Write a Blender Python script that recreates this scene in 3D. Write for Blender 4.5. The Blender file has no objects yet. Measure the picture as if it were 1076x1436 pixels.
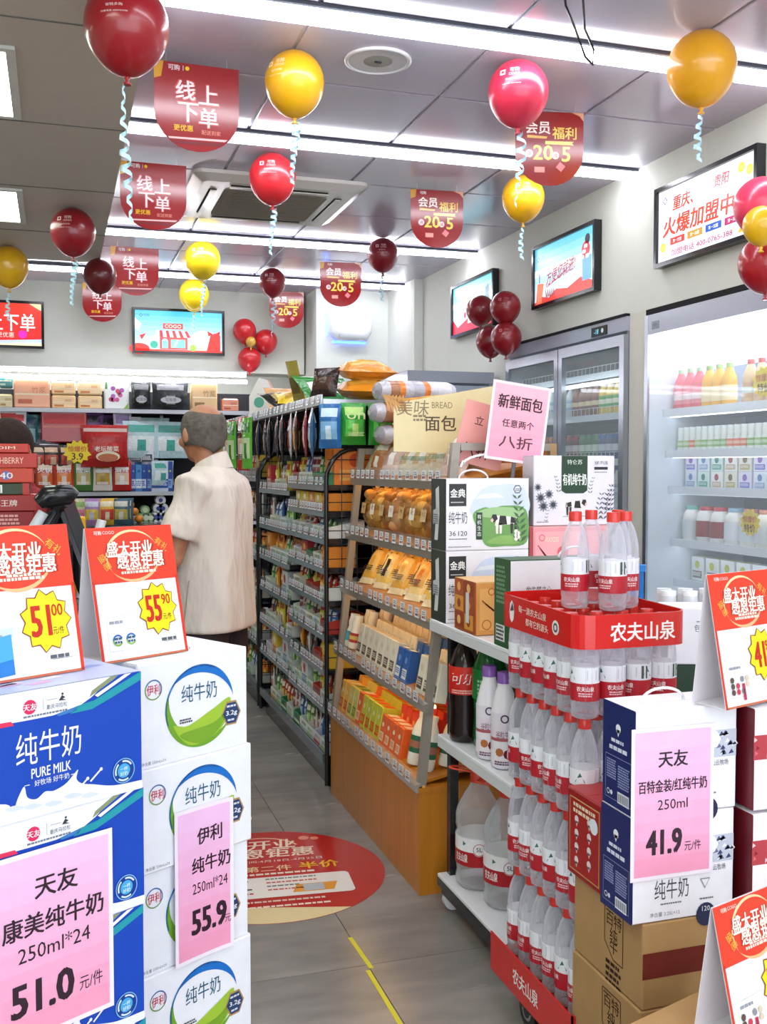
import bpy, math, random
from mathutils import Vector, Matrix
random.seed(7)
PI = math.pi
SC = bpy.context.scene
COL = bpy.context.collection

# ---------------------------------------------------------------- camera
F_PX, CXP, CYP, H = 1440.0, 538.0, 718.0, 1.42
PITCH, YAW = math.radians(2.505), math.radians(17.70)
cam = bpy.data.cameras.new('camera'); camo = bpy.data.objects.new('camera', cam); COL.objects.link(camo)
camo.location = (0, 0, H); camo.rotation_euler = (PI/2-PITCH, 0, -YAW)
cam.sensor_fit = 'VERTICAL'; cam.sensor_height = 24.0; cam.lens = 24.0*F_PX/1436.0; cam.clip_start = .05
SC.camera = camo
# ---------------------------------------------------------------- world (daylight through the open shop front behind the camera)
wd = bpy.data.worlds.new('world'); SC.world = wd; wd.use_nodes = True
wd.node_tree.nodes['Background'].inputs[0].default_value = (.86, .93, 1, 1)
wd.node_tree.nodes['Background'].inputs[1].default_value = 2.2
# ---------------------------------------------------------------- exposure
SC.view_settings.view_transform = 'Standard'; SC.view_settings.look = 'None'
SC.view_settings.exposure = 0.68; SC.view_settings.gamma = 1.0; SC.view_settings.use_curve_mapping = False
SC.cycles.transparent_max_bounces = 20; SC.cycles.max_bounces = 7; SC.cycles.sample_clamp_indirect = 4.0
STRIP_POWER = 13.0; PANEL_POWER = 6.0; COOLER_POWER = 2.6; SCREEN = 0.55

# ---------------------------------------------------------------- colour and materials
def hx(c, a=1.0):
    if not isinstance(c, str): return tuple(c)
    r = [int(c[i:i+2], 16)/255 for i in (0, 2, 4)]
    return tuple(x/12.92 if x < .04045 else ((x+.055)/1.055)**2.4 for x in r)+(a,)
MT = {}
def newmat(key, name):
    m = bpy.data.materials.new(name); m.use_nodes = True; MT[key] = m
    nt = m.node_tree; return m, nt, nt.nodes, nt.links, nt.nodes['Principled BSDF']
def attr_mat(key, name, rough, metal=0, spec=.5, noise=.08, nscale=30, bump=0, trans=None, emit=None, sheen=0, coat=0):
    m, nt, N, L, B = newmat(key, name)
    a = N.new('ShaderNodeAttribute'); a.attribute_name = 'Col'
    no = N.new('ShaderNodeTexNoise'); no.inputs['Scale'].default_value = nscale; no.inputs['Detail'].default_value = 3
    tc = N.new('ShaderNodeTexCoord'); L.new(tc.outputs['Object'], no.inputs['Vector'])
    mr = N.new('ShaderNodeMapRange'); mr.inputs[3].default_value = 1-noise; mr.inputs[4].default_value = 1+noise*.5
    L.new(no.outputs['Fac'], mr.inputs[0])
    mx = N.new('ShaderNodeVectorMath'); mx.operation = 'SCALE'
    L.new(a.outputs['Color'], mx.inputs[0]); L.new(mr.outputs[0], mx.inputs['Scale'])
    L.new(mx.outputs[0], B.inputs['Base Color'])
    B.inputs['Roughness'].default_value = rough; B.inputs['Metallic'].default_value = metal
    B.inputs['Specular IOR Level'].default_value = spec
    if coat: B.inputs['Coat Weight'].default_value = coat; B.inputs['Coat Roughness'].default_value = .08
    if bump:
        bp = N.new('ShaderNodeBump'); bp.inputs['Strength'].default_value = bump; bp.inputs['Distance'].default_value = .01
        L.new(no.outputs['Fac'], bp.inputs['Height']); L.new(bp.outputs[0], B.inputs['Normal'])
    if emit:
        L.new(a.outputs['Color'], B.inputs['Emission Color']); B.inputs['Emission Strength'].default_value = emit
    if trans:
        tr = N.new('ShaderNodeBsdfTransparent'); tr.inputs[0].default_value = trans[1]
        ms = N.new('ShaderNodeMixShader'); fr = N.new('ShaderNodeLayerWeight'); fr.inputs[0].default_value = trans[2]
        ad = N.new('ShaderNodeMapRange'); ad.inputs[3].default_value = trans[0]; ad.inputs[4].default_value = min(1, trans[0]+trans[3])
        L.new(fr.outputs['Facing'], ad.inputs[0]); L.new(ad.outputs[0], ms.inputs[0])
        L.new(tr.outputs[0], ms.inputs[1]); L.new(B.outputs[0], ms.inputs[2])
        L.new(ms.outputs[0], N['Material Output'].inputs[0])
    return m
attr_mat('p', 'printed_card', .38, spec=.4)
attr_mat('t', 'matte_paint', .75, spec=.25, noise=.05, nscale=8)
attr_mat('g', 'glossy_plastic', .16, noise=.04)
attr_mat('f', 'crinkled_foil', .22, bump=.9, nscale=26, noise=.25)
attr_mat('k', 'brushed_metal', .3, metal=.9, noise=.1)
attr_mat('b', 'balloon_latex', .3, noise=.05, coat=.35)
attr_mat('kb', 'kraft_cardboard', .8, noise=.16, nscale=14, spec=.2)
attr_mat('cl', 'clapboard_cloth', .85, noise=.12, nscale=60, bump=.3, spec=.15)
attr_mat('w', 'clear_bottle_plastic', .08, noise=.1, nscale=40, bump=.35, trans=(.21, (1, 1, 1, 1), .35, .66))
attr_mat('wl', 'liquid_in_bottle', .06, noise=.1, trans=(.1, (1, 1, 1, 1), .3, .2))
attr_mat('wj', 'clear_jug_plastic', .06, noise=.05, nscale=30, bump=.5, trans=(.2, (1, 1, 1, 1), .35, .5))
attr_mat('v', 'clear_film', .1, bump=.6, noise=.1, nscale=30, trans=(.3, (1, 1, 1, 1), .3, .5))
attr_mat('gl', 'door_glass', .03, noise=0, trans=(.05, (.97, .99, 1, 1), .25, .45))
attr_mat('cf', 'clear_fence_plastic', .1, noise=0, trans=(.04, (.97, .99, 1, 1), .2, .12))
attr_mat('e', 'lamp_glow', .5, emit=STRIP_POWER, noise=0)
attr_mat('ep', 'panel_glow', .5, emit=PANEL_POWER, noise=0)
attr_mat('ec', 'cooler_lamp_glow', .5, emit=COOLER_POWER, noise=0)
attr_mat('es', 'screen_glow', .25, emit=SCREEN, noise=0)
attr_mat('ew', 'warm_strip_glow', .5, emit=4.2, noise=0)

# ---------------------------------------------------------------- geometry accumulator
_txt = {}
def text_mesh(s, bold=0.0):
    k = (s, bold)
    if k not in _txt:
        c = bpy.data.curves.new('t', 'FONT'); c.body = s; c.offset = bold; c.resolution_u = 2
        o = bpy.data.objects.new('t', c); COL.objects.link(o)
        m = bpy.data.meshes.new_from_object(o.evaluated_get(bpy.context.evaluated_depsgraph_get()))
        vs = [(v.co.x, v.co.y) for v in m.vertices]; fs = [tuple(p.vertices) for p in m.polygons]
        bpy.data.objects.remove(o); bpy.data.curves.remove(c); bpy.data.meshes.remove(m)
        xs = [v[0] for v in vs] or [0, 1]; ys = [v[1] for v in vs] or [0, 1]
        _txt[k] = (vs, fs, min(xs), max(xs), min(ys), max(ys))
    return _txt[k]
class G:
    def __init__(s, M=None):
        s.v = []; s.f = []; s.c = []; s.m = []; s.s = []; s.M = M; s.warp = None; s.fr((0, 0, 0), (1, 0, 0), (0, 0, 1))
    def add(s, vs, fs, c, m='p', sm=False):
        n = len(s.v)
        if s.M is not None: vs = [s.M @ Vector(v) for v in vs]
        s.v += [tuple(v) for v in vs]
        many = isinstance(c, list)
        for i, f in enumerate(fs):
            s.f.append(tuple(n+q for q in f)); s.m.append(m); s.s.append(sm)
            s.c.append(hx(c[i]) if many else c if isinstance(c, tuple) else hx(c))
        return s
    def box(s, x0, y0, z0, x1, y1, z1, c, m='p', b=0.0):
        if b <= 0:
            V = [(x, y, z) for z in (z0, z1) for y in (y0, y1) for x in (x0, x1)]
            s.add(V, [(0, 2, 3, 1), (4, 5, 7, 6), (0, 1, 5, 4), (2, 6, 7, 3), (0, 4, 6, 2), (1, 3, 7, 5)], c, m); return s
        V = []; idx = {}
        for X in (0, 1):
            for Y in (0, 1):
                for Z in (0, 1):
                    px, py, pz = (x0, x1)[X], (y0, y1)[Y], (z0, z1)[Z]; dx, dy, dz = b*(1-2*X), b*(1-2*Y), b*(1-2*Z)
                    idx[X, Y, Z, 'x'] = len(V); V.append((px, py+dy, pz+dz))
                    idx[X, Y, Z, 'y'] = len(V); V.append((px+dx, py, pz+dz))
                    idx[X, Y, Z, 'z'] = len(V); V.append((px+dx, py+dy, pz))
        I = lambda *a: idx[a]; Fs = []
        for q in (0, 1):
            Fs.append([I(q, 0, 0, 'x'), I(q, 1, 0, 'x'), I(q, 1, 1, 'x'), I(q, 0, 1, 'x')][::(1 if q else -1)])
            Fs.append([I(0, q, 0, 'y'), I(1, q, 0, 'y'), I(1, q, 1, 'y'), I(0, q, 1, 'y')][::(-1 if q else 1)])
            Fs.append([I(0, 0, q, 'z'), I(1, 0, q, 'z'), I(1, 1, q, 'z'), I(0, 1, q, 'z')][::(1 if q else -1)])
            for r in (0, 1):
                Fs.append([I(0, q, r, 'y'), I(1, q, r, 'y'), I(1, q, r, 'z'), I(0, q, r, 'z')])
                Fs.append([I(q, 0, r, 'x'), I(q, 1, r, 'x'), I(q, 1, r, 'z'), I(q, 0, r, 'z')])
                Fs.append([I(q, r, 0, 'x'), I(q, r, 1, 'x'), I(q, r, 1, 'y'), I(q, r, 0, 'y')])
                for t in (0, 1): Fs.append([I(q, r, t, 'x'), I(q, r, t, 'y'), I(q, r, t, 'z')])
        s.add(V, Fs, c, m); return s
    def lathe(s, prof, n=20, c='ffffff', m='p', at=(0, 0, 0), sm=True, a0=0, a1=2*PI):
        full = abs(a1-a0-2*PI) < 1e-6; k = n if full else n+1
        V = [(at[0]+r*math.cos(a0+(a1-a0)*i/n), at[1]+r*math.sin(a0+(a1-a0)*i/n), at[2]+z) for (r, z) in prof for i in range(k)]
        Fs = []; Cs = []
        for j in range(len(prof)-1):
            for i in range(n):
                i2 = (i+1) % k
                Fs.append((j*k+i, j*k+i2, (j+1)*k+i2, (j+1)*k+i)); Cs.append(c[j] if isinstance(c, list) else c)
        s.add(V, Fs, Cs, m, sm)
        if full:
            if prof[0][0] > 1e-5: s.add(V[:k], [tuple(range(k))[::-1]], Cs[0], m)
            if prof[-1][0] > 1e-5: s.add(V[-k:], [tuple(range(k))], Cs[-1], m)
        return s
    def tube(s, path, r, n=8, c='222222', m='k', caps=True, sm=True):
        P = [Vector(p) for p in path]; R = r if isinstance(r, (list, tuple)) else [r]*len(P); V = []
        for i, p in enumerate(P):
            d = (P[min(i+1, len(P)-1)]-P[max(i-1, 0)]).normalized()
            a = Vector((0, 0, 1)) if abs(d.z) < .9 else Vector((0, 1, 0))
            e1 = d.cross(a).normalized(); e2 = d.cross(e1)
            rr = R[i] if isinstance(R[i], tuple) else (R[i], R[i])
            for j in range(n):
                t = 2*PI*j/n; V.append(p+e1*rr[0]*math.cos(t)+e2*rr[1]*math.sin(t))
        Fs = [(i*n+j, i*n+(j+1) % n, (i+1)*n+(j+1) % n, (i+1)*n+j) for i in range(len(P)-1) for j in range(n)]
        s.add(V, Fs, c, m, sm)
        if caps: s.add(V[:n], [tuple(range(n))], c, m); s.add(V[-n:], [tuple(range(n))[::-1]], c, m)
        return s
    def ball(s, ctr, r, c, m='t', nu=16, nv=10):
        rx, ry, rz = r if isinstance(r, tuple) else (r, r, r); V = []
        for j in range(nv+1):
            t = PI*j/nv
            for i in range(nu): V.append((ctr[0]+rx*math.sin(t)*math.cos(2*PI*i/nu), ctr[1]+ry*math.sin(t)*math.sin(2*PI*i/nu), ctr[2]-rz*math.cos(t)))
        s.add(V, [(j*nu+i, j*nu+(i+1) % nu, (j+1)*nu+(i+1) % nu, (j+1)*nu+i) for j in range(nv) for i in range(nu)], c, m, True); return s
    def prism(s, pts, y0, y1, c, m='p'):      # outline in local x-z, extruded along y
        n = len(pts)
        s.add([(x, y0, z) for x, z in pts]+[(x, y1, z) for x, z in pts],
              [tuple(range(n)), tuple(range(2*n-1, n-1, -1))]+[(i, i+n, (i+1) % n+n, (i+1) % n) for i in range(n)], c, m); return s
    def prismz(s, pts, z0, z1, c, m='p'):     # outline in local x-y, extruded along z
        n = len(pts)
        s.add([(x, y, z0) for x, y in pts]+[(x, y, z1) for x, y in pts],
              [tuple(range(n))[::-1], tuple(range(n, 2*n))]+[(i, (i+1) % n, (i+1) % n+n, i+n) for i in range(n)], c, m); return s
    def prismx(s, pts, x0, x1, c, m='p'):     # outline in local y-z, extruded along x
        n = len(pts)
        s.add([(x0, y, z) for y, z in pts]+[(x1, y, z) for y, z in pts],
              [tuple(range(n))[::-1], tuple(range(n, 2*n))]+[(i, (i+1) % n, (i+1) % n+n, i+n) for i in range(n)], c, m); return s
    # ---- flat printing in a frame: origin o, axes u (right) and v (up), layers k stand off the surface
    def fr(s, o, u, v):
        s.o, s.u, s.w = Vector(o), Vector(u).normalized(), Vector(v).normalized(); s.n = s.u.cross(s.w)
        s.mk = 'p'; return s
    def _pl(s, pts, k):
        if s.warp: return [s.warp(x, y, k) for x, y in pts]
        return [s.o+s.u*x+s.w*y+s.n*(.0004+.0004*k) for x, y in pts]
    def Pg(s, pts, c, k=0):
        s.add(s._pl(pts, k), [tuple(range(len(pts)))], c if not isinstance(c, list) else [c[0]], s.mk); return s
    def Sp(s, pts, c, k=0, n=5):      # smooth closed outline through the points
        P_ = []; N_ = len(pts)
        for i in range(N_):
            a, b, d, e = pts[i-1], pts[i], pts[(i+1) % N_], pts[(i+2) % N_]
            for q in range(n):
                t = q/n; P_.append(tuple(.5*(2*b[j]+(d[j]-a[j])*t+(2*a[j]-5*b[j]+4*d[j]-e[j])*t*t+(3*b[j]-a[j]-3*d[j]+e[j])*t**3) for j in (0, 1)))
        return s.Pg(P_, c, k)
    def R(s, x0, y0, x1, y1, c, k=0, c2=None):
        if c2:      # printed gradient from bottom c to top c2
            n = 8; a, b = hx(c), hx(c2)
            for i in range(n):
                t = (i+.5)/n; s.Pg([(x0, y0+(y1-y0)*i/n), (x1, y0+(y1-y0)*i/n), (x1, y0+(y1-y0)*(i+1)/n), (x0, y0+(y1-y0)*(i+1)/n)], tuple(a[q]*(1-t)+b[q]*t for q in range(4)), k)
            return s
        return s.Pg([(x0, y0), (x1, y0), (x1, y1), (x0, y1)], c, k)
    def C(s, x, y, r, c, k=0, n=20, ry=None):
        ry = ry or r; return s.Pg([(x+r*math.cos(2*PI*i/n), y+ry*math.sin(2*PI*i/n)) for i in range(n)], c, k)
    def Ring(s, x, y, r0, r1, c, k=0, a0=0, a1=360, n=24, asp=1.0, taper=False):
        V = []; n = max(4, int(n))
        for i in range(n+1):
            a = math.radians(a0+(a1-a0)*i/n); q = math.sin(PI*i/n) if taper else 1
            ri = r1-(r1-r0)*q; V += [(x+ri*math.cos(a), y+ri*asp*math.sin(a)), (x+r1*math.cos(a), y+r1*asp*math.sin(a))]
        s.add(s._pl(V, k), [(2*i, 2*i+1, 2*i+3, 2*i+2) for i in range(n)], c, s.mk); return s
    def Star(s, x, y, r0, r1, c, k=0, n=12, asp=1.0):
        return s.Pg([(x+(r1 if i % 2 else r0)*math.cos(PI*i/n), y+asp*(r1 if i % 2 else r0)*math.sin(PI*i/n)) for i in range(2*n)], c, k)
    def Ln(s, pts, w, c, k=0):
        for (xa, ya), (xb, yb) in zip(pts, pts[1:]):
            L_ = math.hypot(xb-xa, yb-ya) or 1; nx, ny = -(yb-ya)/L_*w/2, (xb-xa)/L_*w/2
            s.Pg([(xa-nx, ya-ny), (xb-nx, yb-ny), (xb+nx, yb+ny), (xa+nx, ya+ny)], c, k)
        return s
    def Tx(s, t, x, y, h, c, k=1, w=None, bold=0.0, rot=0, sk=0, up=0):
        vs, fs, x0, x1, y0, y1 = text_mesh(t, 0.0); sy = h/max(1e-6, y1-y0); sx = (w/(x1-x0)) if w else sy
        ca, sa = math.cos(math.radians(rot)), math.sin(math.radians(rot)); P_ = []
        for a, b in vs:
            px = (a-(x0+x1)/2)*sx; py = (b-(y0+y1)/2)*sy; px += sk*py; py += up*px
            P_.append((x+px*ca-py*sa, y+px*sa+py*ca))
        if bold > 0:      # heavier strokes: the same glyphs laid down a few times, slightly apart
            e = min(bold, .07)*h*.6
            for q_, (dx, dy) in enumerate(((-e, -e*.6), (e, -e*.6), (-e, e*.6), (e, e*.6))): s.add(s._pl([(a+dx, b+dy) for a, b in P_], k+.15*q_), fs, c, s.mk)
        else: s.add(s._pl(P_, k), fs, c, s.mk)
        return s
    def fine(s, x, y, w, rows, h, c, k=1, seed=0):     # rows of print too small to read
        rnd = random.Random(seed)
        for i in range(rows):
            a = x
            while a < x+w-h:
                b = min(x+w, a+h*rnd.uniform(.6, 2.2)); s.R(a, y-i*h*1.7-h, b, y-i*h*1.7, c, k); a = b+h*.35
        return s
    def mesh(s, name):
        me = bpy.data.meshes.new(name); me.from_pydata(s.v, [], s.f)
        keys = []
        for k in s.m:
            if k not in keys: keys.append(k)
        for k in keys: me.materials.append(MT[k])
        ki = {k: i for i, k in enumerate(keys)}
        me.polygons.foreach_set('material_index', [ki[k] for k in s.m]); me.polygons.foreach_set('use_smooth', s.s)
        at = me.color_attributes.new('Col', 'FLOAT_COLOR', 'CORNER'); buf = []
        for f, c in zip(s.f, s.c): buf += list(c)*len(f)
        at.data.foreach_set('color', buf); me.update(); return me
    def build(s, name, par=None, loc=(0, 0, 0), rz=0, label=None):
        return link(name, s.mesh(name), par, loc, rz, label)
KID = {}
def link(name, me, par=None, loc=(0, 0, 0), rz=0, label=None):
    o = bpy.data.objects.new(name, me); COL.objects.link(o); o.location = loc; o.rotation_euler = (0, 0, rz)
    if par is not None: o.parent = par; KID.setdefault(par.name, []).append(o)
    if label: o['label'] = label
    return o
def tag(o, label, cat, group=None, kind=None):
    o['label'] = label; o['category'] = cat
    if group: o['group'] = group
    if kind: o['kind'] = kind
    return o
def thing(name, label, cat, loc=(0, 0, 0), rz=0, group=None):
    return tag(link(name, None, None, loc, rz), label, cat, group)
def struct(name, g, par=None, label=None):
    o = g.build(name, par)
    if par is None: o['kind'] = 'structure'
    return o
def dup(o, loc=None, rz=None, label=None, group=None, par=None, scale=None):
    c = o.copy(); COL.objects.link(c)
    if par is not None: c.parent = par; KID.setdefault(par.name, []).append(c)
    for ch in KID.get(o.name, []): dup(ch, par=c)
    if loc is not None: c.location = loc
    if rz is not None: c.rotation_euler = (o.rotation_euler[0], o.rotation_euler[1], rz)
    if label: c['label'] = label
    if group: c['group'] = group
    if scale: c.scale = scale
    return c
class Proto:
    """first call uses the built thing itself, later calls copy it"""
    def __init__(s, make): s.make = make; s.first = None
    def __call__(s, loc, rz, label, group=None, scale=None):
        if s.first is None:
            o = s.first = s.make(); o.location = loc; o.rotation_euler = (0, 0, rz); o['label'] = label
            if group: o['group'] = group
            if scale: o.scale = scale
            return o
        return dup(s.first, loc, rz, label, group, None, scale)
ORD = 'first second third fourth fifth sixth seventh eighth ninth tenth eleventh twelfth thirteenth fourteenth fifteenth sixteenth seventeenth eighteenth nineteenth twentieth'.split()
ORD += ['twenty-'+q for q in ORD[:9]]+['thirtieth']
_F = (math.sin(YAW)*math.cos(PITCH), math.cos(YAW)*math.cos(PITCH), -math.sin(PITCH))
_R = (math.cos(YAW), -math.sin(YAW), 0); _U = (math.sin(YAW)*math.sin(PITCH), math.cos(YAW)*math.sin(PITCH), math.cos(PITCH))
def at(x, y, X=None, Y=None, Z=None, D=None):
    """the point of the room plane X=, Y= or Z= that the photograph shows at pixel x, y (used to measure the place)"""
    a, b = (x-CXP)/F_PX, -(y-CYP)/F_PX; d = [_F[i]+a*_R[i]+b*_U[i] for i in range(3)]
    t = X/d[0] if X is not None else Y/d[1] if Y is not None else (Z-H)/d[2] if Z is not None else D
    return Vector((d[0]*t, d[1]*t, H+d[2]*t))

# ================================================================ the setting
ZC = 3.05
# floor
m, nt, N, L, B = newmat('fl', 'grey_polished_tile')
tc = N.new('ShaderNodeTexCoord'); n1 = N.new('ShaderNodeTexNoise'); n1.inputs['Scale'].default_value = 2.2; n1.inputs['Detail'].default_value = 8
mp = N.new('ShaderNodeMapping'); mp.inputs['Rotation'].default_value = (0, 0, .6); mp.inputs['Scale'].default_value = (1, 3.2, 1)
L.new(tc.outputs['Object'], mp.inputs[0]); L.new(mp.outputs[0], n1.inputs['Vector'])
cr = N.new('ShaderNodeValToRGB'); cr.color_ramp.elements[0].position = .3; cr.color_ramp.elements[1].position = .75
cr.color_ramp.elements[0].color = hx('726d69'); cr.color_ramp.elements[1].color = hx('9c958f')
L.new(n1.outputs['Fac'], cr.inputs[0]); L.new(cr.outputs[0], B.inputs['Base Color'])
n2 = N.new('ShaderNodeTexNoise'); n2.inputs['Scale'].default_value = 5; n2.inputs['Detail'].default_value = 6; L.new(mp.outputs[0], n2.inputs['Vector'])
mr = N.new('ShaderNodeMapRange'); mr.inputs[3].default_value = .12; mr.inputs[4].default_value = .34; L.new(n2.outputs['Fac'], mr.inputs[0]); L.new(mr.outputs[0], B.inputs['Roughness'])
floor = struct('floor', G().box(-3, -3, -.1, 4.2, 10.2, -.006, '5c5853', 't'))
fm = None
for i in range(-4, 5):
    for j in range(-1, 12):
        if j < 0 and i < -1: continue
        x0, y0 = i*.8+.03, j*.8+.35
        if fm is None:
            g = G(); g.box(.0012, .0012, -.006, .7988, .7988, 0, '777370', 'fl'); fm = g.mesh('tile')
        link('tile', fm, floor, (x0, y0, 0))
# walls
WC = 'd9dbd0'
def wall(name, *b, c=WC): return struct(name, G().box(*b, c, 't'))
wall('wall_back', -3, 9.95, 0, 4.2, 10.15, 3.2)
wall('wall_left', -3.15, -3, 0, -3, 10.15, 3.2)
wr = wall('wall_right', 3.06, -3, 2.27, 3.2, 9.95, 3.2)
G().box(4.0, -3, 0, 4.15, 9.95, 3.2, WC, 't').build('outer_wall', wr)
G().box(3.06, 4.9, 0, 3.16, 5.07, 2.27, 'd6d4c6', 't').build('pilaster', wr)
G().box(3.06, 6.66, 0, 3.16, 8.46, 2.27, WC, 't').build('wall_panel', wr)
wall('wall_back_corner', 2.98, 8.46, 0, 3.2, 9.2, 3.2, c='e3e5dd')
wall('wall_back_recess', 2.29, 9.2, 0, 3.2, 9.95, 3.2, c='e2e5de')
wb = wall('trim_1', -3, 9.6, 2.3, 2.27, 9.95, 3.2)
# ceiling: metal panels in a grid
ceil = struct('ceiling', G().box(-3, -3, ZC+.012, 4.0, 10.1, ZC+.12, 'e8e8f0', 't'))
g = G(); g.box(.008, .008, 0, .714, .714, .012, 'c3bdcc', 'g', b=.003); pm = g.mesh('panel')
MT['g'].node_tree.nodes['Principled BSDF']
for i in range(-1, 4):
    for j in range(-3, 10):
        link('panel', pm, ceil, (.908+i*.722, 4.31+.722*j, ZC))
sof = struct('ceiling_soffit', G().box(-3, -3, 2.8, .3, 7.27, ZC+.01, 'c6beb2', 't'))
for j in range(9):
    G().box(-3, -1.6+j, 2.797, .3, -1.594+j, 2.8, '74716c', 't').build('joint', sof)

# light strips
def strip(y, x0, x1, lab, z=ZC):
    o = thing('ceiling_strip_light', lab, 'light', ((x0+x1)/2, y, z), 0, 'long white strip lights across the ceiling')
    w = (x1-x0)/2
    g = G(); g.box(-w, -.045, -.02, w, .045, 0, 'c8ccd8', 't'); g.box(-w, -.05, -.014, w, -.045, 0, '45484f', 't'); g.build('housing', o)
    g = G(); g.box(-w, -.044, -.045, w, .044, -.02, 'f4f6ff', 'e'); g.build('diffuser', o)
    return o
for y, x0, lab in ((3.62, .31, 'long white ceiling strip light nearest the front, beside the big red balloon'), (5.04, .31, 'long white ceiling strip light just behind the round ceiling speaker'),
               (7.28, .31, 'long white ceiling strip light just behind the ceiling air conditioner'), (8.76, -.2, 'long white ceiling strip light farthest away, near the back wall')):
    strip(y, x0, 3.055, lab)
for y, q in ((2.2, 'directly above the stacked water'), (.7, 'just ahead of the camera'), (-.8, 'just behind the camera'), (-2.3, 'farthest behind the camera')): strip(y, .31, 3.055, 'ceiling strip light outside the picture, '+q)
for i, (x, y) in enumerate(((-.42, 4.0), (-.45, 5.83), (-.42, 2.2), (-.42, .4), (-.42, -1.4), (-1.9, 4.0), (-1.9, .4))):
    o = thing('square_panel_light', ['square white panel light in dark soffit, nearer of the two at left edge', 'square white panel light in dark soffit, farther of the two at left edge'][i] if i < 2 else 'panel light in the soffit outside the picture, '+('above the left milk boxes', 'beside the camera', 'behind the camera', 'above the checkout', 'far left beside the camera')[i-2], 'light', (x, y, 2.8), 0, 'square panel lights in the soffit')
    g = G(); hw = .31
    for b in ((-hw, -.36, hw, -.33), (-hw, .33, hw, .36), (-hw, -.33, -hw+.03, .33), (hw-.03, -.33, hw, .33)): g.box(b[0], b[1], -.012, b[2], b[3], 0, 'd8dad4', 't')
    g.build('frame', o); G().box(-hw+.03, -.33, -.008, hw-.03, .33, 0, 'f2fff0', 'ep').build('diffuser', o)
# shelf light under the back bulkhead
o = thing('shelf_strip_light', 'long double white strip light above the back wall shelves', 'light', (.3, 9.3, 2.2))
for dz, dy in ((.055, .03), (-.01, -.03)):
    G().box(-1.5, dy-.015, dz-.016, 1.36, dy+.015, dz+.014, 'f4f6ff', 'e').build('tube', o)
G().box(-1.5, -.05, .07, 1.36, .3, .085, 'd8dad8', 't').build('housing', o)
# round ceiling speaker
o = thing('ceiling_speaker', 'round white ceiling speaker between the first two strip lights', 'speaker', (1.253, 4.0, ZC))
G().lathe([(.135, 0), (.135, -.008), (.122, -.012), (.118, -.006)], 40, 'dcdce0', 'g').build('rim', o)
g = G(); g.lathe([(.118, -.005), (0.0, -.007)], 40, 'a9aaa6', 't'); g.build('grille', o)
G().box(-.014, -.006, -.0105, .014, .006, -.007, '33343a', 'g').build('badge', o)
# ceiling air conditioner
o = thing('ceiling_air_conditioner', 'square four-way ceiling air conditioner with beige grille and vents', 'air conditioner', (1.24, 6.2, ZC-.001))
def rsq(h, r, n=5): return [(sx*(h-r)+r*math.cos(a0+PI/2*i/n), sy*(h-r)+r*math.sin(a0+PI/2*i/n)) for sx, sy, a0 in ((1, 1, 0), (-1, 1, PI/2), (-1, -1, PI), (1, -1, 1.5*PI)) for i in range(n+1)]
g = G(); a, b = rsq(.5, .06), rsq(.44, .05); k = len(a)
g.prismz(a, -.02, 0, 'd6d2ca', 'g')
g.add([(x, y, -.02) for x, y in a]+[(x, y, -.05) for x, y in b], [(i, (i+1) % k, (i+1) % k+k, i+k) for i in range(k)]+[tuple(range(k, 2*k))], 'd2cdc5', 'g'); g.build('panel', o)
g = G(); g.prismz(rsq(.3, .03), -.058, -.05, '8b8375', 't')
for i in range(18): g.box(-.28, -.28+i*.0325, -.061, .28, -.27+i*.0325, -.058, '989081', 't')
g.build('grille', o)
for q in range(4):
    v = G(Matrix.Rotation(q*PI/2, 4, 'Z')); v.box(-.28, .345, -.053, .28, .39, -.05, '2c2a28', 't'); v.box(-.285, .35, -.062, .285, .382, -.056, 'c9c3ba', 'g'); v.build('vent', o)
# dangling cable
o = G(); o.tube([(-.05, -.02, .1), (-.045, -.03, .02), (-.02, -.05, -.06), (.03, -.03, -.14), (.075, 0, -.15), (.09, .02, -.09), (.06, .03, -.02), (.045, .02, .1)], .0042, 8, '1c1c20', 'g')
tag(o.build('hanging_cable', None, (1.7, 3.2, 2.95)), 'black cable loop dangling from the ceiling near the top edge', 'cable')

# ================================================================ screens
def tv(label, loc, rz, art):
    o = thing('wall_screen', label, 'screen', loc, rz)
    W, Hh = .83, .41
    g = G()
    for b in ((-W/2, -Hh/2, W/2, -Hh/2+.022), (-W/2, Hh/2-.022, W/2, Hh/2), (-W/2, -Hh/2+.022, -W/2+.022, Hh/2-.022), (W/2-.022, -Hh/2+.022, W/2, Hh/2-.022)):
        g.box(b[0], -.05, b[1], b[2], -.001, b[3], '191b1f', 'g')
    g.build('frame', o)
    g = G(); g.fr((-W/2+.022, -.034, -Hh/2+.022), (1, 0, 0), (0, 0, 1)); g.mk = 'es'; w, h = W-.044, Hh-.044
    art(g, w, h); g.build('display', o)
    G().box(-W/2+.02, -.03, -Hh/2+.02, W/2-.02, -.001, Hh/2-.02, '17181b', 't').build('back_panel', o)
    return o
def grad(g, w, h, a, b, x0=0, y0=0, k=0):
    g.R(x0, y0, x0+w, y0+h, a, k, b)
def logo(g, x, y, s, c='ffffff', k=2, text=True):
    g.Ring(x, y, s*.32, s*.5, c, k, 0, 360, 4); g.Tx('可购', x+s*1.35, y+s*.05, s*.75, c, k)
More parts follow.
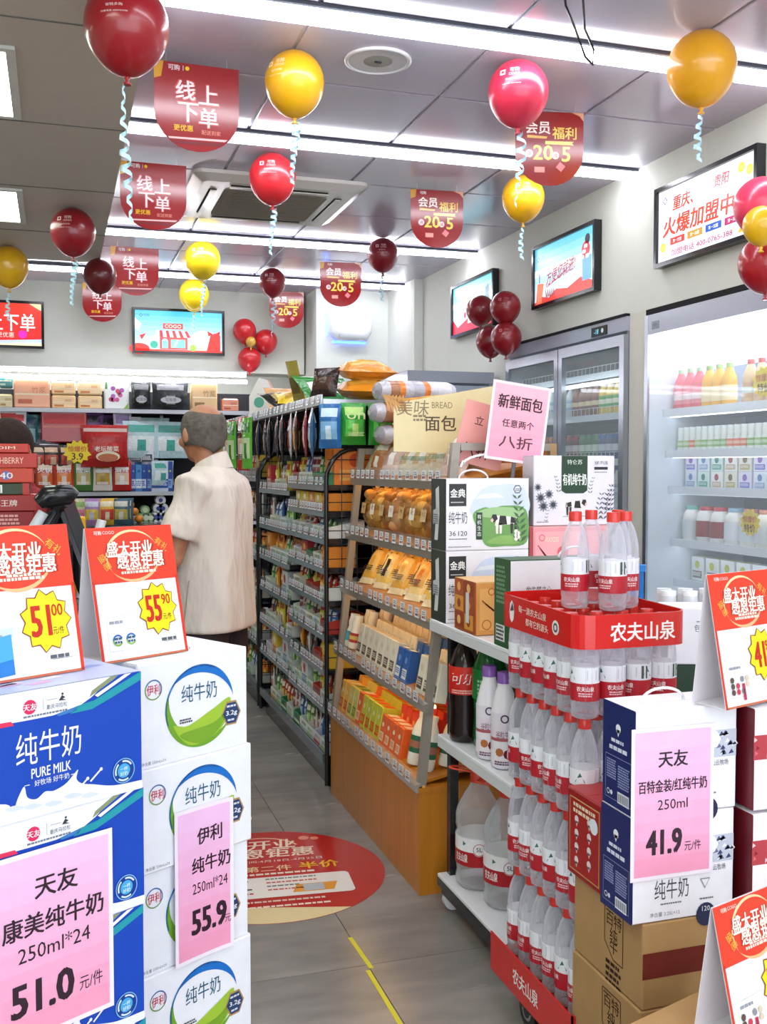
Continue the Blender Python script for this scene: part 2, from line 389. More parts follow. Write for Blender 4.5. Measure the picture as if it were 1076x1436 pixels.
def art1(g, w, h):
    grad(g, w, h, 'dfe7f6', 'f7f7fd'); logo(g, .06, h-.055, .045, '5a68b8')
    g.Tx('重庆、', .22, h-.085, .07, 'c8301c', 2, bold=.05, sk=.15); g.Tx('贵阳', .53, h-.065, .055, 'c0202f', 2, bold=.05, sk=.15)
    g.Tx('火爆加盟中...', .38, h*.47, .095, 'd6402e', 2, w=.66, bold=.05, sk=.12)
    for i, c in enumerate(('c8352c', 'e28a2a', '2257b8', 'b32560')):
        g.R(.11+i*.15, .075, .235+i*.15, .11, c, 2); g.Tx('第一加盟', .172+i*.15, .0925, .018, 'ffffff', 3)
    g.Tx('加盟电话 400-0765-388', .37, .035, .033, 'a83a5c', 2, w=.5, bold=.03)
    for x, y in ((.045, .075), (.68, h-.05), (.74, h-.075)): g.C(x, y, .024, 'f2c31d', 2); g.C(x, y, .014, 'fadf5a', 3)
    g.Pg([(.66, .02), (w, .02), (w, .09), (.72, .12)], 'f0a81e', 1)
def art2(g, w, h):
    grad(g, w, h, 'e8f3ff', '58c6e0'); g.R(0, h*.5, w*.8, h*.62, 'f8fdff', 1)
    logo(g, .05, h-.07, .04, '4468b0')
    g.Tx('方便您就进!', .36, h*.47, .085, '9c2238', 2, bold=.03, w=.38, sk=.2, up=.12); g.Ln([(.17, .1), (.33, .135), (.52, .19)], .008, 'c0406a', 2)
    g.Pg([(0, 0), (w, 0), (w, .04), (.62, .09), (.45, .05), (.3, .07), (.2, .03), (.1, .05), (0, .02)], 'd83a30', 1)
    for i in range(5): g.Pg([(.16+i*.025, .03), (.15+i*.03, .1), (.18+i*.025, .04)], '8c2438', 2)
    g.Pg([(.02, .01), (.1, .01), (.13, .13), (.04, .14)], 'e2744a', 2); g.R(.06, .14, .075, .2, '4b78b8', 2)
    g.R(.64, .06, .75, .2, '5f9edc', 2); g.C(.68, .24, .05, 'd03a44', 3); g.C(.7, .3, .03, '34343c', 3)
    for i in range(7): g.C(.65+.02*(i % 4), .2+.03*(i % 3), .012, 'fdf4f4', 4)
def art3(g, w, h):
    grad(g, w, h, 'e6efef', '6fd0dc'); g.R(0, h*.55, w, h*.66, 'f2fbff', 1)
    g.Pg([(0, 0), (w, 0), (w, .07), (.5, .05), (.3, .1), (.1, .05), (0, .12)], 'd0364a', 1); g.Pg([(.3, .06), (.5, .06), (.45, .18), (.33, .17)], 'e9e2dc', 2)
    for i in range(6): g.C(.25+.07*i, .13+.03*(i % 2), .024, ('e5586a', 'f2f2f2', '7cc07a')[i % 3], 3)
    g.Pg([(.62, .05), (.72, .07), (.7, .3), (.64, .28)], '2e5b6c', 2)
def art4(g, w, h):
    grad(g, w, h, 'd5eef6', '35b8dc'); logo(g, .055, h-.045, .035, '2a5db0')
    g.C(.28, .1, .12, 'e9f6fb', 1, ry=.09); g.C(.62, .12, .12, 'e2f0f8', 1, ry=.08)
    g.R(0, 0, w, .018, 'e04438', 2); g.C(.04, .02, .09, 'd6362f', 2, ry=.05); g.C(.17, .06, .035, '3fa890', 2)
    g.R(.22, .02, .47, .13, 'd4524c', 2); g.R(.235, .03, .3, .12, 'a8464a', 3); g.C(.267, .09, .028, '9edbe8', 4); g.R(.24, .03, .295, .09, '8ccfe0', 4)
    g.R(.32, .035, .45, .11, '7fd2c8', 3); g.Pg([(.34, .04), (.37, .105), (.39, .105), (.36, .04)], 'd9f6f4', 4)
    for i in range(10): g.Pg([(.19+i*.031, .13), (.221+i*.031, .13), (.216+i*.028, .19), (.19+i*.028, .19)], ('f6f2ee', 'c63a42')[i % 2], 3)
    g.R(.25, .205, .43, .255, 'c8433e', 3); g.Tx('COGO', .34, .23, .03, 'fdeee8', 4, bold=.03, w=.15)
    g.Pg([(.64, .0), (.77, .0), (.77, .16), (.72, .18), (.68, .16)], 'e02c22', 3); g.Pg([(.65, .2), (.71, .17), (.77, .2), (.76, .15), (.71, .17), (.66, .15)], 'c8281f', 4)
    g.C(.52, .04, .03, '9ac84a', 3); g.R(.56, .02, .6, .06, 'ecd9a4', 3); g.Pg([(.0, .3), (.06, .24), (.03, .18), (.0, .2)], 'e9f0f4', 3); g.Pg([(.04, .14), (.1, .16), (.06, .1)], 'b8363a', 3)
def art5(g, w, h):
    grad(g, w, h, 'c4222a', 'e23a28'); g.Tx('线上下单', w*.6, h*.55, .15, 'fff6f0', 2, bold=.02, w=.52)
    g.Tx('更优惠', w*.62, h*.25, .045, 'ffd8c8', 2); g.C(w*.8, h*.27, .035, 'd82ab0', 1)
    g.Pg([(0, 0), (w, 0), (w, .06), (0, .02)], 'b8c8f0', 2); g.Pg([(0, 0), (w, 0), (w, .03)], 'e8ddb4', 3); g.Pg([(w-.1, h), (w, h), (w, h-.06)], 'f0d9a0', 2)
tv('wide screen with large red franchise lettering, high on the right wall', (3.058, 4.345, 2.665), -PI/2, art1)
tv('middle screen on the right wall, blue sky with red handwriting', (3.058, 5.80, 2.658), -PI/2, art2)
tv('farthest screen on the right wall, behind the dark red balloon cluster', (3.058, 7.26, 2.643), -PI/2, art3)
tv('screen with a pink striped shop picture on the back wall', (1.09, 9.6, 2.655), 0, art4)
tv('red screen on the back wall cut by the left picture edge', (-.495, 9.6, 2.663), 0, art5)
# wall heater with a blue halo of light behind it
o = thing('wall_air_purifier', 'rounded glossy white wall unit with blue glow on far recess wall', 'air purifier', (2.6, 9.2, 2.72))
g = G(); pr = [(-.2, .13), (-.17, .16), (.17, .16), (.21, .12), (.2, -.06), (.15, -.14), (-.13, -.14), (-.2, -.06)]
k = len(pr); Lr = [(0, 1.0), (-.06, 1.0), (-.1, .93), (-.125, .8), (-.135, .5)]
g.add([(x*s_, y, z*s_) for y, s_ in Lr for x, z in pr], [(j*k+i, j*k+(i+1) % k, (j+1)*k+(i+1) % k, (j+1)*k+i) for j in range(4) for i in range(k)]+[tuple(range(4*k, 5*k))], 'eef2f8', 'g', True); g.build('cover', o)
g = G()
for i in range(5): g.box(-.13, -.128+i*.004, -.095-.006*i, .13, -.122+i*.004, -.092-.006*i, 'b7c0cc', 't')
g.build('outlet_slats', o)
G().box(-.16, -.012, -.155, .16, -.002, -.145, '3a6cff', 'ep').build('blue_lamp', o); G().box(-.225, -.012, -.1, -.215, -.002, .1, '4a7cff', 'ep').build('blue_lamp', o)

# ================================================================ balloons
def bprof(d, n=14):
    R = d/2; P_ = []
    for i in range(n+1):
        t = PI*i/n; z = -math.cos(t); r = math.sin(t)
        if z < 0: r *= 1-.13*z*z; zz = z*1.18
        else: zz = z*1.02
        P_.append((max(R*r, 0.002), R*zz))
    return P_
def brad(d, z):
    P_ = bprof(d, 40)
    for (r0, z0), (r1, z1) in zip(P_, P_[1:]):
        if z0 <= z <= z1: return r0+(r1-r0)*(z-z0)/(z1-z0+1e-9)
    return .01
def ribbon_mesh(L_, turns, seed, r=.021):
    rnd = random.Random(seed); g = G(); n = int(turns*9); V = []
    for i in range(n+1):
        t = i/n; a = 2*PI*turns*t; rr = r*(.35+.65*math.sin(PI*min(1, t*1.15)))*(1+.4*math.sin(5*t+seed)); x = rr*math.cos(a)+.012*math.sin(3*t+seed); y = rr*math.sin(a); z = -L_*t
        V += [(x, y, z+.007), (x*1.05, y*1.05, z-.007)]
    g.add(V, [(2*i, 2*i+1, 2*i+3, 2*i+2) for i in range(n)], 'bfe3ec', 'g')
    return g.mesh('ribbon')
RB = [ribbon_mesh(.30, 6, 1), ribbon_mesh(.24, 8, 2), ribbon_mesh(.19, 5, 3, .02), ribbon_mesh(.4, 9, 4, .014)]
def balloon(label, x, y, z, d, col, print_rz=0, rib=0, tilt=0, loc=None, pc='f6d9d6', name='balloon', group=None, knotted=True):
    """x, y, z of the crown; the printing faces local -y"""
    o = thing(name, label, 'balloon', (x, y, z-d/2*1.02), print_rz, group)
    if tilt: o.rotation_euler = tilt if isinstance(tilt, tuple) else (tilt, 0, print_rz)
    g = G(); g.lathe(bprof(d), 28, col, 'b'); g.build('skin', o)
    zb = -d/2*1.18
    g = G(); g.lathe([(.004, zb+.004), (.009, zb-.004), (.005, zb-.012), (.013, zb-.02), (.011, zb-.023)], 10, col, 'b'); g.build('knot', o)
    if pc:
        g = G(); g.warp = lambda X, Z, k: (X, -math.sqrt(max(1e-5, (brad(d, Z)*1.004+.0006)**2-X*X)), Z); s_ = d/.25; ox = -.01
        g.Ring((ox-.037)*s_, .045*s_, .008*s_, .016*s_, pc, 1, 45, 405, 4); g.Tx('可购', (ox+.012)*s_, .052*s_, .019*s_, pc, 1, bold=.02); g.Tx('COGO', (ox+.012)*s_, .033*s_, .011*s_, pc, 1, w=.046*s_, bold=.02)
        g.Tx('省钱多购', ox*s_, .012*s_, .009*s_, pc, 1, w=.05*s_); g.Tx('加盟电话 4000765388', ox*s_, -.006*s_, .005*s_, pc, 1, w=.078*s_)
        g.build('printing', o)
    if rib is not None: link('ribbon', RB[rib], o, (0, 0, zb-.012))
    return o
RED, DRED, YEL, PNK = 'c01f28', '8e1420', 'e6ac10', 'd02a48'
def ceilb(label, px, ytop, w, col, zc=ZC, rib=0, prz=0, pc='f6d9d6', tilt=0):
    D = (zc-H)*F_PX/(655-ytop); p = at(px, ytop, Z=zc-.002)
    balloon(label, p.x, p.y-.0, zc-.002, w*D/F_PX, col, prz-YAW*.9, rib, tilt, pc=pc)
ceilb('very large dark red balloon at the top left, cut by the upper edge', 177, -24, 118, '9b1420', 2.8, 3, 0)
ceilb('yellow balloon in the front row left of the round ceiling speaker', 413, 72, 84, YEL, rib=1, prz=-.5, pc='f8ecc4')
ceilb('pink-red balloon beside the ceiling sign nearest the right wall', 727, 85, 85, PNK, rib=0, prz=-.3)
ceilb('large plain amber yellow balloon nearest the right wall, by first strip light', 985, 44, 96, 'e9a514', rib=2, pc=None)
ceilb('bright red balloon below the ceiling air conditioner grille', 382, 215, 66, 'd0262f', rib=1)
ceilb('small yellow balloon under the pink-red one, in front of the second strip light', 734, 246, 60, YEL, rib=2, pc='f8ecc4')
ceilb('small dark red balloon in front of the third ceiling strip light, centre', 537, 334, 44, '8a1622', rib=2)
ceilb('small yellow balloon with print above another yellow balloon, left of centre', 284, 338, 50, 'f0cf1c', rib=1, pc='f8f0c4')
ceilb('lower small plain yellow balloon just above the pink shop screen', 272, 391, 42, 'ecca18', rib=2, pc=None)
ceilb('dark red balloon hanging under the dark soffit on the left', 102, 292, 62, DRED, 2.8, 1)
ceilb('amber balloon at the left edge under the dark soffit', 12, 345, 54, 'e3ac1a', 2.8, 2, pc=None)
ceilb('small dark maroon balloon half behind a red ceiling sign, left', 140, 362, 46, '6e101b', 2.8, None, pc=None)
ceilb('small dark red balloon left of the farthest member discount sign', 382, 376, 38, '8a1622', rib=0)
# balloon clusters on the walls
def cl(label, x, y, z, d, col, rx=0, rz=0, pc='f2c9c6', group=None):
    o = balloon(label, x, y, z+d/2, d, col, rz, None, pc=pc, group=group); o.rotation_euler = (rx, 0, rz); return o
cx_ = [(674, 434, 'upper left'), (709, 430, 'upper right'), (688, 478, 'lower left'), (710, 473, 'lower right')]
for i, (px, py, w_) in enumerate(cx_):
    p = at(px, py, X=2.90 if i in (0, 2) else 2.86); cl('dark red balloon, %s of the four clustered under the far right-wall screens' % w_, p.x, p.y, p.z, .205, '8c1821', rz=-.4, pc='c97a78' if i % 2 else None, group='dark red balloon cluster on the right wall')
for px, py, c_, w_, dd in ((1068, 287, 'e23a5c', 'pink balloon on top of the cluster at the right edge', .235), (1074, 368, 'a51a24', 'red balloon at the bottom of the cluster at the right edge', .23), (1068, 315, 'e8b416', 'small yellow balloon in the middle of the right edge cluster', .15)):
    p = at(px, py, X=2.92 if c_ != 'e8b416' else 2.78); cl(w_, p.x, p.y, p.z, dd, c_, rz=-.5, pc=None)
for i, (px, py, w_) in enumerate(((343, 463, 'top left'), (373, 478, 'right'), (350, 503, 'bottom'), (328, 490, 'rear left'))):
    p = at(px, py, Y=9.47 if i < 3 else 9.5)
    if i == 3: continue
    cl('bright red balloon, %s petal of the balloon flower on the back wall' % w_, p.x, p.y, p.z, .215, 'c9222a', pc=None, group='balloon flower on the back wall')
p = at(352, 479, Y=9.36); cl('tiny yellow balloon in the middle of the red balloon flower', p.x, p.y, p.z, .09, 'd2a443', pc=None)

# ================================================================ hanging shield signs
def shield(w, h, n=14):
    P_ = [(-w/2, 0), (w/2, 0), (w/2, -h*.55)]
    P_ += [(w/2*math.cos(PI*i/n), -h*.55-h*.45*math.sin(PI*i/n)) for i in range(1, n)]; P_ += [(-w/2, -h*.55)]
    return P_
def sign_order():
    o = link('hanging_sign', None); tag(o, '', 'sign'); W, Hh = .335, .34
    G().prism(shield(W, Hh)[::-1], -.0015, .0015, '941a1c', 'g').build('panel', o)
    for s_ in (-.12, .12): G().tube([(s_, 0, -.005), (s_, 0, .035)], .0012, 6, 'dddddd', 'k').build('hook_wire', o)
    g = G(); g.fr((0, -.0015, 0), (1, 0, 0), (0, 0, 1)); g.mk = 'g'
    g.Pg([(-W/2, 0), (-.13, 0), (-.14, -.06), (-W/2, -.07)], 'd09a2e', 1); g.Tx('可购', -.09, -.02, .022, 'f3e5e5', 2, bold=.02); g.R(-.055, -.03, -.053, -.01, 'f3e5e5', 2); g.C(-.038, -.02, .009, 'e8c02e', 2, 6)
    for cx2, cy2, t in ((-.045, -.105, '线'), (.045, -.115, '上'), (-.035, -.19, '下'), (.045, -.205, '单')):
        g.Tx(t, cx2, cy2, .08, 'cf4a44', 2, bold=.07); g.Tx(t, cx2, cy2, .074, 'f4dedd', 4, bold=.03)
    g.Tx('更优惠', -.055, -.252, .024, 'eebb2a', 3, bold=.03); g.Tx('配送到家', .055, -.262, .018, 'ea8f7c', 3, bold=.01)
    g.Pg([(-.115, -.29), (.12, -.283), (.11, -.292), (-.11, -.297)], 'e9c3c0', 2); g.Pg([(-.1, -.303), (.1, -.298), (.09, -.312), (-.08, -.315)], '7c2a30', 2)
    g.build('printing', o); return o
def sign_member():
    o = link('hanging_sign', None); tag(o, '', 'sign'); W, Hh = .32, .335
    G().prism(shield(W, Hh)[::-1], -.0015, .0015, '8c181a', 'g').build('panel', o)
    for s_ in (-.12, .12): G().tube([(s_, 0, -.005), (s_, 0, .035)], .0012, 6, 'dddddd', 'k').build('hook_wire', o)
    g = G(); g.fr((0, -.0015, 0), (1, 0, 0), (0, 0, 1)); g.mk = 'g'
    g.Pg([(-W/2, 0), (-.125, 0), (-.13, -.045), (-W/2, -.055)], 'c28a34', 1); g.Pg([(.1, 0), (W/2, 0), (W/2, -.04), (.14, -.015)], 'd7a184', 1)
    g.Tx('可购', -.085, -.018, .018, 'f3e5e5', 2, bold=.02); g.Tx('会员', -.055, -.072, .056, 'f8e9de', 2, bold=.035); g.Tx('福利', .07, -.095, .054, 'f0cc5c', 2, bold=.03)
    g.Pg([(-.105, -.107), (-.01, -.112), (-.015, -.122), (-.105, -.12)], 'e5b456', 2); g.Pg([(-.02, -.132), (.115, -.132), (.105, -.14), (.115, -.149), (-.02, -.147)], 'e9cf6a', 2)
    g.C(-.095, -.19, .018, 'f0d4d0', 2); g.Tx('满', -.095, -.19, .02, '8c2020', 3); g.Tx('20', -.03, -.185, .066, 'f3d25c', 3, bold=.05, w=.09)
    g.C(.028, -.197, .017, 'f0d4d0', 4); g.Tx('减', .028, -.197, .02, '8c2020', 5); g.Tx('5', .078, -.19, .066, 'f3d25c', 3, bold=.05)
    g.R(-.07, -.275, -.022, -.25, 'e29a90', 2); g.Pg([(.03, -.25), (.05, -.225), (.075, -.245), (.055, -.27)], 'e8848a', 2)
    g.build('printing', o); return o
SO, SM = Proto(sign_order), Proto(sign_member)
for px, yt, rz, s_, lab in ((276, 91, .08, 1, 'large red shield sign with white lettering near the top left'), (215, 229, .06, 1.02, 'faded red shield sign left of the air conditioner, second from front'),
        (189, 347, .08, 1.02, 'small red shield sign right of a maroon balloon, third from front'), (143, 397, -.05, .98, 'red shield sign lowest at left, behind the maroon balloon')):
    p = at(px, yt, Z=3.012); SO(p, rz-.06, lab, 'online order shield signs', (s_,)*3); 
for px, yt, rz, s_, lab in ((771, 157, -.1, .98, 'red shield sign nearest the right wall, partly behind the pink-red balloon'), (613, 267, 0, .98, 'red shield sign with gold numbers, second from the front, centre'),
        (478, 368, 0, 1.02, 'red shield sign with gold numbers above the glowing wall unit'), (402, 409, 0, .98, 'smallest red shield sign, farthest away, behind a small red balloon')):
    p = at(px, yt, Z=3.012); SM(p, rz-.1, lab, 'member discount shield signs', (s_,)*3)

# ================================================================ refrigerated cases along the right wall
def pill(g, prof, n, cols, m='p'): g.lathe(prof, n, cols, m)
def bottle_mesh(kind, c1='f08a2c', c2='ffffff', c3='e04848'):
    """drink bottles in the refrigerators; returns an Empty-less single shape set: body, label, cap"""
    if kind == 'juice': body = [(.036, 0), (.04, .01), (.04, .13), (.036, .15), (.02, .19), (.016, .2)]; lab = (.0405, .035, .11); cap = (.018, .2, .222)
    elif kind == 'small': body = [(.022, 0), (.025, .008), (.025, .05), (.02, .065), (.024, .08), (.02, .098)]; lab = (.0256, .02, .05); cap = (.021, .098, .106)
    elif kind == 'jug': body = [(.05, 0), (.056, .01), (.056, .12), (.05, .15), (.035, .17)]; lab = (.0566, .03, .115); cap = (.038, .17, .19)
    elif kind == 'can': body = [(.027, 0), (.03, .008), (.03, .11), (.027, .12), (.026, .122)]; lab = (.0304, .02, .1); cap = (.02, .122, .124)
    else: body = [(.03, 0), (.033, .01), (.033, .13), (.028, .155), (.014, .19), (.014, .2)]; lab = (.0335, .05, .12); cap = (.016, .2, .218)
    return body, lab, cap
def drink(kind, c1, c2, c3, band=None):
    def mk():
        b, l, c = bottle_mesh(kind); o = link('drink_bottle' if kind != 'can' else 'drink_can', None); tag(o, '', 'bottle' if kind != 'can' else 'can')
        G().lathe(b, 14, c1, 'g').build('body', o)
        g = G(); r, z0, z1 = l; zm = (z0+z1)/2; g.lathe([(r, z0), (r, z0+(z1-z0)*.3), (r, z0+(z1-z0)*.7), (r, z1)], 14, [band or c2, c2, band or c2]); g.build('label', o)
        G().lathe([(c[0], c[1]), (c[0], c[2])], 12, c3, 'g').build('cap', o); return o
    return Proto(mk)
def carton(name, cat, w, d, h, c, c2, c3, seed=0, cap=None):
    def mk():
        o = link(name, None); tag(o, '', cat); G().box(-w/2, 0, 0, w/2, d, h, c, 'p', .002).build('box', o)
        g = G(); g.fr((-w/2, 0, 0), (1, 0, 0), (0, 0, 1)); g.R(w*.12, h*.12, w*.88, h*.42, c2, 1); g.C(w*.5, h*.68, min(w, h)*.2, c3, 1, 12); g.fine(w*.16, h*.36, w*.65, 3, h*.035, c, 2, seed)
        g.fr((-w/2, d, 0), (0, -1, 0), (0, 0, 1)); g.R(d*.15, h*.3, d*.85, h*.7, c2, 1); g.fr((-w/2, 0, h), (1, 0, 0), (0, 1, 0)); g.R(w*.1, d*.2, w*.9, d*.8, c2 if seed % 2 else c3, 1)
        g.build('printing', o)
        if cap: G().lathe([(cap[0], h), (cap[0], h+cap[1])], 10, cap[2], 'g', at=(0, d/2, 0)).build('cap', o)
        return o
    return Proto(mk)
# open cooler (nearest): white, curved lit canopy
o = thing('open_display_cooler', 'tall white dairy cooler with glowing canopy and glass front, right edge', 'refrigerator', (3.06, 4.9, 0))
cz, L1 = [], 2.3
def CB(par, name, x0, y0, z0, x1, y1, z1, c, m='t', b=0):
    return G().box(x0, y0, z0, x1, y1, z1, c, m, b).build(name, par)
CB(o, 'back_panel', .62, -L1, .1, .68, 0, 2.2, '8e98a4', 'g'); CB(o, 'end_panel', .0, -.03, 0, .68, 0, 2.26, 'dfe4ea', 'g'); CB(o, 'end_panel', .0, -L1, 0, .68, -L1+.03, 2.26, 'dfe4ea', 'g')
CB(o, 'base_deck', .0, -L1+.03, 0, .62, -.03, .62, 'd5dade', 'g'); CB(o, 'top_fascia', -.012, -L1, 2.13, .02, 0, 2.235, 'b9bfcb', 'g'); CB(o, 'top_cover', .02, -L1, 2.2, .68, 0, 2.235, 'c6ccd6', 'g')
CB(o, 'shadow_gap', -.005, -L1, 2.237, .02, 0, 2.268, '18191b', 't')
g = G(); prc = [(.025, 2.13), (.06, 2.06), (.13, 2.0), (.24, 1.965), (.36, 1.955)]
g.add([(x, y, z) for x, z in prc for y in (-L1+.03, -.03)], [(2*i, 2*i+1, 2*i+3, 2*i+2) for i in range(len(prc)-1)], 'eef4ff', 'ec', True); g.build('lit_canopy', o)
CB(o, 'vertical_trim', -.014, -.035, .3, .0, -.003, 2.235, 'b9c0ca', 'k')
g = G(); g.box(-.016, -.14, 2.155, -.0125, -.075, 2.195, '8f98a0', 'g'); g.fr((-.0162, -.078, 2.158), (0, -1, 0), (0, 0, 1)); g.Tx('HOS', .03, .017, .013, '33363c', 1, w=.036); g.build('badge', o)
for k_, z in enumerate((1.72, 1.5, 1.305, 1.02, .8)):
    sh = G(); sh.box(.1+.02*k_, -L1+.03, z-.022, .6, -.03, z, 'd9e2ea', 'g'); s_ = sh.build('shelf', o)
    G().box(.085+.02*k_, -L1+.03, z-.03, .1+.02*k_, -.03, z+.012, 'eef3f8', 'g').build('price_rail', s_)
    G().box(.12+.02*k_, -L1+.05, z-.032, .15+.02*k_, -.05, z-.023, 'f4f8ff', 'ec').build('lamp', s_)
for y0, y1, nm in ((-1.12, -.03, 'glass_door'), (-2.2, -1.12, 'glass_door')):
    G().box(-.008, y0, .62, -.002, y1, 2.12, 'e6f0f4', 'gl').build(nm, o)
G().box(-.014, -1.13, .62, .002, -1.11, 2.12, 'aab2bc', 'k').build('door_edge', o)
J = [drink('juice', 'f3a04a', 'f7e6cf', 'cfd8c0', 'f0b060'), drink('juice', 'ec6c78', 'f5e4e4', 'b9d0a8', 'f09098'), drink('juice', 'e8c49a', 'cfe0d0', 'e06060', 'd8b088'), drink('juice', 'f0b43c', 'f4dfae', 'a8c47c')]
W1 = 'open dairy cooler'
seq = [1, 1, 1, 3, 3, 3, None, 2, 2, 2, None, 0, 3, 0, 1, 1, 1, 1, 0, 0, 1, 3, 0, 1, 1]
NJ = ['orange', 'pink', 'cream', 'amber']
for i, q in enumerate(seq):
    if q is None: continue
    J[q]((3.23, 4.82-i*.083, 1.721), random.uniform(-.4, .4), '%s juice bottle on top cooler shelf, %s place from the fridge pilaster' % (NJ[q], ORD[i]), 'juice bottles on the top cooler shelf', (1, 1, 1.0+.12*(q == 1 and i > 10)))
SMB = [drink('small', 'eef0e8', c, 'f2f6f6', c2) for c, c2 in (('d8e0c0', 'a8c88a'), ('f3c0a0', 'e8785a'), ('c4dcb4', '8fb86c'), ('f2b8c4', 'e46a84'), ('f0d68a', 'e8b23c'))]
NS = ['pale green', 'orange-banded', 'green-banded', 'pink-banded', 'yellow-banded']
for i in range(30):
    q = [0, 0, 1, 0, 2, 0, 2, 2, 1, 1, 1, 2, 0, 2, 0, 3, 3, 3, 3, 4, 4, 3][i % 22]
    for r_ in range(2): SMB[q]((3.25+.065*r_, 4.84-i*.054, 1.501), 0, 'small %s yogurt bottle, %s in the %s row of second cooler shelf' % (NS[q], ORD[i], ('front', 'back')[r_]), 'small yogurt bottles in the cooler', (1, 1, 1.25))
BC = [carton('yogurt_pack', 'yogurt', .1, .06, .09, c, c2, c3, i) for i, (c, c2, c3) in enumerate((('dfe6ee', '8fa6c8', '6a86b8'), ('e8e4d8', 'b8a24c', '7a6a3a'), ('d4e6de', '3a9a84', '2e7c6c'), ('e6e0f0', '6a70c8', '8c60b0'), ('f0eee8', 'c8a87a', 'a83a30')))]
for i in range(18):
    for lv in range(2):
        BC[(i*2+lv*3) % 5]((3.28, 4.8-i*.115, 1.306+.0905*lv), -PI/2, 'folded yogurt cup pack on third cooler shelf, %s from pilaster, %s layer' % (ORD[i], ('lower', 'upper')[lv]), 'yogurt cup packs on the third cooler shelf')
JG = [drink('jug', 'f2efe8', c, c3, c) for c, c3 in (('9c2a26', 'd0404a'), ('eef2f6', '9cc8e0'), ('e4ecf4', 'e8a090'), ('dfe8e4', '86c8b8'))]
NJG = ['red-labelled white', 'plain white blue-capped', 'plain white pink-capped', 'plain white green-capped']
for i, q in enumerate([3, 0, 0, 1, 2, 2, 3, 0, 0, 3, 3, 1, 2, 0, 1, 3]):
    JG[q]((3.3, 4.8-i*.122, 1.021), .3, '%s yogurt jug on fourth cooler shelf, %s from pilaster' % (NJG[q], ORD[i]), 'yogurt jugs in the cooler')
MC = [carton('milk_carton', 'carton', .11, .07, .13, c, c2, c3, i) for i, (c, c2, c3) in enumerate((('f0f2ee', '8f8678', 'c8cc50'), ('e8eee8', '2f9a88', '2c7f74'), ('f4f2ec', 'b0a898', '5a5a60'), ('f2f4f6', '70a890', 'c04a40')))]
for i in range(14): MC[(0, 0, 0, 0, 3, 2, 2, 1, 1, 2, 0, 3, 1, 2)[i]]((3.33, 4.8-i*.13, .801), -PI/2, 'white milk carton on fifth cooler shelf, %s from the pilaster' % ORD[i], 'milk cartons in the cooler')
GC = [carton('salad_tub', 'tub', .12, .08, .1, c, c2, c3, i) for i, (c, c2, c3) in enumerate((('b8cc98', '5a7a3a', '8a3a3a'), ('d8dcc8', '6a8a4a', 'c8c8a0'), ('c0b498', '4a5a3a', 'e0e0d0')))]
for i in range(12): GC[i % 3]((3.2, 4.78-i*.15, .621), -PI/2, 'green chilled tub on the cooler base deck, %s from the pilaster' % ORD[i], 'chilled tubs in the cooler')
def starcard(label, loc, rz, w, text, text2=None, cat='price card'):
    g = G(); n = 12
    pts = [((w/2 if i % 2 else w/2*.78)*math.cos(PI*i/n), (w/2 if i % 2 else w/2*.78)*.85*math.sin(PI*i/n)) for i in range(2*n)]
    g.prism(pts[::-1], -.001, .001, 'f3d713'); g.fr((0, -.001, 0), (1, 0, 0), (0, 0, 1)); g.Tx(text, 0, w*.1, w*.2, 'c8402c', 1, bold=.02); g.Tx(text2 or '特价', 0, -w*.16, w*.24, '5a1a10', 1, bold=.03)
    tag(g.build('price_burst', None, loc, rz), label, cat)
starcard('yellow starburst price card on the top cooler shelf, right edge', at(1072, 535, X=3.13), -PI/2, .18, '惊爆价', '特价')
starcard('yellow starburst price card on the fourth cooler shelf', at(1052, 733, X=3.15), -PI/2, .16, '惊爆价', '特价')

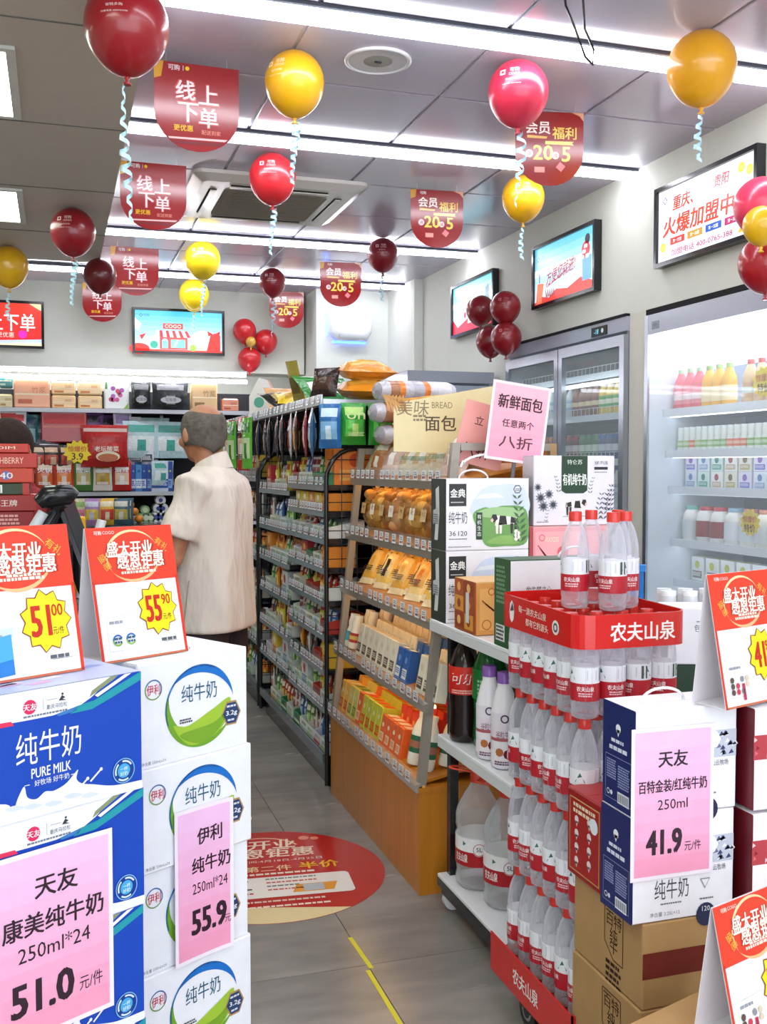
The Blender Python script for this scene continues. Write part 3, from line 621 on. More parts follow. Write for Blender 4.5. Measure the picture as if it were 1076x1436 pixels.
# glass door fridge
def fridge(label, loc, rz, Lf, hgt, doors, nshelf, head=True, zs=None):
    """front face is local -y; length Lf along local x from 0"""
    o = thing('glass_door_fridge', label, 'refrigerator', loc, rz)
    CB(o, 'back_panel', 0, .5, .05, Lf, .55, hgt-.08, '7c8b93', 'g'); CB(o, 'end_panel', 0, 0, 0, .03, .5, hgt-.08, 'a5adb6', 'g'); CB(o, 'end_panel', Lf-.03, 0, 0, Lf, .5, hgt-.08, 'a5adb6', 'g')
    CB(o, 'base', 0.03, 0, 0, Lf-.03, .5, .3, 'a9b0b8', 'g'); CB(o, 'header', 0, -.02, hgt-.08, Lf, .5, hgt, 'abb0bd', 'g')
    zz = zs or [.3+(hgt-.5)*i/nshelf for i in range(1, nshelf)]
    for z in zz:
        s_ = CB(o, 'shelf', .03, .08, z-.018, Lf-.03, .5, z, 'cfd8dd', 'g')
        CB(s_, 'price_rail', .03, .07, z-.03, Lf-.03, .08, z+.01, 'dfe8ee', 'g')
        g = G()
        for i in range(int(Lf/.05)): g.tube([(.05+i*.05, .078, z), (.05+i*.05, .078, z+.05)], .0018, 5, 'e8eef0', 'k', False)
        g.tube([(.04, .078, z+.05), (Lf-.04, .078, z+.05)], .0022, 5, 'e8eef0', 'k'); g.build('wire_fence', s_)
    n = doors; wd_ = Lf/n
    for i in range(n):
        x0 = i*wd_+.004; x1 = (i+1)*wd_-.004; z0, z1 = .3, hgt-.1
        d = CB(o, 'door', x0, -.035, z0, x0+.05, -.004, z1, 'b0b6c0', 'k'); CB(d, 'door_stile', x1-.05, -.035, z0, x1, -.004, z1, 'b0b6c0', 'k')
        CB(d, 'door_rail', x0+.05, -.035, z1-.06, x1-.05, -.004, z1, 'b0b6c0', 'k'); CB(d, 'door_rail', x0+.05, -.035, z0, x1-.05, -.004, z0+.07, 'b0b6c0', 'k')
        CB(d, 'pane', x0+.05, -.022, z0+.07, x1-.05, -.016, z1-.06, 'e2eef0', 'gl'); hx_ = x1-.03 if i % 2 == 0 else x0+.03
        G().tube([(hx_, -.04, 1.0), (hx_, -.06, 1.03), (hx_, -.06, 1.4), (hx_, -.04, 1.43)], .008, 8, 'c8ccd4', 'k').build('handle', d)
    CB(o, 'door_lamp', .06, .02, hgt-.35, Lf-.06, .04, hgt-.33, 'f2fbff', 'ec')
    return o
f1 = fridge('tall two-door glass fridge beside the white pilaster, silver header with display', (3.06, 6.66, 0), -PI/2, 1.59, 2.26, 2, 6, zs=(.62, .92, 1.2, 1.46, 1.73, 1.98))
CB(f1, 'shadow_gap', 0, -.03, 2.262, 1.59, .02, 2.275, '15161a')
g = G(); g.box(1.2, -.025, 2.185, 1.38, -.02, 2.24, '16181c', 'g'); g.fr((1.2, -.0252, 2.185), (1, 0, 0), (0, 0, 1)); g.mk = 'es'; g.Tx('-18', .06, .027, .028, '7fd0e8', 1); g.C(.13, .028, .014, '8898a0', 1); g.build('temperature_display', f1)
CF = [drink('can', c, c2, 'd0d4d8', c3) for c, c2, c3 in (('b8232c', 'f0e6e0', '7a1820'), ('2c8a4a', 'e0ecd8', '1f6a38'), ('2c5aa8', 'dfe6f4', '20407c'), ('3a3438', 'c8a860', '202024'), ('e88a3a', 'f6ead4', 'c86a24'))]
BF = [drink('tall', c, c2, c4, c3) for c, c2, c4, c3 in (('dfe8ea', 'e8f0f4', '5a8ac8', 'a8c8e0'), ('8a4a2a', 'e8d4a8', 'c83a30', '7a3a20'), ('e4c23a', 'f4f0d8', '3a8a4a', '5aa850'), ('6a5a9a', 'e0d8ec', 'f0f0f0', '4a3a80'), ('dcdcd6', 'b8c0b0', 'e0e0e0', '8a9a80'))]
for si, z in enumerate((.62, .92, 1.2, 1.46, 1.73)):
    for i in range(18):
        y = 6.58-i*.084
        if si in (0, 1, 3): q = (i//3+si) % 5; CF[q]((3.19, y, z+.001), 0, '%s drink can on fridge shelf %s from bottom, %s from the far end' % (('red', 'green', 'blue', 'black', 'orange')[q], ORD[si], ORD[i]), 'cans in the glass fridge', (1, 1, 1.3))
        else: q = (i//4+si) % 5; BF[q]((3.19, y, z+.001), 0, '%s drink bottle on fridge shelf %s from bottom, %s from the far end' % (('pale', 'brown', 'yellow', 'purple', 'grey')[q], ORD[si], ORD[i]), 'bottles in the glass fridge')
f2 = fridge('lower glass fridge facing the aisle at the far right corner', (2.36, 6.86, 0), 0, .66, 2.1, 1, 5)
for z, s_ in ((.62, 0), (.94, 1), (1.26, 2), (1.58, 3)):
    for i in range(7): BF[(i+s_) % 5]((2.43+i*.085, 6.98, z+.001), 0, 'drink bottle in the far corner fridge, %s shelf, %s from the left' % (ORD[s_], ORD[i]), 'bottles in the far corner fridge')

# ================================================================ soft packs
def pouch_g(w, h, t, c, c2=None, c3=None, seed=0, m='p', crimp=None, sag=0.0):
    """a stuffed bag, base centre at the origin, upright in x-z, front towards -y"""
    rnd = random.Random(seed); g = G(); nu, nv = 8, 10
    def th(i, j):
        a = math.sin(PI*i/nu)**.45 if 0 < i < nu else 0; b = math.sin(PI*min(1, max(0, (j-.7)/(nv-1.4))))**.5 if 1 <= j <= nv-1 else 0
        return t/2*a*b*(1+.1*math.sin(3*i+seed)+.08*math.sin(4*j+seed))
    for sgn in (-1, 1):
        V = []; Fs = []; Cs = []
        for j in range(nv+1):
            for i in range(nu+1):
                q = 1-.06*math.sin(PI*j/nv); V.append(((i/nu-.5)*w*q, sgn*(th(i, j)+.0004)+sag*math.sin(PI*j/nv), h*j/nv))
        for j in range(nv):
            for i in range(nu):
                a = j*(nu+1)+i; f = (a, a+1, a+nu+2, a+nu+1); Fs.append(f if sgn < 0 else f[::-1])
                u, v = (i+.5)/nu-.5, (j+.5)/nv-.5
                cc = c
                if c2 and abs(v+.08) < .2 and abs(u) < .36: cc = c2
                if c3 and ((v > .22 and v < .4 and abs(u) < .4) or (u*u+(v+.12)**2 < .03)): cc = c3
                if crimp and (j == 0 or j == nv-1): cc = crimp
                Cs.append(cc)
        g.add(V, Fs, Cs, m, True)
    return g
def pouch(name, cat, w, h, t, c, c2=None, c3=None, seed=0, m='p', crimp=None, txt=None, tc='ffffff', hole=False):
    def mk():
        o = link(name, None); tag(o, '', cat); pouch_g(w, h, t, c, c2, c3, seed, m, crimp).build('bag', o)
        if txt:
            g = G(); g.fr((-w/2, -t*.55, 0), (1, 0, 0), (0, 0, 1)); g.mk = m if m != 'v' else 'p'
            g.Tx(txt, w*.5, h*.68, h*.16, tc, 1, w=w*.7, bold=.02); g.fine(w*.2, h*.3, w*.6, 3, h*.02, tc, 1, seed); g.build('printing', o)
        return o
    return Proto(mk)
def tray_proto(name, w, d, h, c, c2, seed):
    """shelf-ready display tray, front lower than the back"""
    def mk():
        o = link(name, None); tag(o, '', 'display tray'); g = G(); hf = h*.62
        g.box(-w/2, 0, 0, w/2, d, .004, c); g.box(-w/2, 0, 0, w/2, .003, hf, c); g.box(-w/2, d-.003, 0, w/2, d, h, c)
        for s_ in (-1, 1): g.prismx([(0, 0), (d, 0), (d, h), (0, hf)], s_*w/2-.002, s_*w/2+.002, c)
        g.build('tray', o); g = G(); g.fr((-w/2, 0, 0), (1, 0, 0), (0, 0, 1)); rnd = random.Random(seed)
        g.R(w*.05, hf*.12, w*.95, hf*.38, c2, 1); g.Tx(('好吃点', '小零食', '香脆', '果冻', '山楂', '辣条', '豆干')[seed % 7], w*.5, hf*.68, hf*.34, ('5a6a5a', '7a2a20', '3a4a5a')[seed % 3], 2, w=w*.5, bold=.02)
        g.C(w*.87, hf*.7, hf*.18, ('d8d23a', '6aa84a', 'c83a34')[seed % 3], 2, 10); g.fr((-w/2-.002, d, 0), (0, -1, 0), (0, 0, 1)); g.R(d*.1, h*.1, d*.8, h*.3, c2, 1); g.build('printing', o)
        return o
    return Proto(mk)
def price_tags(par, x, y0, y1, z, step=.075, sx=-1, lean=.006):
    g = G(); g.add([(x, 0, z), (x, .045, z), (x-lean, .045, z-.034), (x-lean, 0, z-.034)], [(0, 1, 2, 3)], 'e8eaf2'); g.fr((x-lean*.9, .042, z-.032), (0, -1, 0), (lean/.034, 0, 1))
    g.fine(.003, .027, .03, 2, .004, '6a6a74', 0, 3); g.R(.004, .004, .024, .012, '8a3038', 0); g.R(.028, .004, .036, .014, '3c3c44', 0)
    me = g.mesh('price_tag'); y = y0; i = 0; rnd = random.Random(int(z*1000))
    while y < y1-.045:
        o = link('price_tag', me, par, (0, y, 0)); y += step*rnd.choice((.8, 1, 1, 1.5)); i += 1

# ================================================================ black gondola
def gondola(label, y0, y1, x0=1.12, depth=.42, bays=None):
    o = thing('gondola_shelf', label, 'shelf', (x0, y0, 0)); Lg = y1-y0
    CB(o, 'kick_plate', .02, .03, 0, depth, Lg-.03, .105, '1b1c21', 'g'); CB(o, 'bottom_deck', 0, .02, .105, depth, Lg-.02, .14, '25262b', 'g')
    CB(o, 'deck_price_rail', -.012, .02, .108, 0, Lg-.02, .15, '59636b', 'g'); CB(o, 'back_panel', depth-.01, .02, .14, depth+.01, Lg-.02, 1.72, '1d1e22', 't')
    for y in (0.0, Lg-.03): CB(o, 'upright', depth-.03, y, 0, depth+.02, y+.03, 1.73, '17181b', 'g')
    for b0, b1, zs in bays:
        for z in zs:
            s_ = CB(o, 'shelf', .0, b0+.005, z-.022, depth-.02, b1-.005, z, '222328', 'g')
            CB(s_, 'price_rail', -.008, b0+.005, z-.024, 0, b1-.005, z+.004, '858f96', 'g')
            f_ = G().box(-.004, b0+.01, z+.004, -.002, b1-.01, z+.05, 'dfe8ea', 'cf').build('clear_fence', s_)
            price_tags(s_, -.009, b0+.02, b1-.01, z+.036, .055, lean=.003)
    # arched wire end frames
    for y in (-.012, Lg+.012):
        a = G(); pts = [(0, y, 0.02), (0, y, 1.36)]+[(.13-.13*math.cos(PI/2*i/6), y, 1.36+.14*math.sin(PI/2*i/6)) for i in range(1, 7)]+[(depth-.02, y, 1.5)]
        a.tube(pts, .0105, 8, '18191c', 'g'); fr_ = a.build('end_arch', o)
        w = G()
        for i in range(1, 6): w.tube([(i*.07, y, .12), (i*.07, y, 1.49)], .0022, 5, '2c2d30', 'g')
        for i in range(22): w.tube([(.005, y, .15+i*.062), (depth-.02, y, .15+i*.062)], .0022, 5, '2c2d30', 'g')
        w.build('wire_mesh', fr_)
    s_ = CB(o, 'top_shelf', -.01, 0, 1.685, depth, Lg, 1.7, '33343a', 'g'); CB(s_, 'top_rail', -.022, 0, 1.69, -.012, Lg, 1.735, 'c7d2dc', 'g'); CB(s_, 'end_rail', -.012, -.012, 1.69, depth, -.002, 1.715, 'b9bec6', 'k')
    price_tags(s_, -.023, .0, Lg, 1.735, .07, lean=.004)
    return o
ZN = [1.34, 1.225, 1.105, .975, .83, .68, .525, .36]; ZF = [1.30, 1.10, .925, .745, .555, .38]
gA = gondola('black gondola shelf with arched wire ends, nearer unit along the aisle', 4.34, 5.84, bays=[(0, .72, ZN), (.72, 1.5, ZF)])
gB = gondola('black gondola shelf behind the man in the white shirt, farther unit', 5.93, 7.6, bays=[(0, .85, [1.36, 1.14, .9, .65, .4]), (.85, 1.67, [1.36, 1.1, .82, .5])])
TR = [tray_proto('display_tray', .13, .17, .095, c, c2, i) for i, (c, c2) in enumerate((('dfe4dc', 'a8c8a0'), ('e6e6e0', 'c0c8d8'), ('b83a30', 'e8c84a'), ('d8e0e0', '8cb86c'), ('e8e2d0', 'd89a4a'), ('3c8a5a', 'd8e6c8'), ('dcd8e6', 'b83a4a')))]
TN = ['white and green', 'off-white', 'red', 'pale blue-white', 'cream', 'green', 'lilac-white']
PK = [pouch('snack_packet', 'snack', .055, .12, .03, c, c2, c3, i) for i, (c, c2, c3) in enumerate((('a82a24', 'e8b44a', 'f0e0d0'), ('3c3840', '8a3a40', 'd8c8b0'), ('d8c63a', 'e8e0a0', 'b83a20'), ('4a7a3a', 'a8c878', 'f0f0d8'), ('d8d4d0', 'b86a70', '8a2a30'), ('e08a2a', 'f4d078', 'a83018'), ('3a5a98', 'b8c8e8', 'f0f0f4')))]
PN = ['red', 'black', 'yellow', 'green', 'pale', 'orange', 'blue']
BXP = [carton('snack_box', 'snack box', .12, .12, .13, c, c2, c3, i) for i, (c, c2, c3) in enumerate((('e08a2c', 'b83a20', 'f4d8a0'), ('c0303a', 'f0d8c8', 'e8b848'), ('e8c23c', 'c04030', 'f8f0d8'), ('d8dcdc', '5a88b0', 'b83a40')))]
BXN = ['orange', 'red', 'yellow', 'white']
rs = random.Random(11)
def stock(gy, zs, b0, b1, unit, x0=1.12):
    for k_, z in enumerate(zs):
        gap = (zs[k_-1]-z if k_ else 1.68-z)-.03; y = gy+b0+.085; j = 0
        while y < gy+b1-.06:
            kind = rs.random(); pos = '%s on %s shelf down, %s' % (ORD[j], ORD[k_], unit)
            if kind < .6 and gap > .09:
                q = rs.choice((0, 1, 3, 4, 0, 1, 6, 2, 5)); sc = min(1, gap/.1); TR[q]((x0+.012, y, z+.001), -PI/2, '%s display tray, %s' % (TN[q], pos), 'display trays on the gondola', (1, 1, sc*.92))
                q2 = rs.randrange(7)
                for n_ in range(2):
                    PK[q2]((x0+.055+.04*n_, y+.03-.055*n_, z+.008), -PI/2+rs.uniform(-.2, .2), '%s packet, %s left in tray %s' % (PN[q2], ('front', 'back')[n_], pos), 'snack packets in gondola trays', (1, 1, min(1.0, gap*.85/.12)))
                    if True: PK[q2]((x0+.06+.04*n_, y-.03, z+.008), -PI/2+rs.uniform(-.2, .2), '%s packet, %s right in tray %s' % (PN[q2], ('front', 'back')[n_], pos), 'snack packets in gondola trays', (1, 1, min(1.0, gap*.8/.12)))
                    if n_ == 0 and gap < .13: break
                y += .137
            elif kind < .8:
                q = rs.randrange(4); BXP[q]((x0+.02, y, z+.001), -PI/2, '%s snack box, %s' % (BXN[q], pos), 'snack boxes on the gondola', (1, 1, min(1.0, gap*.93/.13))); y += .13
            else:
                q = rs.randrange(7); h_ = min(1.25, gap*.95/.12)
                for n_ in range(2): PK[q]((x0+.04+.03*(n_), y-.03+.062*n_, z+.001), -PI/2+rs.uniform(-.3, .3), '%s packet, %s of a loose pair, %s' % (PN[q], ('left', 'right')[n_], pos), 'snack packets on gondola shelves', (1, 1, h_))
                y += .135
            j += 1
UA, UB = 'near gondola', 'far gondola'
stock(4.34, ZN+[.14], 0, .72, UA+' near bay'); stock(4.34, ZF+[.14], .72, 1.5, UA+' far bay')
stock(5.93, [1.36, 1.14, .9, .65, .4, .14], 0, .85, UB)
# hanging packs under the top rail of the nearer gondola
HP = [pouch('hanging_snack_bag', 'snack bag', .15, .22, .035, c, c2, c3, i, 'f') for i, (c, c2, c3) in enumerate((('2e2a30', '4a4048', 'b8a8a0'), ('3a3238', 'a8a0a4', 'b83a44'), ('d8d4d8', '8a2a34', 'b84048'), ('4a3020', 'd8b068', 'a82a30'), ('8a2434', 'e0c0b8', 'c84850'), ('3a6a98', '9ac8e0', 'f0f0f0')))]
for i, q in enumerate((5, 4, 3, 2, 1, 0, 0, 1, 0)):
    o = HP[q]((1.075+.01*(i % 2), 4.40+i*.155, 1.462), -PI/2-.2, ('blue', 'dark red', 'brown and gold', 'pale and red', 'black and silver', 'black', 'charcoal', 'dark grey', 'dark far')[i]+' snack bag hanging under top rail of nearer gondola, %s from near end' % ORD[i], 'bags hanging on the gondola'); o.rotation_euler[1] = .1*(-1)**i
GBG = pouch('puffy_snack_bag', 'snack bag', .115, .18, .08, '2f9a34', '5cc44a', 'b8e07c', 3, 'f', txt='on', tc='d8f0a8')
for i, (x, y) in enumerate(((1.22, 4.30), (1.34, 4.29), (1.455, 4.3))): GBG((x, y-.05, 1.515), .05*i, '%s green crisp bag hanging on the near end of the gondola' % ('left', 'middle', 'right')[i], 'green crisp bags')
pouch('puffy_snack_bag', 'snack bag', .1, .19, .07, '2a6aa8', '7ab0d8', 'c8e0f0', 5, 'f')((1.12, 4.26, 1.5), -.5, 'blue crisp bag hanging at the near left corner of the gondola')
ob = carton('orange_tub', 'tub', .2, .16, .16, 'ec8430', 'f6b45c', 'd8501c', 2); ob((1.26, 4.345, 1.341), 0, 'orange snack tub behind the wire end of the gondola')
# things on top of the gondola
OBG = pouch('pillow_bag', 'snack bag', .25, .24, .1, 'e4922a', 'f2b84a', None, 4, 'f', txt='沙琪玛', tc='7a2a10')
for i, (x, y, z, s_) in enumerate(((1.33, 4.33, 1.752, 1), (1.34, 4.34, 1.838, 1.02))):
    o = OBG((x, y, z), .05, '%s orange pillow bag lying on the near end of the gondola top' % ('lower', 'upper')[i], 'orange bags on the gondola top'); o.rotation_euler = (-PI/2+.12, 0, .05*i)
for lab, x, y, z, w, h, t, c, c2, rx, rz in (
        ('green and white flat bag leaning on the gondola top behind orange bags', 1.27, 4.75, 1.705, .3, .2, .06, '2f8a3c', 'e8efe0', -.9, .3),
        ('yellow lying bag on the gondola top rail', 1.22, 5.1, 1.71, .3, .17, .07, 'e8c42c', 'c89a30', -1.2, -.1),
        ('black and gold crinkled bag on the gondola top', 1.2, 5.35, 1.71, .26, .15, .07, '2a2824', 'b8a468', -1.1, .5),
        ('olive upright snack bag poking over the gondola top rail', 1.14, 4.92, 1.71, .1, .2, .03, 'a8943a', '6a5a28', .25, -1.2),
        ('dark brown bag end beside the orange pillow bags', 1.15, 4.5, 1.705, .14, .14, .07, '2c1c18', '4a2a1c', -.3, -.8),
        ('cream stand-up bag on the gondola top, far end', 1.25, 5.6, 1.71, .26, .16, .08, 'e2b07c', 'f0d8b8', -.7, .1)):
    o = pouch('snack_bag', 'snack bag', w, h, t, c, c2, None, len(lab), 'f')((x, y, z+.03), rz, lab); o.rotation_euler = (rx, 0, rz)
# folded paper gift bags on the farther gondola
for i, (px, zt, w, c) in enumerate(((338, .24, .12, 'e9e4dc'), (356, .26, .14, 'e4a06a'), (378, .22, .12, 'e8dcd0'), (398, .2, .12, 'e09a78'))):
    p = at(px, 606, Y=6.05+.12*i); g = G(); h = zt
    g.prism([(-w/2, 0), (w/2, 0), (w/2, h*.55), (0, h), (-w/2, h*.55)][::1], 0, .16, c, 'p'); g.fr((-w/2, 0, 0), (1, 0, 0), (0, 0, 1)); g.C(w/2, h*.4, w*.26, ('5aa890', 'c86a3a', 'd8a848', 'b84a3a')[i], 1)
    tag(g.build('gable_carton', None, (1.14+.07*i, 5.97+.28*i, 1.702), -.5), '%s gable-topped carton on top of the farther gondola, %s from the near end' % (('white', 'orange', 'pale', 'salmon')[i], ORD[i]), 'carton', 'gable cartons on the gondola')
RP = pouch('hanging_snack_pack', 'snack', .15, .32, .03, 'c82c22', 'e8c0a0', 'f4ece4', 8, 'f', txt='辣', tc='2a1010'); GP = pouch('hanging_snack_pack', 'snack', .14, .3, .03, '6abf3c', 'd8ecb8', '3a8a2a', 9, 'f')
for i in range(3): RP((1.07, 6.12+i*.5, 1.4), -1.3, 'tall red snack pack hanging on farther gondola, %s from near end' % ORD[i], 'tall hanging packs'); GP((1.07, 5.98+i*.55, 1.41), -1.3, 'tall green snack pack hanging on farther gondola, %s from near end' % ORD[i], 'tall hanging packs')

# ================================================================ bread rack
o = br = thing('bread_rack', 'sloping bread display rack with orange wooden base and grey-brown frame', 'rack', (1.13, 3.15, 0)); Lb = 1.15
m, nt, N, L, B = newmat('wd', 'orange_wood_veneer')
tc = N.new('ShaderNodeTexCoord'); mp = N.new('ShaderNodeMapping'); mp.inputs['Scale'].default_value = (14, 14, 1.2); wv = N.new('ShaderNodeTexNoise'); wv.inputs['Scale'].default_value = 2.5; wv.inputs['Detail'].default_value = 6
L.new(tc.outputs['Object'], mp.inputs[0]); L.new(mp.outputs[0], wv.inputs['Vector']); cr = N.new('ShaderNodeValToRGB'); cr.color_ramp.elements[0].color = hx('a65f10'); cr.color_ramp.elements[1].color = hx('cc8420')
L.new(wv.outputs['Fac'], cr.inputs[0]); L.new(cr.outputs[0], B.inputs['Base Color']); B.inputs['Roughness'].default_value = .4
CB(o, 'base_side_panel', 0, 0, 0, .018, Lb, .36, 'b87020', 'wd'); CB(o, 'base_end_panel', .018, 0, 0, .5, .018, .345, 'b87020', 'wd'); CB(o, 'base_end_panel', .018, Lb-.018, 0, .5, Lb, .345, 'b87020', 'wd')
CB(o, 'base_cap', -.004, -.004, .345, .5, Lb+.004, .362, 'c08a50', 'wd'); G().box(.0, .0, .3605, .02, Lb, .366, 'e8b060', 'p').build('cap_edge', o)
FC = '948b80'
def px_(z): return .0+(z-.36)*.105
for y in (.012, Lb-.037):
    g = G(); g.add([(px_(.36)+a, y+b, .362) for a, b in ((0, 0), (.028, 0), (.028, .025), (0, .025))]+[(px_(1.5)+a, y+b, 1.5) for a, b in ((0, 0), (.028, 0), (.028, .025), (0, .025))], [(0, 1, 2, 3), (7, 6, 5, 4), (0, 4, 5, 1), (1, 5, 6, 2), (2, 6, 7, 3), (3, 7, 4, 0)], FC, 'g'); g.build('front_post', o)
    CB(o, 'rear_post', .475, y, .362, .5, y+.025, 1.5, 'a08058', 'g'); CB(o, 'top_cross_bar', .148, y, 1.475, .475, y+.025, 1.5, FC, 'g')
CB(o, 'back_board', .495, .03, .362, .503, Lb-.03, 1.5, '5c4632', 'wd')
BZ = [(.385, 'fifth'), (.65, 'fourth'), (.92, 'third'), (1.15, 'second'), (1.385, 'top')]; TILT = math.radians(11)
BSH = {}
for z, nm in BZ:
    x = px_(z); s_ = link('shelf', None, o, (x, 0, z-.014)); s_.rotation_euler = (0, -TILT, 0); BSH[nm] = (x, z)
    G().box(.005, .03, -.01, .44-x, Lb-.03, .0, 'c89858', 'wd').build('board', s_)
    G().box(-.018, .0, -.024, .005, Lb, .004, FC, 'g').build('rail', s_); G().box(-.016, .01, .004, -.013, Lb-.01, .05, 'e6ecee', 'cf').build('clear_fence', s_)
    price_tags(s_, -.018, .03, Lb-.02, .042, .085, lean=.008)
    if nm != 'top': G().box(.08, .04, .0, .095, Lb-.04, .006, 'ffc04a', 'ew').build('lamp_seat', s_) if False else None
for z, nm in ((.885, ''), (1.118, ''), (1.352, ''), (.616, '')):       # warm strip lamps under the shelves
    G().box(px_(z)+.03, .05, z-.006, px_(z)+.05, Lb-.05, z+.004, 'ffcf80', 'ew').build('warm_lamp', o)
def bsh(nm, depth): # point on a bread shelf at a depth from its rail
    x, z = BSH[nm]; return 1.13+x+depth*math.cos(TILT), z-.013+depth*math.sin(TILT)
def onshelf(pr_, nm, depth, y, lab, grp, lean=0, rz=-PI/2, sc=None, dz=0):
    X, Z = bsh(nm, depth); ob = pr_((X, 3.15+y, Z+.002+dz), rz, lab, grp, sc)
    ob.rotation_mode = 'XYZ'; M_ = Matrix.Rotation(rz, 4, 'Z') @ Matrix.Rotation(-TILT-lean, 4, 'X'); ob.rotation_euler = M_.to_euler(); return ob
# yogurt cartons, fourth shelf
YC = carton('yogurt_carton', 'carton', .062, .04, .13, 'ece2cc', '5a4a40', 'd8cdb4', 4); YB = carton('yogurt_carton', 'carton', .062, .04, .12, '2e5ea8', 'f0f0ea', '7aa0d8', 5)
PB = drink('small', 'f0ead8', '5aa8b8', 'f4f0e6', '48a0b0'); PBY = drink('small', 'f4ecd8', 'd8b858', 'f6f2ea', 'b83a30')
for r_ in range(5):
    for i in range(11):
        y = 1.0-.072*i
        if i < 2: onshelf((PB, PBY)[i], 'fourth', .04+.07*r_, 1.09-.055*i, '%s yogurt bottle, far end of fourth bread-rack shelf, %s row back' % (('blue-capped', 'red-capped')[i], ORD[r_]), 'yogurt bottles on the bread rack', sc=(1, 1, 1.35)); continue
        if i < 9: onshelf(YC, 'fourth', .02+.075*r_, y+.05, 'cream yogurt carton on the fourth bread-rack shelf, %s from far end, %s row back' % (ORD[i-2], ORD[r_]), 'cream yogurt cartons')
        else: onshelf(YB, 'fourth', .02+.075*r_, y+.045, 'blue and cream yogurt carton on the fourth bread-rack shelf, %s row back, %s' % (ORD[r_], ('left', 'right')[i-9]), 'blue yogurt cartons')
for i in range(3):
    for r_ in range(3): onshelf(YC, 'fourth', .02+.075*r_, .16-.068*i, 'cream milk carton at the near end of the fourth bread-rack shelf, %s row, %s' % (ORD[r_], ORD[i]), 'near end cream cartons')
# bottom shelf: juices and teas
TC = [carton('tea_carton', 'carton', .056, .045, .14, c, c2, c3, i) for i, (c, c2, c3) in enumerate((('e8b04a', 'c83a24', 'f4e0b0'), ('d8c868', '5a8a3a', 'e8e4c0'), ('e8642a', 'f6d8b0', 'fbe8c8'), ('c8c83a', 'e8441c', 'f0e8b0'), ('d83a28', 'f0c8b8', 'e8a848')))]
TNM = ['amber', 'olive', 'orange', 'lime and red', 'red']
WB = drink('tall', 'f4f0e4', 'b0705a', 'f2ede2', '2f6a4a')
for r_ in range(5):
    for i in range(15):
        y = 1.08-.064*i
        if i >= 13: continue
        q = 0 if i < 2 else 1 if i < 4 else 2 if i < 5 else 3 if i < 9 else 4
        if i in (9, 10, 11, 12) and r_ == 0: q = 2
        onshelf(TC[q], 'fifth', .02+.075*r_, y, '%s drink carton on bottom bread-rack shelf, %s from far end, %s row' % (TNM[q], ORD[i], ORD[r_]), 'drink cartons on the bottom bread shelf', sc=(1, 1.55, .78 if 9 <= i and r_ == 0 else .92))
for i, (d_, y) in enumerate(((.05, .2), (.06, .11), (.13, .1), (.2, .1), (.27, .1))): onshelf(WB, 'fifth', d_, y, 'white yogurt bottle with green-brown label near the frame post, %s' % ('nearest the aisle', 'second', 'third', 'fourth', 'fifth')[i], 'white bottles at the near end', sc=(.85, .85, .85))
# orange boxes seen behind
for nm, y, c, lab in (('fourth', 1.06, 'e8862c', ''),): pass
# third shelf: long bread packs leaning back
LP = [pouch('bread_pack', 'bread', .11, .27, .05, c, c2, c3, i, 'f', crimp='f6e8c0', txt=t_, tc='3a2414') for i, (c, c2, c3, t_) in enumerate((('e9b548', 'f3d58c', 'e8c060', '面包'), ('f2d06a', 'f7e6ac', '2c2420', '吐司'), ('f0c25a', 'e8a23c', '3a2a24', '蛋糕'), ('f6dc98', 'e8b868', 'e08c2c', '手撕包')))]
for i in range(11):
    q = (0, 1, 1, 3, 0, 2, 3, 2, 1, 2, 3)[i]; onshelf(LP[q], 'third', .07+.03*(i % 2), 1.05-.1*i, 'long yellow bread pack leaning on the third bread-rack shelf, %s from far end' % ORD[i], 'long bread packs', lean=.42, rz=-PI/2+.25, sc=(1, 1, .95))
# second shelf: clear bags of buns
m = MT['v']
def bunbag(seed, bc, pc_):
    def mk():
        o = link('bun_bag', None); tag(o, '', 'bread'); rnd = random.Random(seed)
        for i in range(5):
            g = G(); g.ball((rnd.uniform(-.035, .035), rnd.uniform(-.02, .02), .035+.032*i), (.04, .03, .026), pc_ if i % 2 else bc, 't', 10, 7); g.build('bun', o)
        g = pouch_g(.15, .2, .1, bc, None, None, seed, 'v'); g.build('clear_bag', o)
        g = G()
        for i in range(9): a = 2*PI*i/9; g.add([(0, 0, .19), (.05*math.cos(a), .03*math.sin(a), .235), (.05*math.cos(a+.5), .03*math.sin(a+.5), .23)], [(0, 1, 2)], 'f4e6b8', 'v')
        g.build('bag_ruffle', o)
        g = G(); g.fr((-.03, -.052, .07), (1, 0, 0), (0, 0, 1)); g.R(0, 0, .06, .05, pc_ if seed % 2 else 'f4efe2', 1); g.Tx('手工', .03, .03, .018, '8a3a20', 2); g.build('sticker', o); return o
    return Proto(mk)
BB = [bunbag(1, 'b8864a', 'd8b070'), bunbag(2, 'd0a24c', 'e8cc80'), bunbag(3, 'a87444', 'dcc08c'), bunbag(4, 'c89868', 'e8d0a8')]
for i in range(9):
    for r_ in range(2): onshelf(BB[(i+2*r_) % 4], 'second', .08+.11*r_, 1.06-.125*i, 'clear bag of golden buns, second bread-rack shelf, %s from far end, %s row' % (ORD[i], ('front', 'rear')[r_]), 'bags of buns', lean=-.05, sc=(.95, .95, .9))
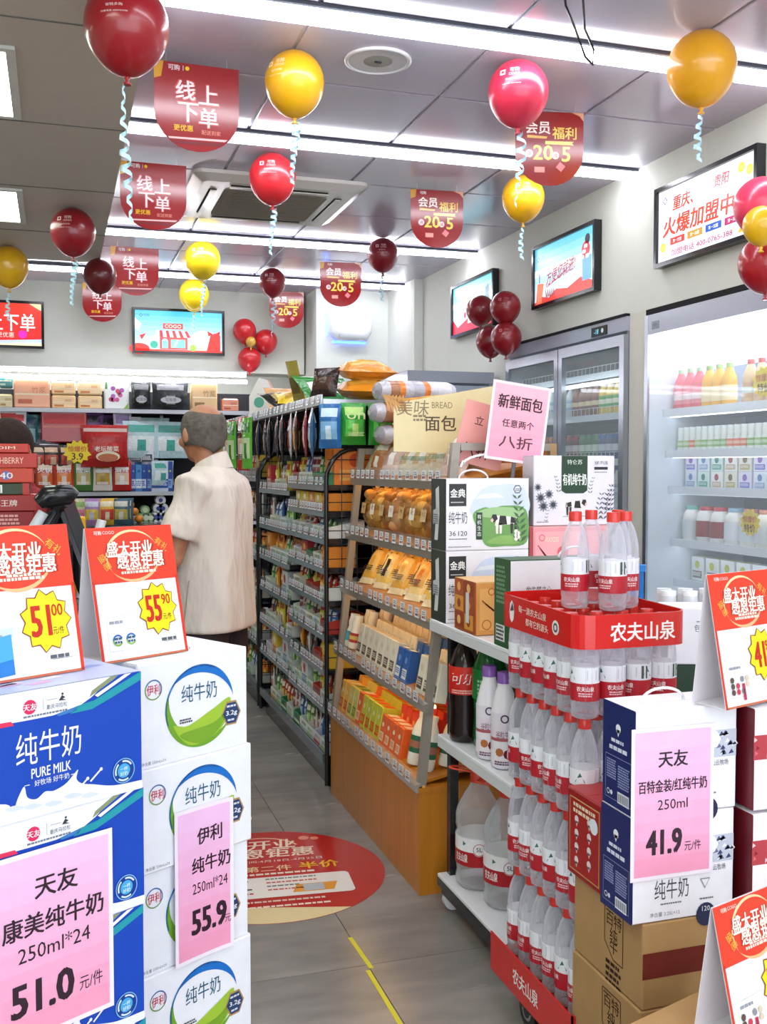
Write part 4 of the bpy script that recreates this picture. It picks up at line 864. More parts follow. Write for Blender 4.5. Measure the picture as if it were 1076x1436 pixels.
# top shelf: wrapped bread
TB = [pouch('wrapped_bread', 'bread', .2, .24, .08, 'e6e6b8', 'd8dca0', 'c8d890', 1, 'f'), pouch('wrapped_bread', 'bread', .13, .17, .07, 'b87a4c', 'a86a3c', 'e8e0d0', 2, 'f'), pouch('wrapped_bread', 'bread', .17, .2, .08, 'ece0cc', 'e0c090', 'f4f0e6', 3, 'f', txt='早餐包', tc='4a7a58'), pouch('wrapped_bread', 'bread', .16, .18, .07, 'e8cfc8', 'c8a89a', 'f8f0ec', 4, 'f')]
for i, (q, d_, y, lean, s_) in enumerate(((0, .08, 1.07, .35, 1.1), (1, .05, .98, .2, .9), (3, .07, .86, .4, 1), (3, .1, .76, .5, 1), (2, .07, .64, .5, 1), (2, .08, .5, .3, .95), (2, .1, .36, .3, 1), (3, .2, .9, .3, 1.05), (0, .22, .68, .2, 1), (3, .22, .5, .2, 1.1), (2, .22, .3, .2, 1.1), (3, .08, .2, .3, .9))):
    onshelf(TB[q], 'top', d_, y, '%s wrapped bread pack on the top bread-rack shelf, %s from far end' % (('pale green', 'dark brown', 'white', 'pinkish')[q], ORD[i]), 'wrapped bread on the top shelf', lean=lean, rz=-PI/2+.3, sc=(s_,)*3)
# long wrapped loaves lying at the back top
def mk_loaf():
    o = link('long_wrapped_loaf', None); tag(o, '', 'bread'); xs = [0, .015, .05, .09, .115, .15, .2, .225, .26, .32, .345, .36]; rr = [.3, .8, .98, 1, 1, 1, 1, 1, 1, .98, .8, .3]
    g = G(); cs = ['a8a4b0', 'c8c4cc', 'b07a5a', 'e08030', 'c8c4cc', 'b4b0bc', 'e07a2c', 'd0ccd4', 'dcd8e0', 'c8c4cc', 'b8b4c0']
    for i in range(11): g.tube([(xs[i], 0, .045), (xs[i+1], 0, .045)], [(.078*rr[i], .043*rr[i]), (.078*rr[i+1], .043*rr[i+1])], 18, cs[i], 'f', i in (0, 10))
    g.build('wrapped_loaf', o); return o
LV = Proto(mk_loaf)
for i, (y, z, x) in enumerate(((.93, 1.602, 1.24), (.93, 1.692, 1.26), (.93, 1.51, 1.27))):
    o = LV((x, 3.15+y, z), .04*i, '%s long loaf in striped clear wrapper piled at the back of the bread rack' % ('lower', 'top', 'front')[i], 'long loaves')
CBX = G().box(1.34, 3.97, 1.49, 1.62, 4.25, 1.508, 'b8864a', 'kb', .004).build('loaf_board'); tag(CBX, 'brown board under the striped long loaves on the bread rack top', 'board')
for i, (x, y, c) in enumerate(((1.27, 3.78, 'e8a040'), (1.3, 3.66, 'f0b858'), (1.3, 3.86, 'dc9438'))):
    pouch('golden_bread_bag', 'bread', .12, .19, .07, c, 'f2c46c', 'f6ead0', i+3, 'f')((x+.06, y, 1.5), -PI/2+.4, 'golden bread bag behind the top shelf packs, %s' % ('left of the cream board', 'lower right', 'farthest')[i], 'golden bread bags')
# cream bread sign board
o = thing('bread_sign_board', 'cream sign board reading delicious bread in front of wrapped loaves', 'sign', (1.27, 3.44, 1.475), math.radians(-8))
W_, H_ = .46, .235
g = G(); g.prism([(-.13, 0), (.26, -.01), (.26, .24), (-.13, .17)], -.002, .002, 'e4d3a0'); g.build('panel', o)
g = G(); g.fr((-.2, -.002, 0), (1, 0, 0), (0, 0, 1)); g.Tx('美味', .14, .155, .055, '8a7a5a', 1, sk=.1); g.Tx('BREAD', .245, .165, .022, '8a7a5a', 1, w=.075); g.Tx('面包', .24, .1, .055, '5a4630', 1, bold=.02)
g.fine(.14, .13, .05, 2, .008, '8a7a5a', 1); 
for i in range(6): g.Pg([(.03+.012*i, .2-.004*i), (.045+.012*i, .2), (.06+.012*i, .13)], 'c8904a', 1)
g.Pg([(.34, .04), (.42, .05), (.42, .15), (.36, .17)], 'c88a3c', 1); g.C(.38, .1, .03, 'a8642a', 2); g.build('printing', o)
# pink sheet on the wire holder
o = thing('pink_price_sheet', 'tilted pink sheet offering fresh bread, standing on the bread rack end', 'sign', (1.455, 3.1, 1.565), 0); o.rotation_euler = (0, .13, 0)
g = G(); 
for a, b, y in ((-.105, -.0, .0), (-.0, .105, .004)): g.box(a, -.001, -.13, b, .001, .13, 'f3dde4')
g.build('sheet', o)
g = G(); g.fr((-.1, -.0015, -.125), (1, 0, 0), (0, 0, 1)); g.R(.004, .004, .196, .246, 'ee9ab2', 0, 'f3b6c6'); g.Tx('新鲜面包', .1, .19, .045, '3a1c26', 3, bold=.03, w=.16); g.Tx('任意两个', .1, .12, .026, '3a1c26', 3, w=.115, bold=.01); g.Tx('八折', .1, .06, .04, '5a2c3a', 3, w=.12, bold=.02); g.build('printing', o)
G().box(.0, .002, -.2, .012, .008, -.12, '5a5a60', 'g').build('clip', o)
o = thing('pink_price_sheet', 'salmon pink sheet behind the larger pink bread sheet, lower left', 'sign', (1.36, 3.2, 1.535), -.1); o.rotation_euler = (0, .25, -.1)
g = G(); g.box(-.07, -.001, -.11, .1, .001, .1, 'e39a92'); g.build('sheet', o); g = G(); g.fr((-.07, -.0012, -.11), (1, 0, 0), (0, 0, 1)); g.Tx('八折', .07, .05, .05, '3a1c1c', 1); g.Tx('立', .06, .15, .03, '3a1c1c', 1); g.build('printing', o)
g = G(); pts = [(-.14, 0, 0), (-.13, 0, .02)]+[(-.13+.13*(1-math.cos(PI*i/10)), 0, .0+.035*math.sin(PI*i/10)+.01) for i in range(11)]
g.tube(pts, .004, 8, 'e8ecf0', 'g'); tag(g.build('wire_sign_loop', None, (1.4, 3.12, 1.42)), 'white curved plastic loop above the top green milk box', 'handle')

# ================================================================ white-topped metal rack
o = rk = thing('metal_shelf_rack', 'low rack with white shelves and black legs beside the bread rack', 'shelf', (1.15, 2.48, 0))
for z in (.93, .57, .12):
    yl = .63 if z > .9 else .555
    s_ = CB(o, 'shelf', 0, 0, z-.012, .66, yl, z, 'e9e9ee', 'g', .002); CB(s_, 'shelf_lip', 0, 0, z-.038, .012, yl, z-.012, 'dcdce0' if z > .2 else '202226', 'g'); CB(s_, 'shelf_lip', .012, 0, z-.038, .66, .012, z-.012, 'dcdce0' if z > .2 else '202226', 'g')
for x in (.03, .62):
    for y in (.02, .52):
        l_ = CB(o, 'leg', x, y, .08, x+.028, y+.028, .93, '1a1b1f', 'g')
        G().tube([(x+.014, y+.004, .035), (x+.014, y+.03, .035)], .03, 14, 'd8d8dc', 'g').build('caster', l_)
CB(o, 'bottom_beam', .012, .01, .055, .03, .55, .1, '1c1d21', 'g')
def cow(g, x, y, s, k=2, flip=1):
    P_ = lambda pts: [(x+flip*a*s, y+b*s) for a, b in pts]
    g.Pg(P_([(-.45, .0), (.35, .05), (.45, .3), (-.35, .38)]), 'f4f0ea', k); g.Pg(P_([(-.3, .02), (.05, .04), (.0, .36), (-.25, .37)]), '2b2624', k+1); g.Pg(P_([(.18, .1), (.4, .08), (.42, .28), (.2, .33)]), '322c2a', k+1)
    for lx in (-.4, -.25, .2, .36): g.Pg(P_([(lx, -.3), (lx+.08, -.3), (lx+.1, .08), (lx-.02, .08)]), '3a322e' if lx > 0 else 'e9e2d8', k+1)
    g.Pg(P_([(-.62, .22), (-.5, .12), (-.33, .25), (-.4, .42), (-.55, .42)]), '2e2826', k+2); g.Pg(P_([(-.64, .2), (-.56, .12), (-.5, .2), (-.56, .3)]), 'e8c8bc', k+3); g.Pg(P_([(.43, .28), (.5, .0), (.47, .28)]), '2e2826', k+1)
def leaf_sprig(g, x, y, s, c, k=2, n=7, lean=.3):
    for i in range(n):
        a = i/n; bx, by = x+lean*s*a*a, y+s*a; d = .16*s*(1-.4*a)
        for sg in (-1, 1): g.Pg([(bx, by), (bx+sg*d*.6, by+d*.3), (bx+sg*d, by+d*.9), (bx+sg*d*.3, by+d*.6)], c, k)
def handle_loop(par, x, y, z, w=.1, h=.03, c='dfe3ea'):
    g = G(); g.tube([(x-w/2+w/2*(1-math.cos(PI*i/12)), y, z+h*math.sin(PI*i/12)) for i in range(13)], .003, 8, c, 'g'); return g.build('carry_handle', par)
def milk_box(name, label, cat, loc, rz, w, d, h, cf, cs, ct, art, side=None, top=None, handle=None):
    o = thing(name, label, cat, loc, rz)
    g = G(); B_ = .0025; g.box(0, 0, 0, w, d, h, cf, 'p', B_)
    n = len(g.f)
    for i in range(n):     # colour the chamfered box face by face: front, sides and top
        c = [sum(g.v[q][a] for q in g.f[i])/len(g.f[i]) for a in range(3)]
        if c[0] < B_*.9 or c[0] > w-B_*.9: g.c[i] = hx(cs)
        elif c[2] > h-B_*.9: g.c[i] = hx(ct)
    g.box(.001, .001, h, w-.001, d/2-.0008, h+.0006, ct); g.box(.001, d/2+.0008, h, w-.001, d-.001, h+.0006, ct)
    g.build('box', o)
    g = G(); g.fr((0, 0, 0), (1, 0, 0), (0, 0, 1)); art(g, w, h)
    if side: g.fr((0, d, 0), (0, -1, 0), (0, 0, 1)); side(g, d, h)
    if top: g.fr((0, 0, h+.0006), (1, 0, 0), (0, 1, 0)); top(g, w, d)
    g.build('printing', o)
    if handle: handle_loop(o, handle, d/2, h, .1, .028)
    return o
def jd_art(g, w, h):
    g.R(.012, h*.62, .07, h*.93, '2c2e30', 1); g.Tx('金典', .041, h*.8, .027, 'f4f2ee', 2, bold=.03, w=.05); g.fine(.018, h*.68, .045, 1, .003, 'd0d0c8', 2)
    g.Tx('纯牛奶', .042, h*.46, .038, '3a3c40', 1, w=.062); g.Tx('36', .024, h*.24, .015, '3a3c40', 1, w=.022); g.Tx('120', .058, h*.24, .015, '3a3c40', 1, w=.03); g.fine(.012, h*.17, .06, 1, .003, '6a6c70', 1); g.fine(.01, h*.06, .08, 1, .003, '8a8c90', 1)
    g.Sp([(.09, h*.5), (.275, h*.5), (.27, h*.86), (.2, h*.92), (.12, h*.84)], 'd0daee', 1); g.Pg([(.1, h*.72), (.2, h*.74), (.17, h*.8), (.12, h*.78)], 'e9edf6', 2)
    g.Sp([(.092, h*.5), (.13, h*.6), (.16, h*.58), (.2, h*.62), (.275, h*.56), (.278, h*.1), (.2, h*.05), (.14, h*.06), (.115, h*.25)], '6f9f58', 2); g.Sp([(.1, h*.5), (.14, h*.585), (.2, h*.6), (.265, h*.56), (.25, h*.47), (.16, h*.45)], '9cbf88', 3); g.Sp([(.14, h*.1), (.19, h*.2), (.26, h*.16), (.24, h*.08)], '86b060', 3)
    g.R(.103, h*.15, .124, h*.53, '2b4434', 4); 
    for i, t in enumerate('有机生态'): g.Tx(t, .1135, h*(.47-.08*i), .014, 'eef2e8', 5)
    cow(g, .205, h*.34, .085, 4); leaf_sprig(g, .255, h*.1, h*.7, '4a6a4c', 6, 8, -.1); g.C(.245, h*.85, .015, '6a6c74', 2, 6); g.C(.245, h*.85, .011, 'dfe0ea', 3, 6); g.fine(.25-.012, h*.86, .02, 2, .003, '6a6c74', 4)
    for i in range(5): g.C(.24+.008*(i % 2), h*.15+.006*i, .007, 'f4f2e8', 7, 6)
def jd_side(g, d, h):
    g.R(0, 0, d, h, '23332c', 0); g.Pg([(.03, .03), (.06, .03), (.075, h*.5), (.07, h*.9), (.04, h*.85), (.045, h*.5)], 'd8dade', 1); g.Pg([(.02, h*.35), (.07, h*.4), (.07, h*.6), (.02, h*.55)], 'c8cdd2', 2); g.fine(.025, h*.5, .04, 5, .004, '5a6068', 3)
for i, z in enumerate((.931, 1.158)):
    milk_box('milk_box', '%s white milk box with cow pasture and dark green side on the rack' % ('lower, half hidden', 'upper')[i], 'milk box', (1.155, 2.985, z), 0, .287, .125, .2255, 'e9e6ec', '26362e', 'eceaf0', jd_art, jd_side, None, .12 if i else None)
def org_art(g, w, h):
    g.Pg([(.1, h*.5), (.115, h*.46), (.18, h*.46), (.195, h*.5), (.195, h), (.1, h)], '27422f', 1); g.Tx('特仑苏', .148, h*.91, .016, 'e8efe2', 2, w=.055); g.Tx('有机纯牛奶', .148, h*.66, .038, 'f2f5ee', 2, w=.086, bold=.02)
    g.Tx('无机·梦幻盖', .245, h*.9, .012, '5a5c64', 1, w=.05); g.R(.22, h*.8, .27, h*.84, '2c2e34', 1); g.fine(.22, h*.77, .05, 1, .003, '8a8c90', 1)
    cow(g, .15, h*.24, .07, 2, -1); g.Ln([(.105, h*.13), (.19, h*.13)], .0015, '5a5c60', 1)
    for x, y, s_ in ((.02, h*.4, .02), (.05, h*.45, .018), (.03, h*.28, .02), (.065, h*.3, .018), (.01, h*.55, .015)): g.Star(x+.005, y, s_*.6, s_, '8c8c94', 2, 10); g.C(x+.005, y, s_*.45, '3c3e44', 3, 10)
    for x in (.235, .255, .27, .28): leaf_sprig(g, x, h*(.08 if x < .26 else .2), h*.42, '6a6c78', 2, 6, .2)
    leaf_sprig(g, .09, h*.48, h*.26, '54705a', 2, 5, -.3); leaf_sprig(g, .205, h*.46, h*.26, '54705a', 2, 5, .3); leaf_sprig(g, .045, h*.06, h*.2, '5a5c64', 2, 4); g.fine(.012, h*.06, .045, 1, .003, '8a8c90', 1)
def pink_art(g, w, h):
    g.R(.0, 0, .014, h, 'a8484c', 1); g.R(.018, .01, w-.01, h-.012, 'f0949c', 1); g.R(.021, .013, w-.013, h-.015, 'f4a9ac', 2); g.Tx('VUOOSS', .08, h*.86, .016, 'f2e6c8', 3, w=.05); g.Ring(.045, h*.88, .008, .011, 'e8646c', 3)
    for i in range(9): g.Ln([(.03+.008*i, h*.8-.011*i), (.06+.009*i, h*.68-.01*i)], .004, 'd8545e', 3)
    g.C(.12, h*.72, .02, 'e2606a', 3)
milk_box('juice_box', 'pink fruit drink carton under the sunflower milk box', 'drink carton', (1.45, 3.0, .931), 0, .29, .11, .296, 'ee9aa0', 'b0484c', 'f0b0b0', pink_art)
milk_box('milk_box', 'white organic milk box with sunflowers, cow and dark green banner', 'milk box', (1.474, 3.02, 1.229), 0, .296, .085, .228, 'e6e0e8', 'd8d4dc', 'eeeaf0', org_art, None, None, None)
def brn_art(g, w, h):
    g.R(.01, .012, w-.01, h-.015, 'd9964e', 1); g.R(.013, .015, w-.013, h-.018, 'e3a75e', 2); g.Ring(.05, h*.82, .008, .011, 'b86428', 3); g.Tx('VU', .095, h*.8, .016, 'f2e2b8', 3)
    for i in range(7): g.Ln([(.02+.01*i, h*.66-.009*i), (.05+.012*i, h*.5-.008*i)], .004, 'b05a24', 3)
    g.C(.12, h*.45, .022, 'd8823a', 3); g.Ring(.035, h*.2, .012, .015, 'b86428', 3)
def brn_side(g, d, h):
    for i in range(2):
        for j in range(3): g.R(.008+.075*i, .01+.05*j, .075+.075*i, .055+.05*j, ('9c3c1c', 'e09a3c', 'b5501f')[(i+j) % 3], 1); g.C(.04+.075*i, .032+.05*j, .014, ('f0c070', '9c3c1c', 'eeb060')[(i+j) % 3], 2, 9)
    g.R(.095, .03, .12, .12, 'd9dadf', 3)
milk_box('snack_carton', 'small brown and orange biscuit carton at the shelf front edge', 'carton', (1.152, 2.735, .931), 0, .215, .165, .155, 'd9964e', 'a8501f', 'e0b070', brn_art, brn_side)
def grn_art(g, w, h):
    g.R(0, 0, w, h*.4, 'e9e8ee', 1); g.Tx('牧牛梦之心', .085, h*.66, .02, '3c4238', 1, w=.075, sk=.2); g.Ln([(.06, h*.56), (.115, h*.56)], .001, '8a8c88', 1); g.Tx('Organic', .18, h*.5, .024, '2c3034', 1, w=.075)
def grn_side(g, d, h):
    g.R(0, 0, d, h, '2b5a34', 0); g.fine(.015, h*.92, .06, 9, .007, '6f9a74', 1, 4); g.R(.012, .015, .07, .06, 'e2e4e4', 1); g.fine(.016, .056, .05, 4, .006, '3a3c40', 2)
milk_box('milk_box', 'white milk carton with dark green side next to the small brown carton', 'milk box', (1.152, 2.5, .931), 0, .32, .1, .24, 'ecebf0', '2b5a34', '3a5c42', grn_art, grn_side, None, .22)
# big bottles on the rack
def big_bottle(name, label, cat, loc, prof, liquid, lab, cap, rz=0, extra=None, bm='g'):
    o = thing(name, label, cat, loc, rz); G().lathe(prof, 24, liquid, bm).build('bottle_body', o)
    g = G(); r, z0, z1, cc = lab; n = len(cc); g.lathe([(r, z0+(z1-z0)*i/n) for i in range(n+1)], 24, cc)
    if extra:
        g.warp = lambda x, y, k: ((r+.0003+.0003*k)*math.sin(x/r), -(r+.0003+.0003*k)*math.cos(x/r), y); extra(g)
    g.build('label', o); G().lathe([(cap[0], cap[1]), (cap[0], cap[2]), (cap[0]*.9, cap[2]+.003)], 18, cap[3], 'g').build('cap', o)
    return o
coke = [(.03, 0), (.048, .006), (.05, .03), (.047, .09), (.05, .14), (.052, .2), (.048, .24), (.034, .28), (.016, .31), (.014, .32)]
ck = lambda g: (g.Tx('可乐', 0, .2, .035, 'f6ece8', 1, w=.08, sk=.2), g.fine(-.04, .165, .08, 2, .004, 'f0b8a8', 1))
for i, (x, y) in enumerate(((1.205, 2.94), (1.225, 2.87))):
    if i == 0: big_bottle('cola_bottle', 'large dark cola bottle with red label on the rack middle shelf', 'bottle', (x, y, .572), coke, '1d0f0c', (.0525, .15, .235, ['c82018', 'd83020']), (.016, .32, .335, 'b81c1c'), -.5, ck)
gp = [(.035, 0), (.052, .006), (.054, .03), (.05, .1), (.054, .15), (.056, .21), (.052, .25), (.038, .29), (.017, .325), (.015, .335)]
gk = lambda g: (g.fine(-.045, .21, .09, 4, .007, '9ad0a4', 1, 3), g.C(.02, .18, .018, 'd8ecd8', 1))
big_bottle('soda_bottle', 'large green soda bottle beside the cola on the middle shelf', 'bottle', (1.25, 2.845, .572), gp, '0f5a22', (.0565, .15, .24, ['1c7a34', '167030']), (.017, .335, .35, '2a9a40'), -.4, gk)
big_bottle('soda_bottle', 'second green soda bottle, dark, behind the purple-capped drinks', 'bottle', (1.38, 2.76, .572), gp, '0d4a1e', (.0565, .15, .24, ['17602c', '125424']), (.017, .335, .35, '2a9a40'), -.4, gk)
big_bottle('cola_bottle', 'cola bottle deeper on the middle shelf with orange-red label', 'bottle', (1.38, 2.93, .572), coke, '1d0f0c', (.0525, .15, .235, ['b83018', 'd87830']), (.016, .32, .335, 'b81c1c'), -.5, ck)
wp = [(.028, 0), (.036, .006), (.037, .07), (.034, .09), (.036, .12), (.035, .15), (.025, .19), (.019, .205), (.019, .215)]
wk = lambda g: (g.Tx('谷粒牛奶', .0, .1, .02, '7a2a4a', 2, w=.05), g.Ring(.0, .145, .008, .012, '4a2a50', 2), g.C(-.015, .05, .012, 'b86a3a', 2, 8), g.C(.01, .045, .014, '7a2030', 2, 8), g.fine(-.03, .025, .06, 2, .004, '6a3a5a', 2))
for i, (x, y) in enumerate(((1.197, 2.735), (1.2, 2.635), (1.295, 2.7))):
    big_bottle('milk_drink_bottle', 'white milk drink bottle with purple cap, %s on the middle shelf' % ('leftmost', 'nearest the water stack', 'behind the other two')[i], 'bottle', (x, y, .572), [(a*1.05, b*1.12) for a, b in wp], 'ece6ee', (.0385, .02, .16, ['efe4ec', 'b05a60', 'e9dcea', 'eae2ec']), (.021, .24, .268, '8a58b0'), -.4, wk)
def jug5(label, loc, rz):
    o = thing('water_jug', label, 'water jug', loc, rz); R_ = .07
    pf = [(R_*.8, 0), (R_*.97, .012), (R_, .03), (R_*.95, .05), (R_, .07), (R_, .165), (R_*.94, .175), (R_, .19), (R_, .225), (R_*.96, .235), (R_*.9, .25), (R_*.62, .285), (R_*.36, .315), (.02, .325), (.02, .335)]
    G().lathe(pf, 28, 'd2d6de', 'wj').build('jug_body', o); G().lathe([(R_*.9, .006), (R_*.93, .22)], 24, 'b9b4b0', 'wl').build('water', o)
    g = G(); r = R_+.0008; g.lathe([(r, .075), (r, .12), (r, .162)], 28, ['b01824', 'f0eef0']); g.warp = lambda x, y, k: ((r+.0003+.0003*k)*math.sin(x/r), -(r+.0003+.0003*k)*math.cos(x/r), y)
    g.C(0, .13, .02, 'f4f2f4', 1); g.Ring(0, .13, .017, .0188, 'b01824', 2); g.Tx('5L', 0, .131, .013, '33343c', 2, bold=.02); g.Tx('农夫山泉', -.062, .1, .026, 'f6e8e8', 1, w=.05, bold=.03); g.fine(.03, .11, .035, 4, .004, 'e8b8bc', 1); g.C(.05, .145, .008, '8a8c98', 1, 7); g.C(-.05, .145, .008, '3a7a68', 1, 3)
    g.build('label', o); G().lathe([(.024, .322), (.026, .34), (.024, .352), (.02, .356)], 18, 'd8402c', 'g').build('cap', o)
    g = G(); g.tube([(.028*math.cos(a)-0, .0, .335)] if False else [(-.045+.045*math.cos(2*PI*i/20), .02*math.sin(2*PI*i/20), .35+.016*math.sin(PI*i/20)) for i in range(21)], .0035, 6, 'd8452e', 'g'); g.build('carry_ring', o); return o
jug5('five litre water jug with red ring handle on the rack bottom shelf, farther one', (1.24, 2.915, .122), -.35)
jug5('five litre water jug nearer the water stack on the rack bottom shelf', (1.265, 2.755, .122), -.3)

# ================================================================ stacked bottled water on the red wheeled tray
PT, BH = .0665, .229
wbp = [(.022, 0), (.031, .004), (.0328, .016), (.031, .022), (.0328, .03), (.0328, .115), (.0325, .135), (.0305, .155), (.027, .172), (.021, .19), (.0145, .203), (.0138, .208)]
def mk_water():
    o = link('water_bottle', None); tag(o, '', 'bottle')
    g = G(); g.lathe(wbp, 14, 'dcdbe6', 'w'); g.build('bottle_body', o)
    g = G(); r = .0333; g.lathe([(r, .042), (r, .082), (r, .118)], 16, ['b8202e', 'e9e9f0']); rr = r+.0002
    g.warp = lambda x, y, k: ((rr+.0002*k)*math.sin(x/rr), -(rr+.0002*k)*math.cos(x/rr), y)
    for dx in (-.045, .045): g.Pg([(dx-.012, .09), (dx+.012, .09), (dx, .112)], '3f6f66', 1)
    g.Tx('农夫山泉', -.008, .07, .011, 'f8ecee', 1, w=.04, bold=.03); g.fine(-.024, .061, .032, 2, .003, 'f0c8cc', 1, 2); g.R(.03, .086, .045, .115, '4c5a50', 1); g.R(-.005, .09, .02, .112, 'c8ccd4', 1)
    g.Tx('农夫山泉', -.075, .07, .011, 'f8ecee', 1, w=.04, bold=.03); g.R(.065, .05, .08, .078, 'e8a8ae', 1); g.build('label', o)
    G().lathe([(.0152, .206), (.0155, .226), (.0145, BH)], 14, 'd6372f', 'g').build('cap', o); return o
WTR = Proto(mk_water)
WX, WY, NX, NY = 1.10, 2.02, 4, 6
for lv in range(4):
    for j in range(NY):
        for i in range(NX):
            if False: continue
            WTR((WX+.033+PT*i, WY+.033+PT*j, .162+(BH+.002)*lv), rs.uniform(-1.6, .6), 'water bottle, %s layer up, %s row from the aisle, %s from front' % (ORD[lv], ORD[i], ORD[j]), 'water bottles in the tray stack')
for i, (x, y) in enumerate(((0.2, 2.1), (1.15, 1.1), (2.0, 1.7), (1.4, 3.1), (2.4, 2.9))):
    WTR((WX+.04+PT*(x+.3), WY+.033+PT*(y-.2), .162+(BH+.002)*4), (-.5, -.9, .1, .6, -1.4)[i], 'loose water bottle standing on the caps above the red tray, %s' % ('leftmost', 'front left', 'front right', 'rear middle', 'rightmost rear')[i], 'loose water bottles on top')
for lv in range(4):     # cling film round each pack
    x0, y0, x1, y1 = WX-.003, WY-.003, WX+PT*NX+.003, WY+PT*NY+.003; z0 = .152+(BH+.003)*lv
def rrect(x0, y0, x1, y1, r, n=6): return [((x1-r if sx > 0 else x0+r)+r*math.cos(a0+PI/2*i/n), (y1-r if sy > 0 else y0+r)+r*math.sin(a0+PI/2*i/n)) for sx, sy, a0 in ((1, 1, 0), (-1, 1, PI/2), (-1, -1, PI), (1, -1, 1.5*PI)) for i in range(n+1)]
o = thing('red_display_collar', 'glossy red collar tray around the caps of the stacked water', 'display tray', (WX-.012, WY-.012, 1.016))
WW, WD = PT*NX+.024, PT*NY+.024
out, inn = rrect(0, 0, WW, WD, .045), rrect(.004, .004, WW-.004, WD-.004, .041); k = len(out); g = G()
def ztop(x, y): return .076+.006*(y/WD)
V = [(x, y, 0) for x, y in out]+[(x, y, ztop(x, y)) for x, y in out]+[(x, y, ztop(x, y)) for x, y in inn]+[(x, y, 0) for x, y in inn]
g.add(V, [(a*k+i, a*k+(i+1) % k, ((a+1) % 4)*k+(i+1) % k, ((a+1) % 4)*k+i) for a in range(4) for i in range(k)], 'd4211c', 'g'); g.build('collar', o)
g = G(); g.fr((0, 0, 0), (1, 0, 0), (0, 0, 1)); g.mk = 'g'; g.Tx('农夫山泉', WW*.57, .036, .042, 'fbf3ee', 1, w=.165, bold=.035)
g.fr((0, WD, 0), (0, -1, 0), (0, 0, 1)); g.Tx('每一滴农夫山泉', WD*.47, .053, .018, 'f6ddd2', 1, w=.15, bold=.02, up=-.02); g.Tx('都有它的源头', WD*.53, .026, .018, 'f6ddd2', 1, w=.12, bold=.02, up=-.02)
g.C(WD*.2, .042, .014, 'f2ede8', 1, 8, .028); g.Pg([(WD*.2-.01, .042), (WD*.2+.012, .046), (WD*.2+.004, .065)], '3a3a40', 2); g.C(WD*.76, .036, .017, 'f2ede8', 1); g.Ring(WD*.76, .036, .006, .011, '3a3a44', 2); g.build('printing', o)
o = thing('wheeled_base_tray', 'red wheeled base tray under the stack of bottled water', 'trolley', (WX-.02, WY-.02, 0))
WW, WD = PT*NX+.04, PT*NY+.04
g = G(); g.box(0, 0, .1, WW, WD, .16, 'b81c1c', 'g', .003); g.box(-.004, -.004, .1, 0, WD+.004, .2, 'd0221e', 'g'); g.box(-.004, -.004, .1, WW, 0, .2, 'd0221e', 'g'); g.build('tray', o)
g = G(); g.fr((-.004, WD, .1), (0, -1, 0), (0, 0, 1)); g.mk = 'g'; g.Tx('农夫山泉', WD*.47, .05, .04, 'f8eeee', 1, w=.14, bold=.03); g.build('printing', o)
for x, y in ((.05, .31), (.05, .08), (WW-.05, .31), (WW-.05, .08)):
    c_ = G().tube([(x-.012, y, .045), (x+.012, y, .045)], .044, 20, '17181b', 'g').build('caster', o); g = G(); g.tube([(x-.0135, y, .045), (x+.0135, y, .045)], .024, 18, 'c0c2c8', 'k'); g.tube([(x-.0145, y, .045), (x+.0145, y, .045)], .017, 14, '1c1d20', 'g'); g.box(x-.018, y-.03, .05, x-.015, y+.03, .1, '1b1c20', 'g'); g.box(x+.015, y-.03, .05, x+.018, y+.03, .1, '1b1c20', 'g'); g.build('wheel_fork', c_)

# ================================================================ right-hand boxes
def bt_art(g, w, h):
    g.Tx('纯牛奶', .09, h*.3, .04, '4c4e54', 1, w=.078); g.fine(.065, h*.17, .05, 1, .003, '7a7c80', 1); g.Tx('净含量 3.25L×12', .075, h*.07, .009, '8a8c90', 1)
    g.R(w*.62, h*.5, w-.002, h*.76, 'c4c8d6', 1); rnd = random.Random(3)
    for i in range(26): x = w*.64+rnd.random()*w*.34; y = h*(.52+.22*rnd.random()); g.Pg([(x-.006, y-.004), (x+.007, y-.002), (x+.001, y+.006)], ('3a4470', '6a7090', 'e8eaf0')[i % 3], 2)
    g.Pg([(w*.6, h*.58), (w*.8, h*.6), (w*.84, h*.68), (w*.78, h*.76), (w*.6, h*.76)], 'eeeef2', 3); g.Tx('奶源', w*.68, h*.69, .016, '5a5c66', 4); g.Tx('百特专属高山云牧场', w*.72, h*.45, .012, '5a5c64', 3, w=.09)
    g.Pg([(w*.66, h*.36), (w*.76, h*.36), (w*.71, h*.26)], '8a8c94', 2); g.Pg([(w*.672, h*.35), (w*.748, h*.35), (w*.71, h*.275)], 'eceaf0', 3); g.C(w*.72, .002, .022, '22264a', 3, 18, .024); g.Tx('120', w*.72, .014, .01, 'e8e8f4', 4); g.fine(w*.66, h*.17, .035, 1, .003, '6a6c74', 2)
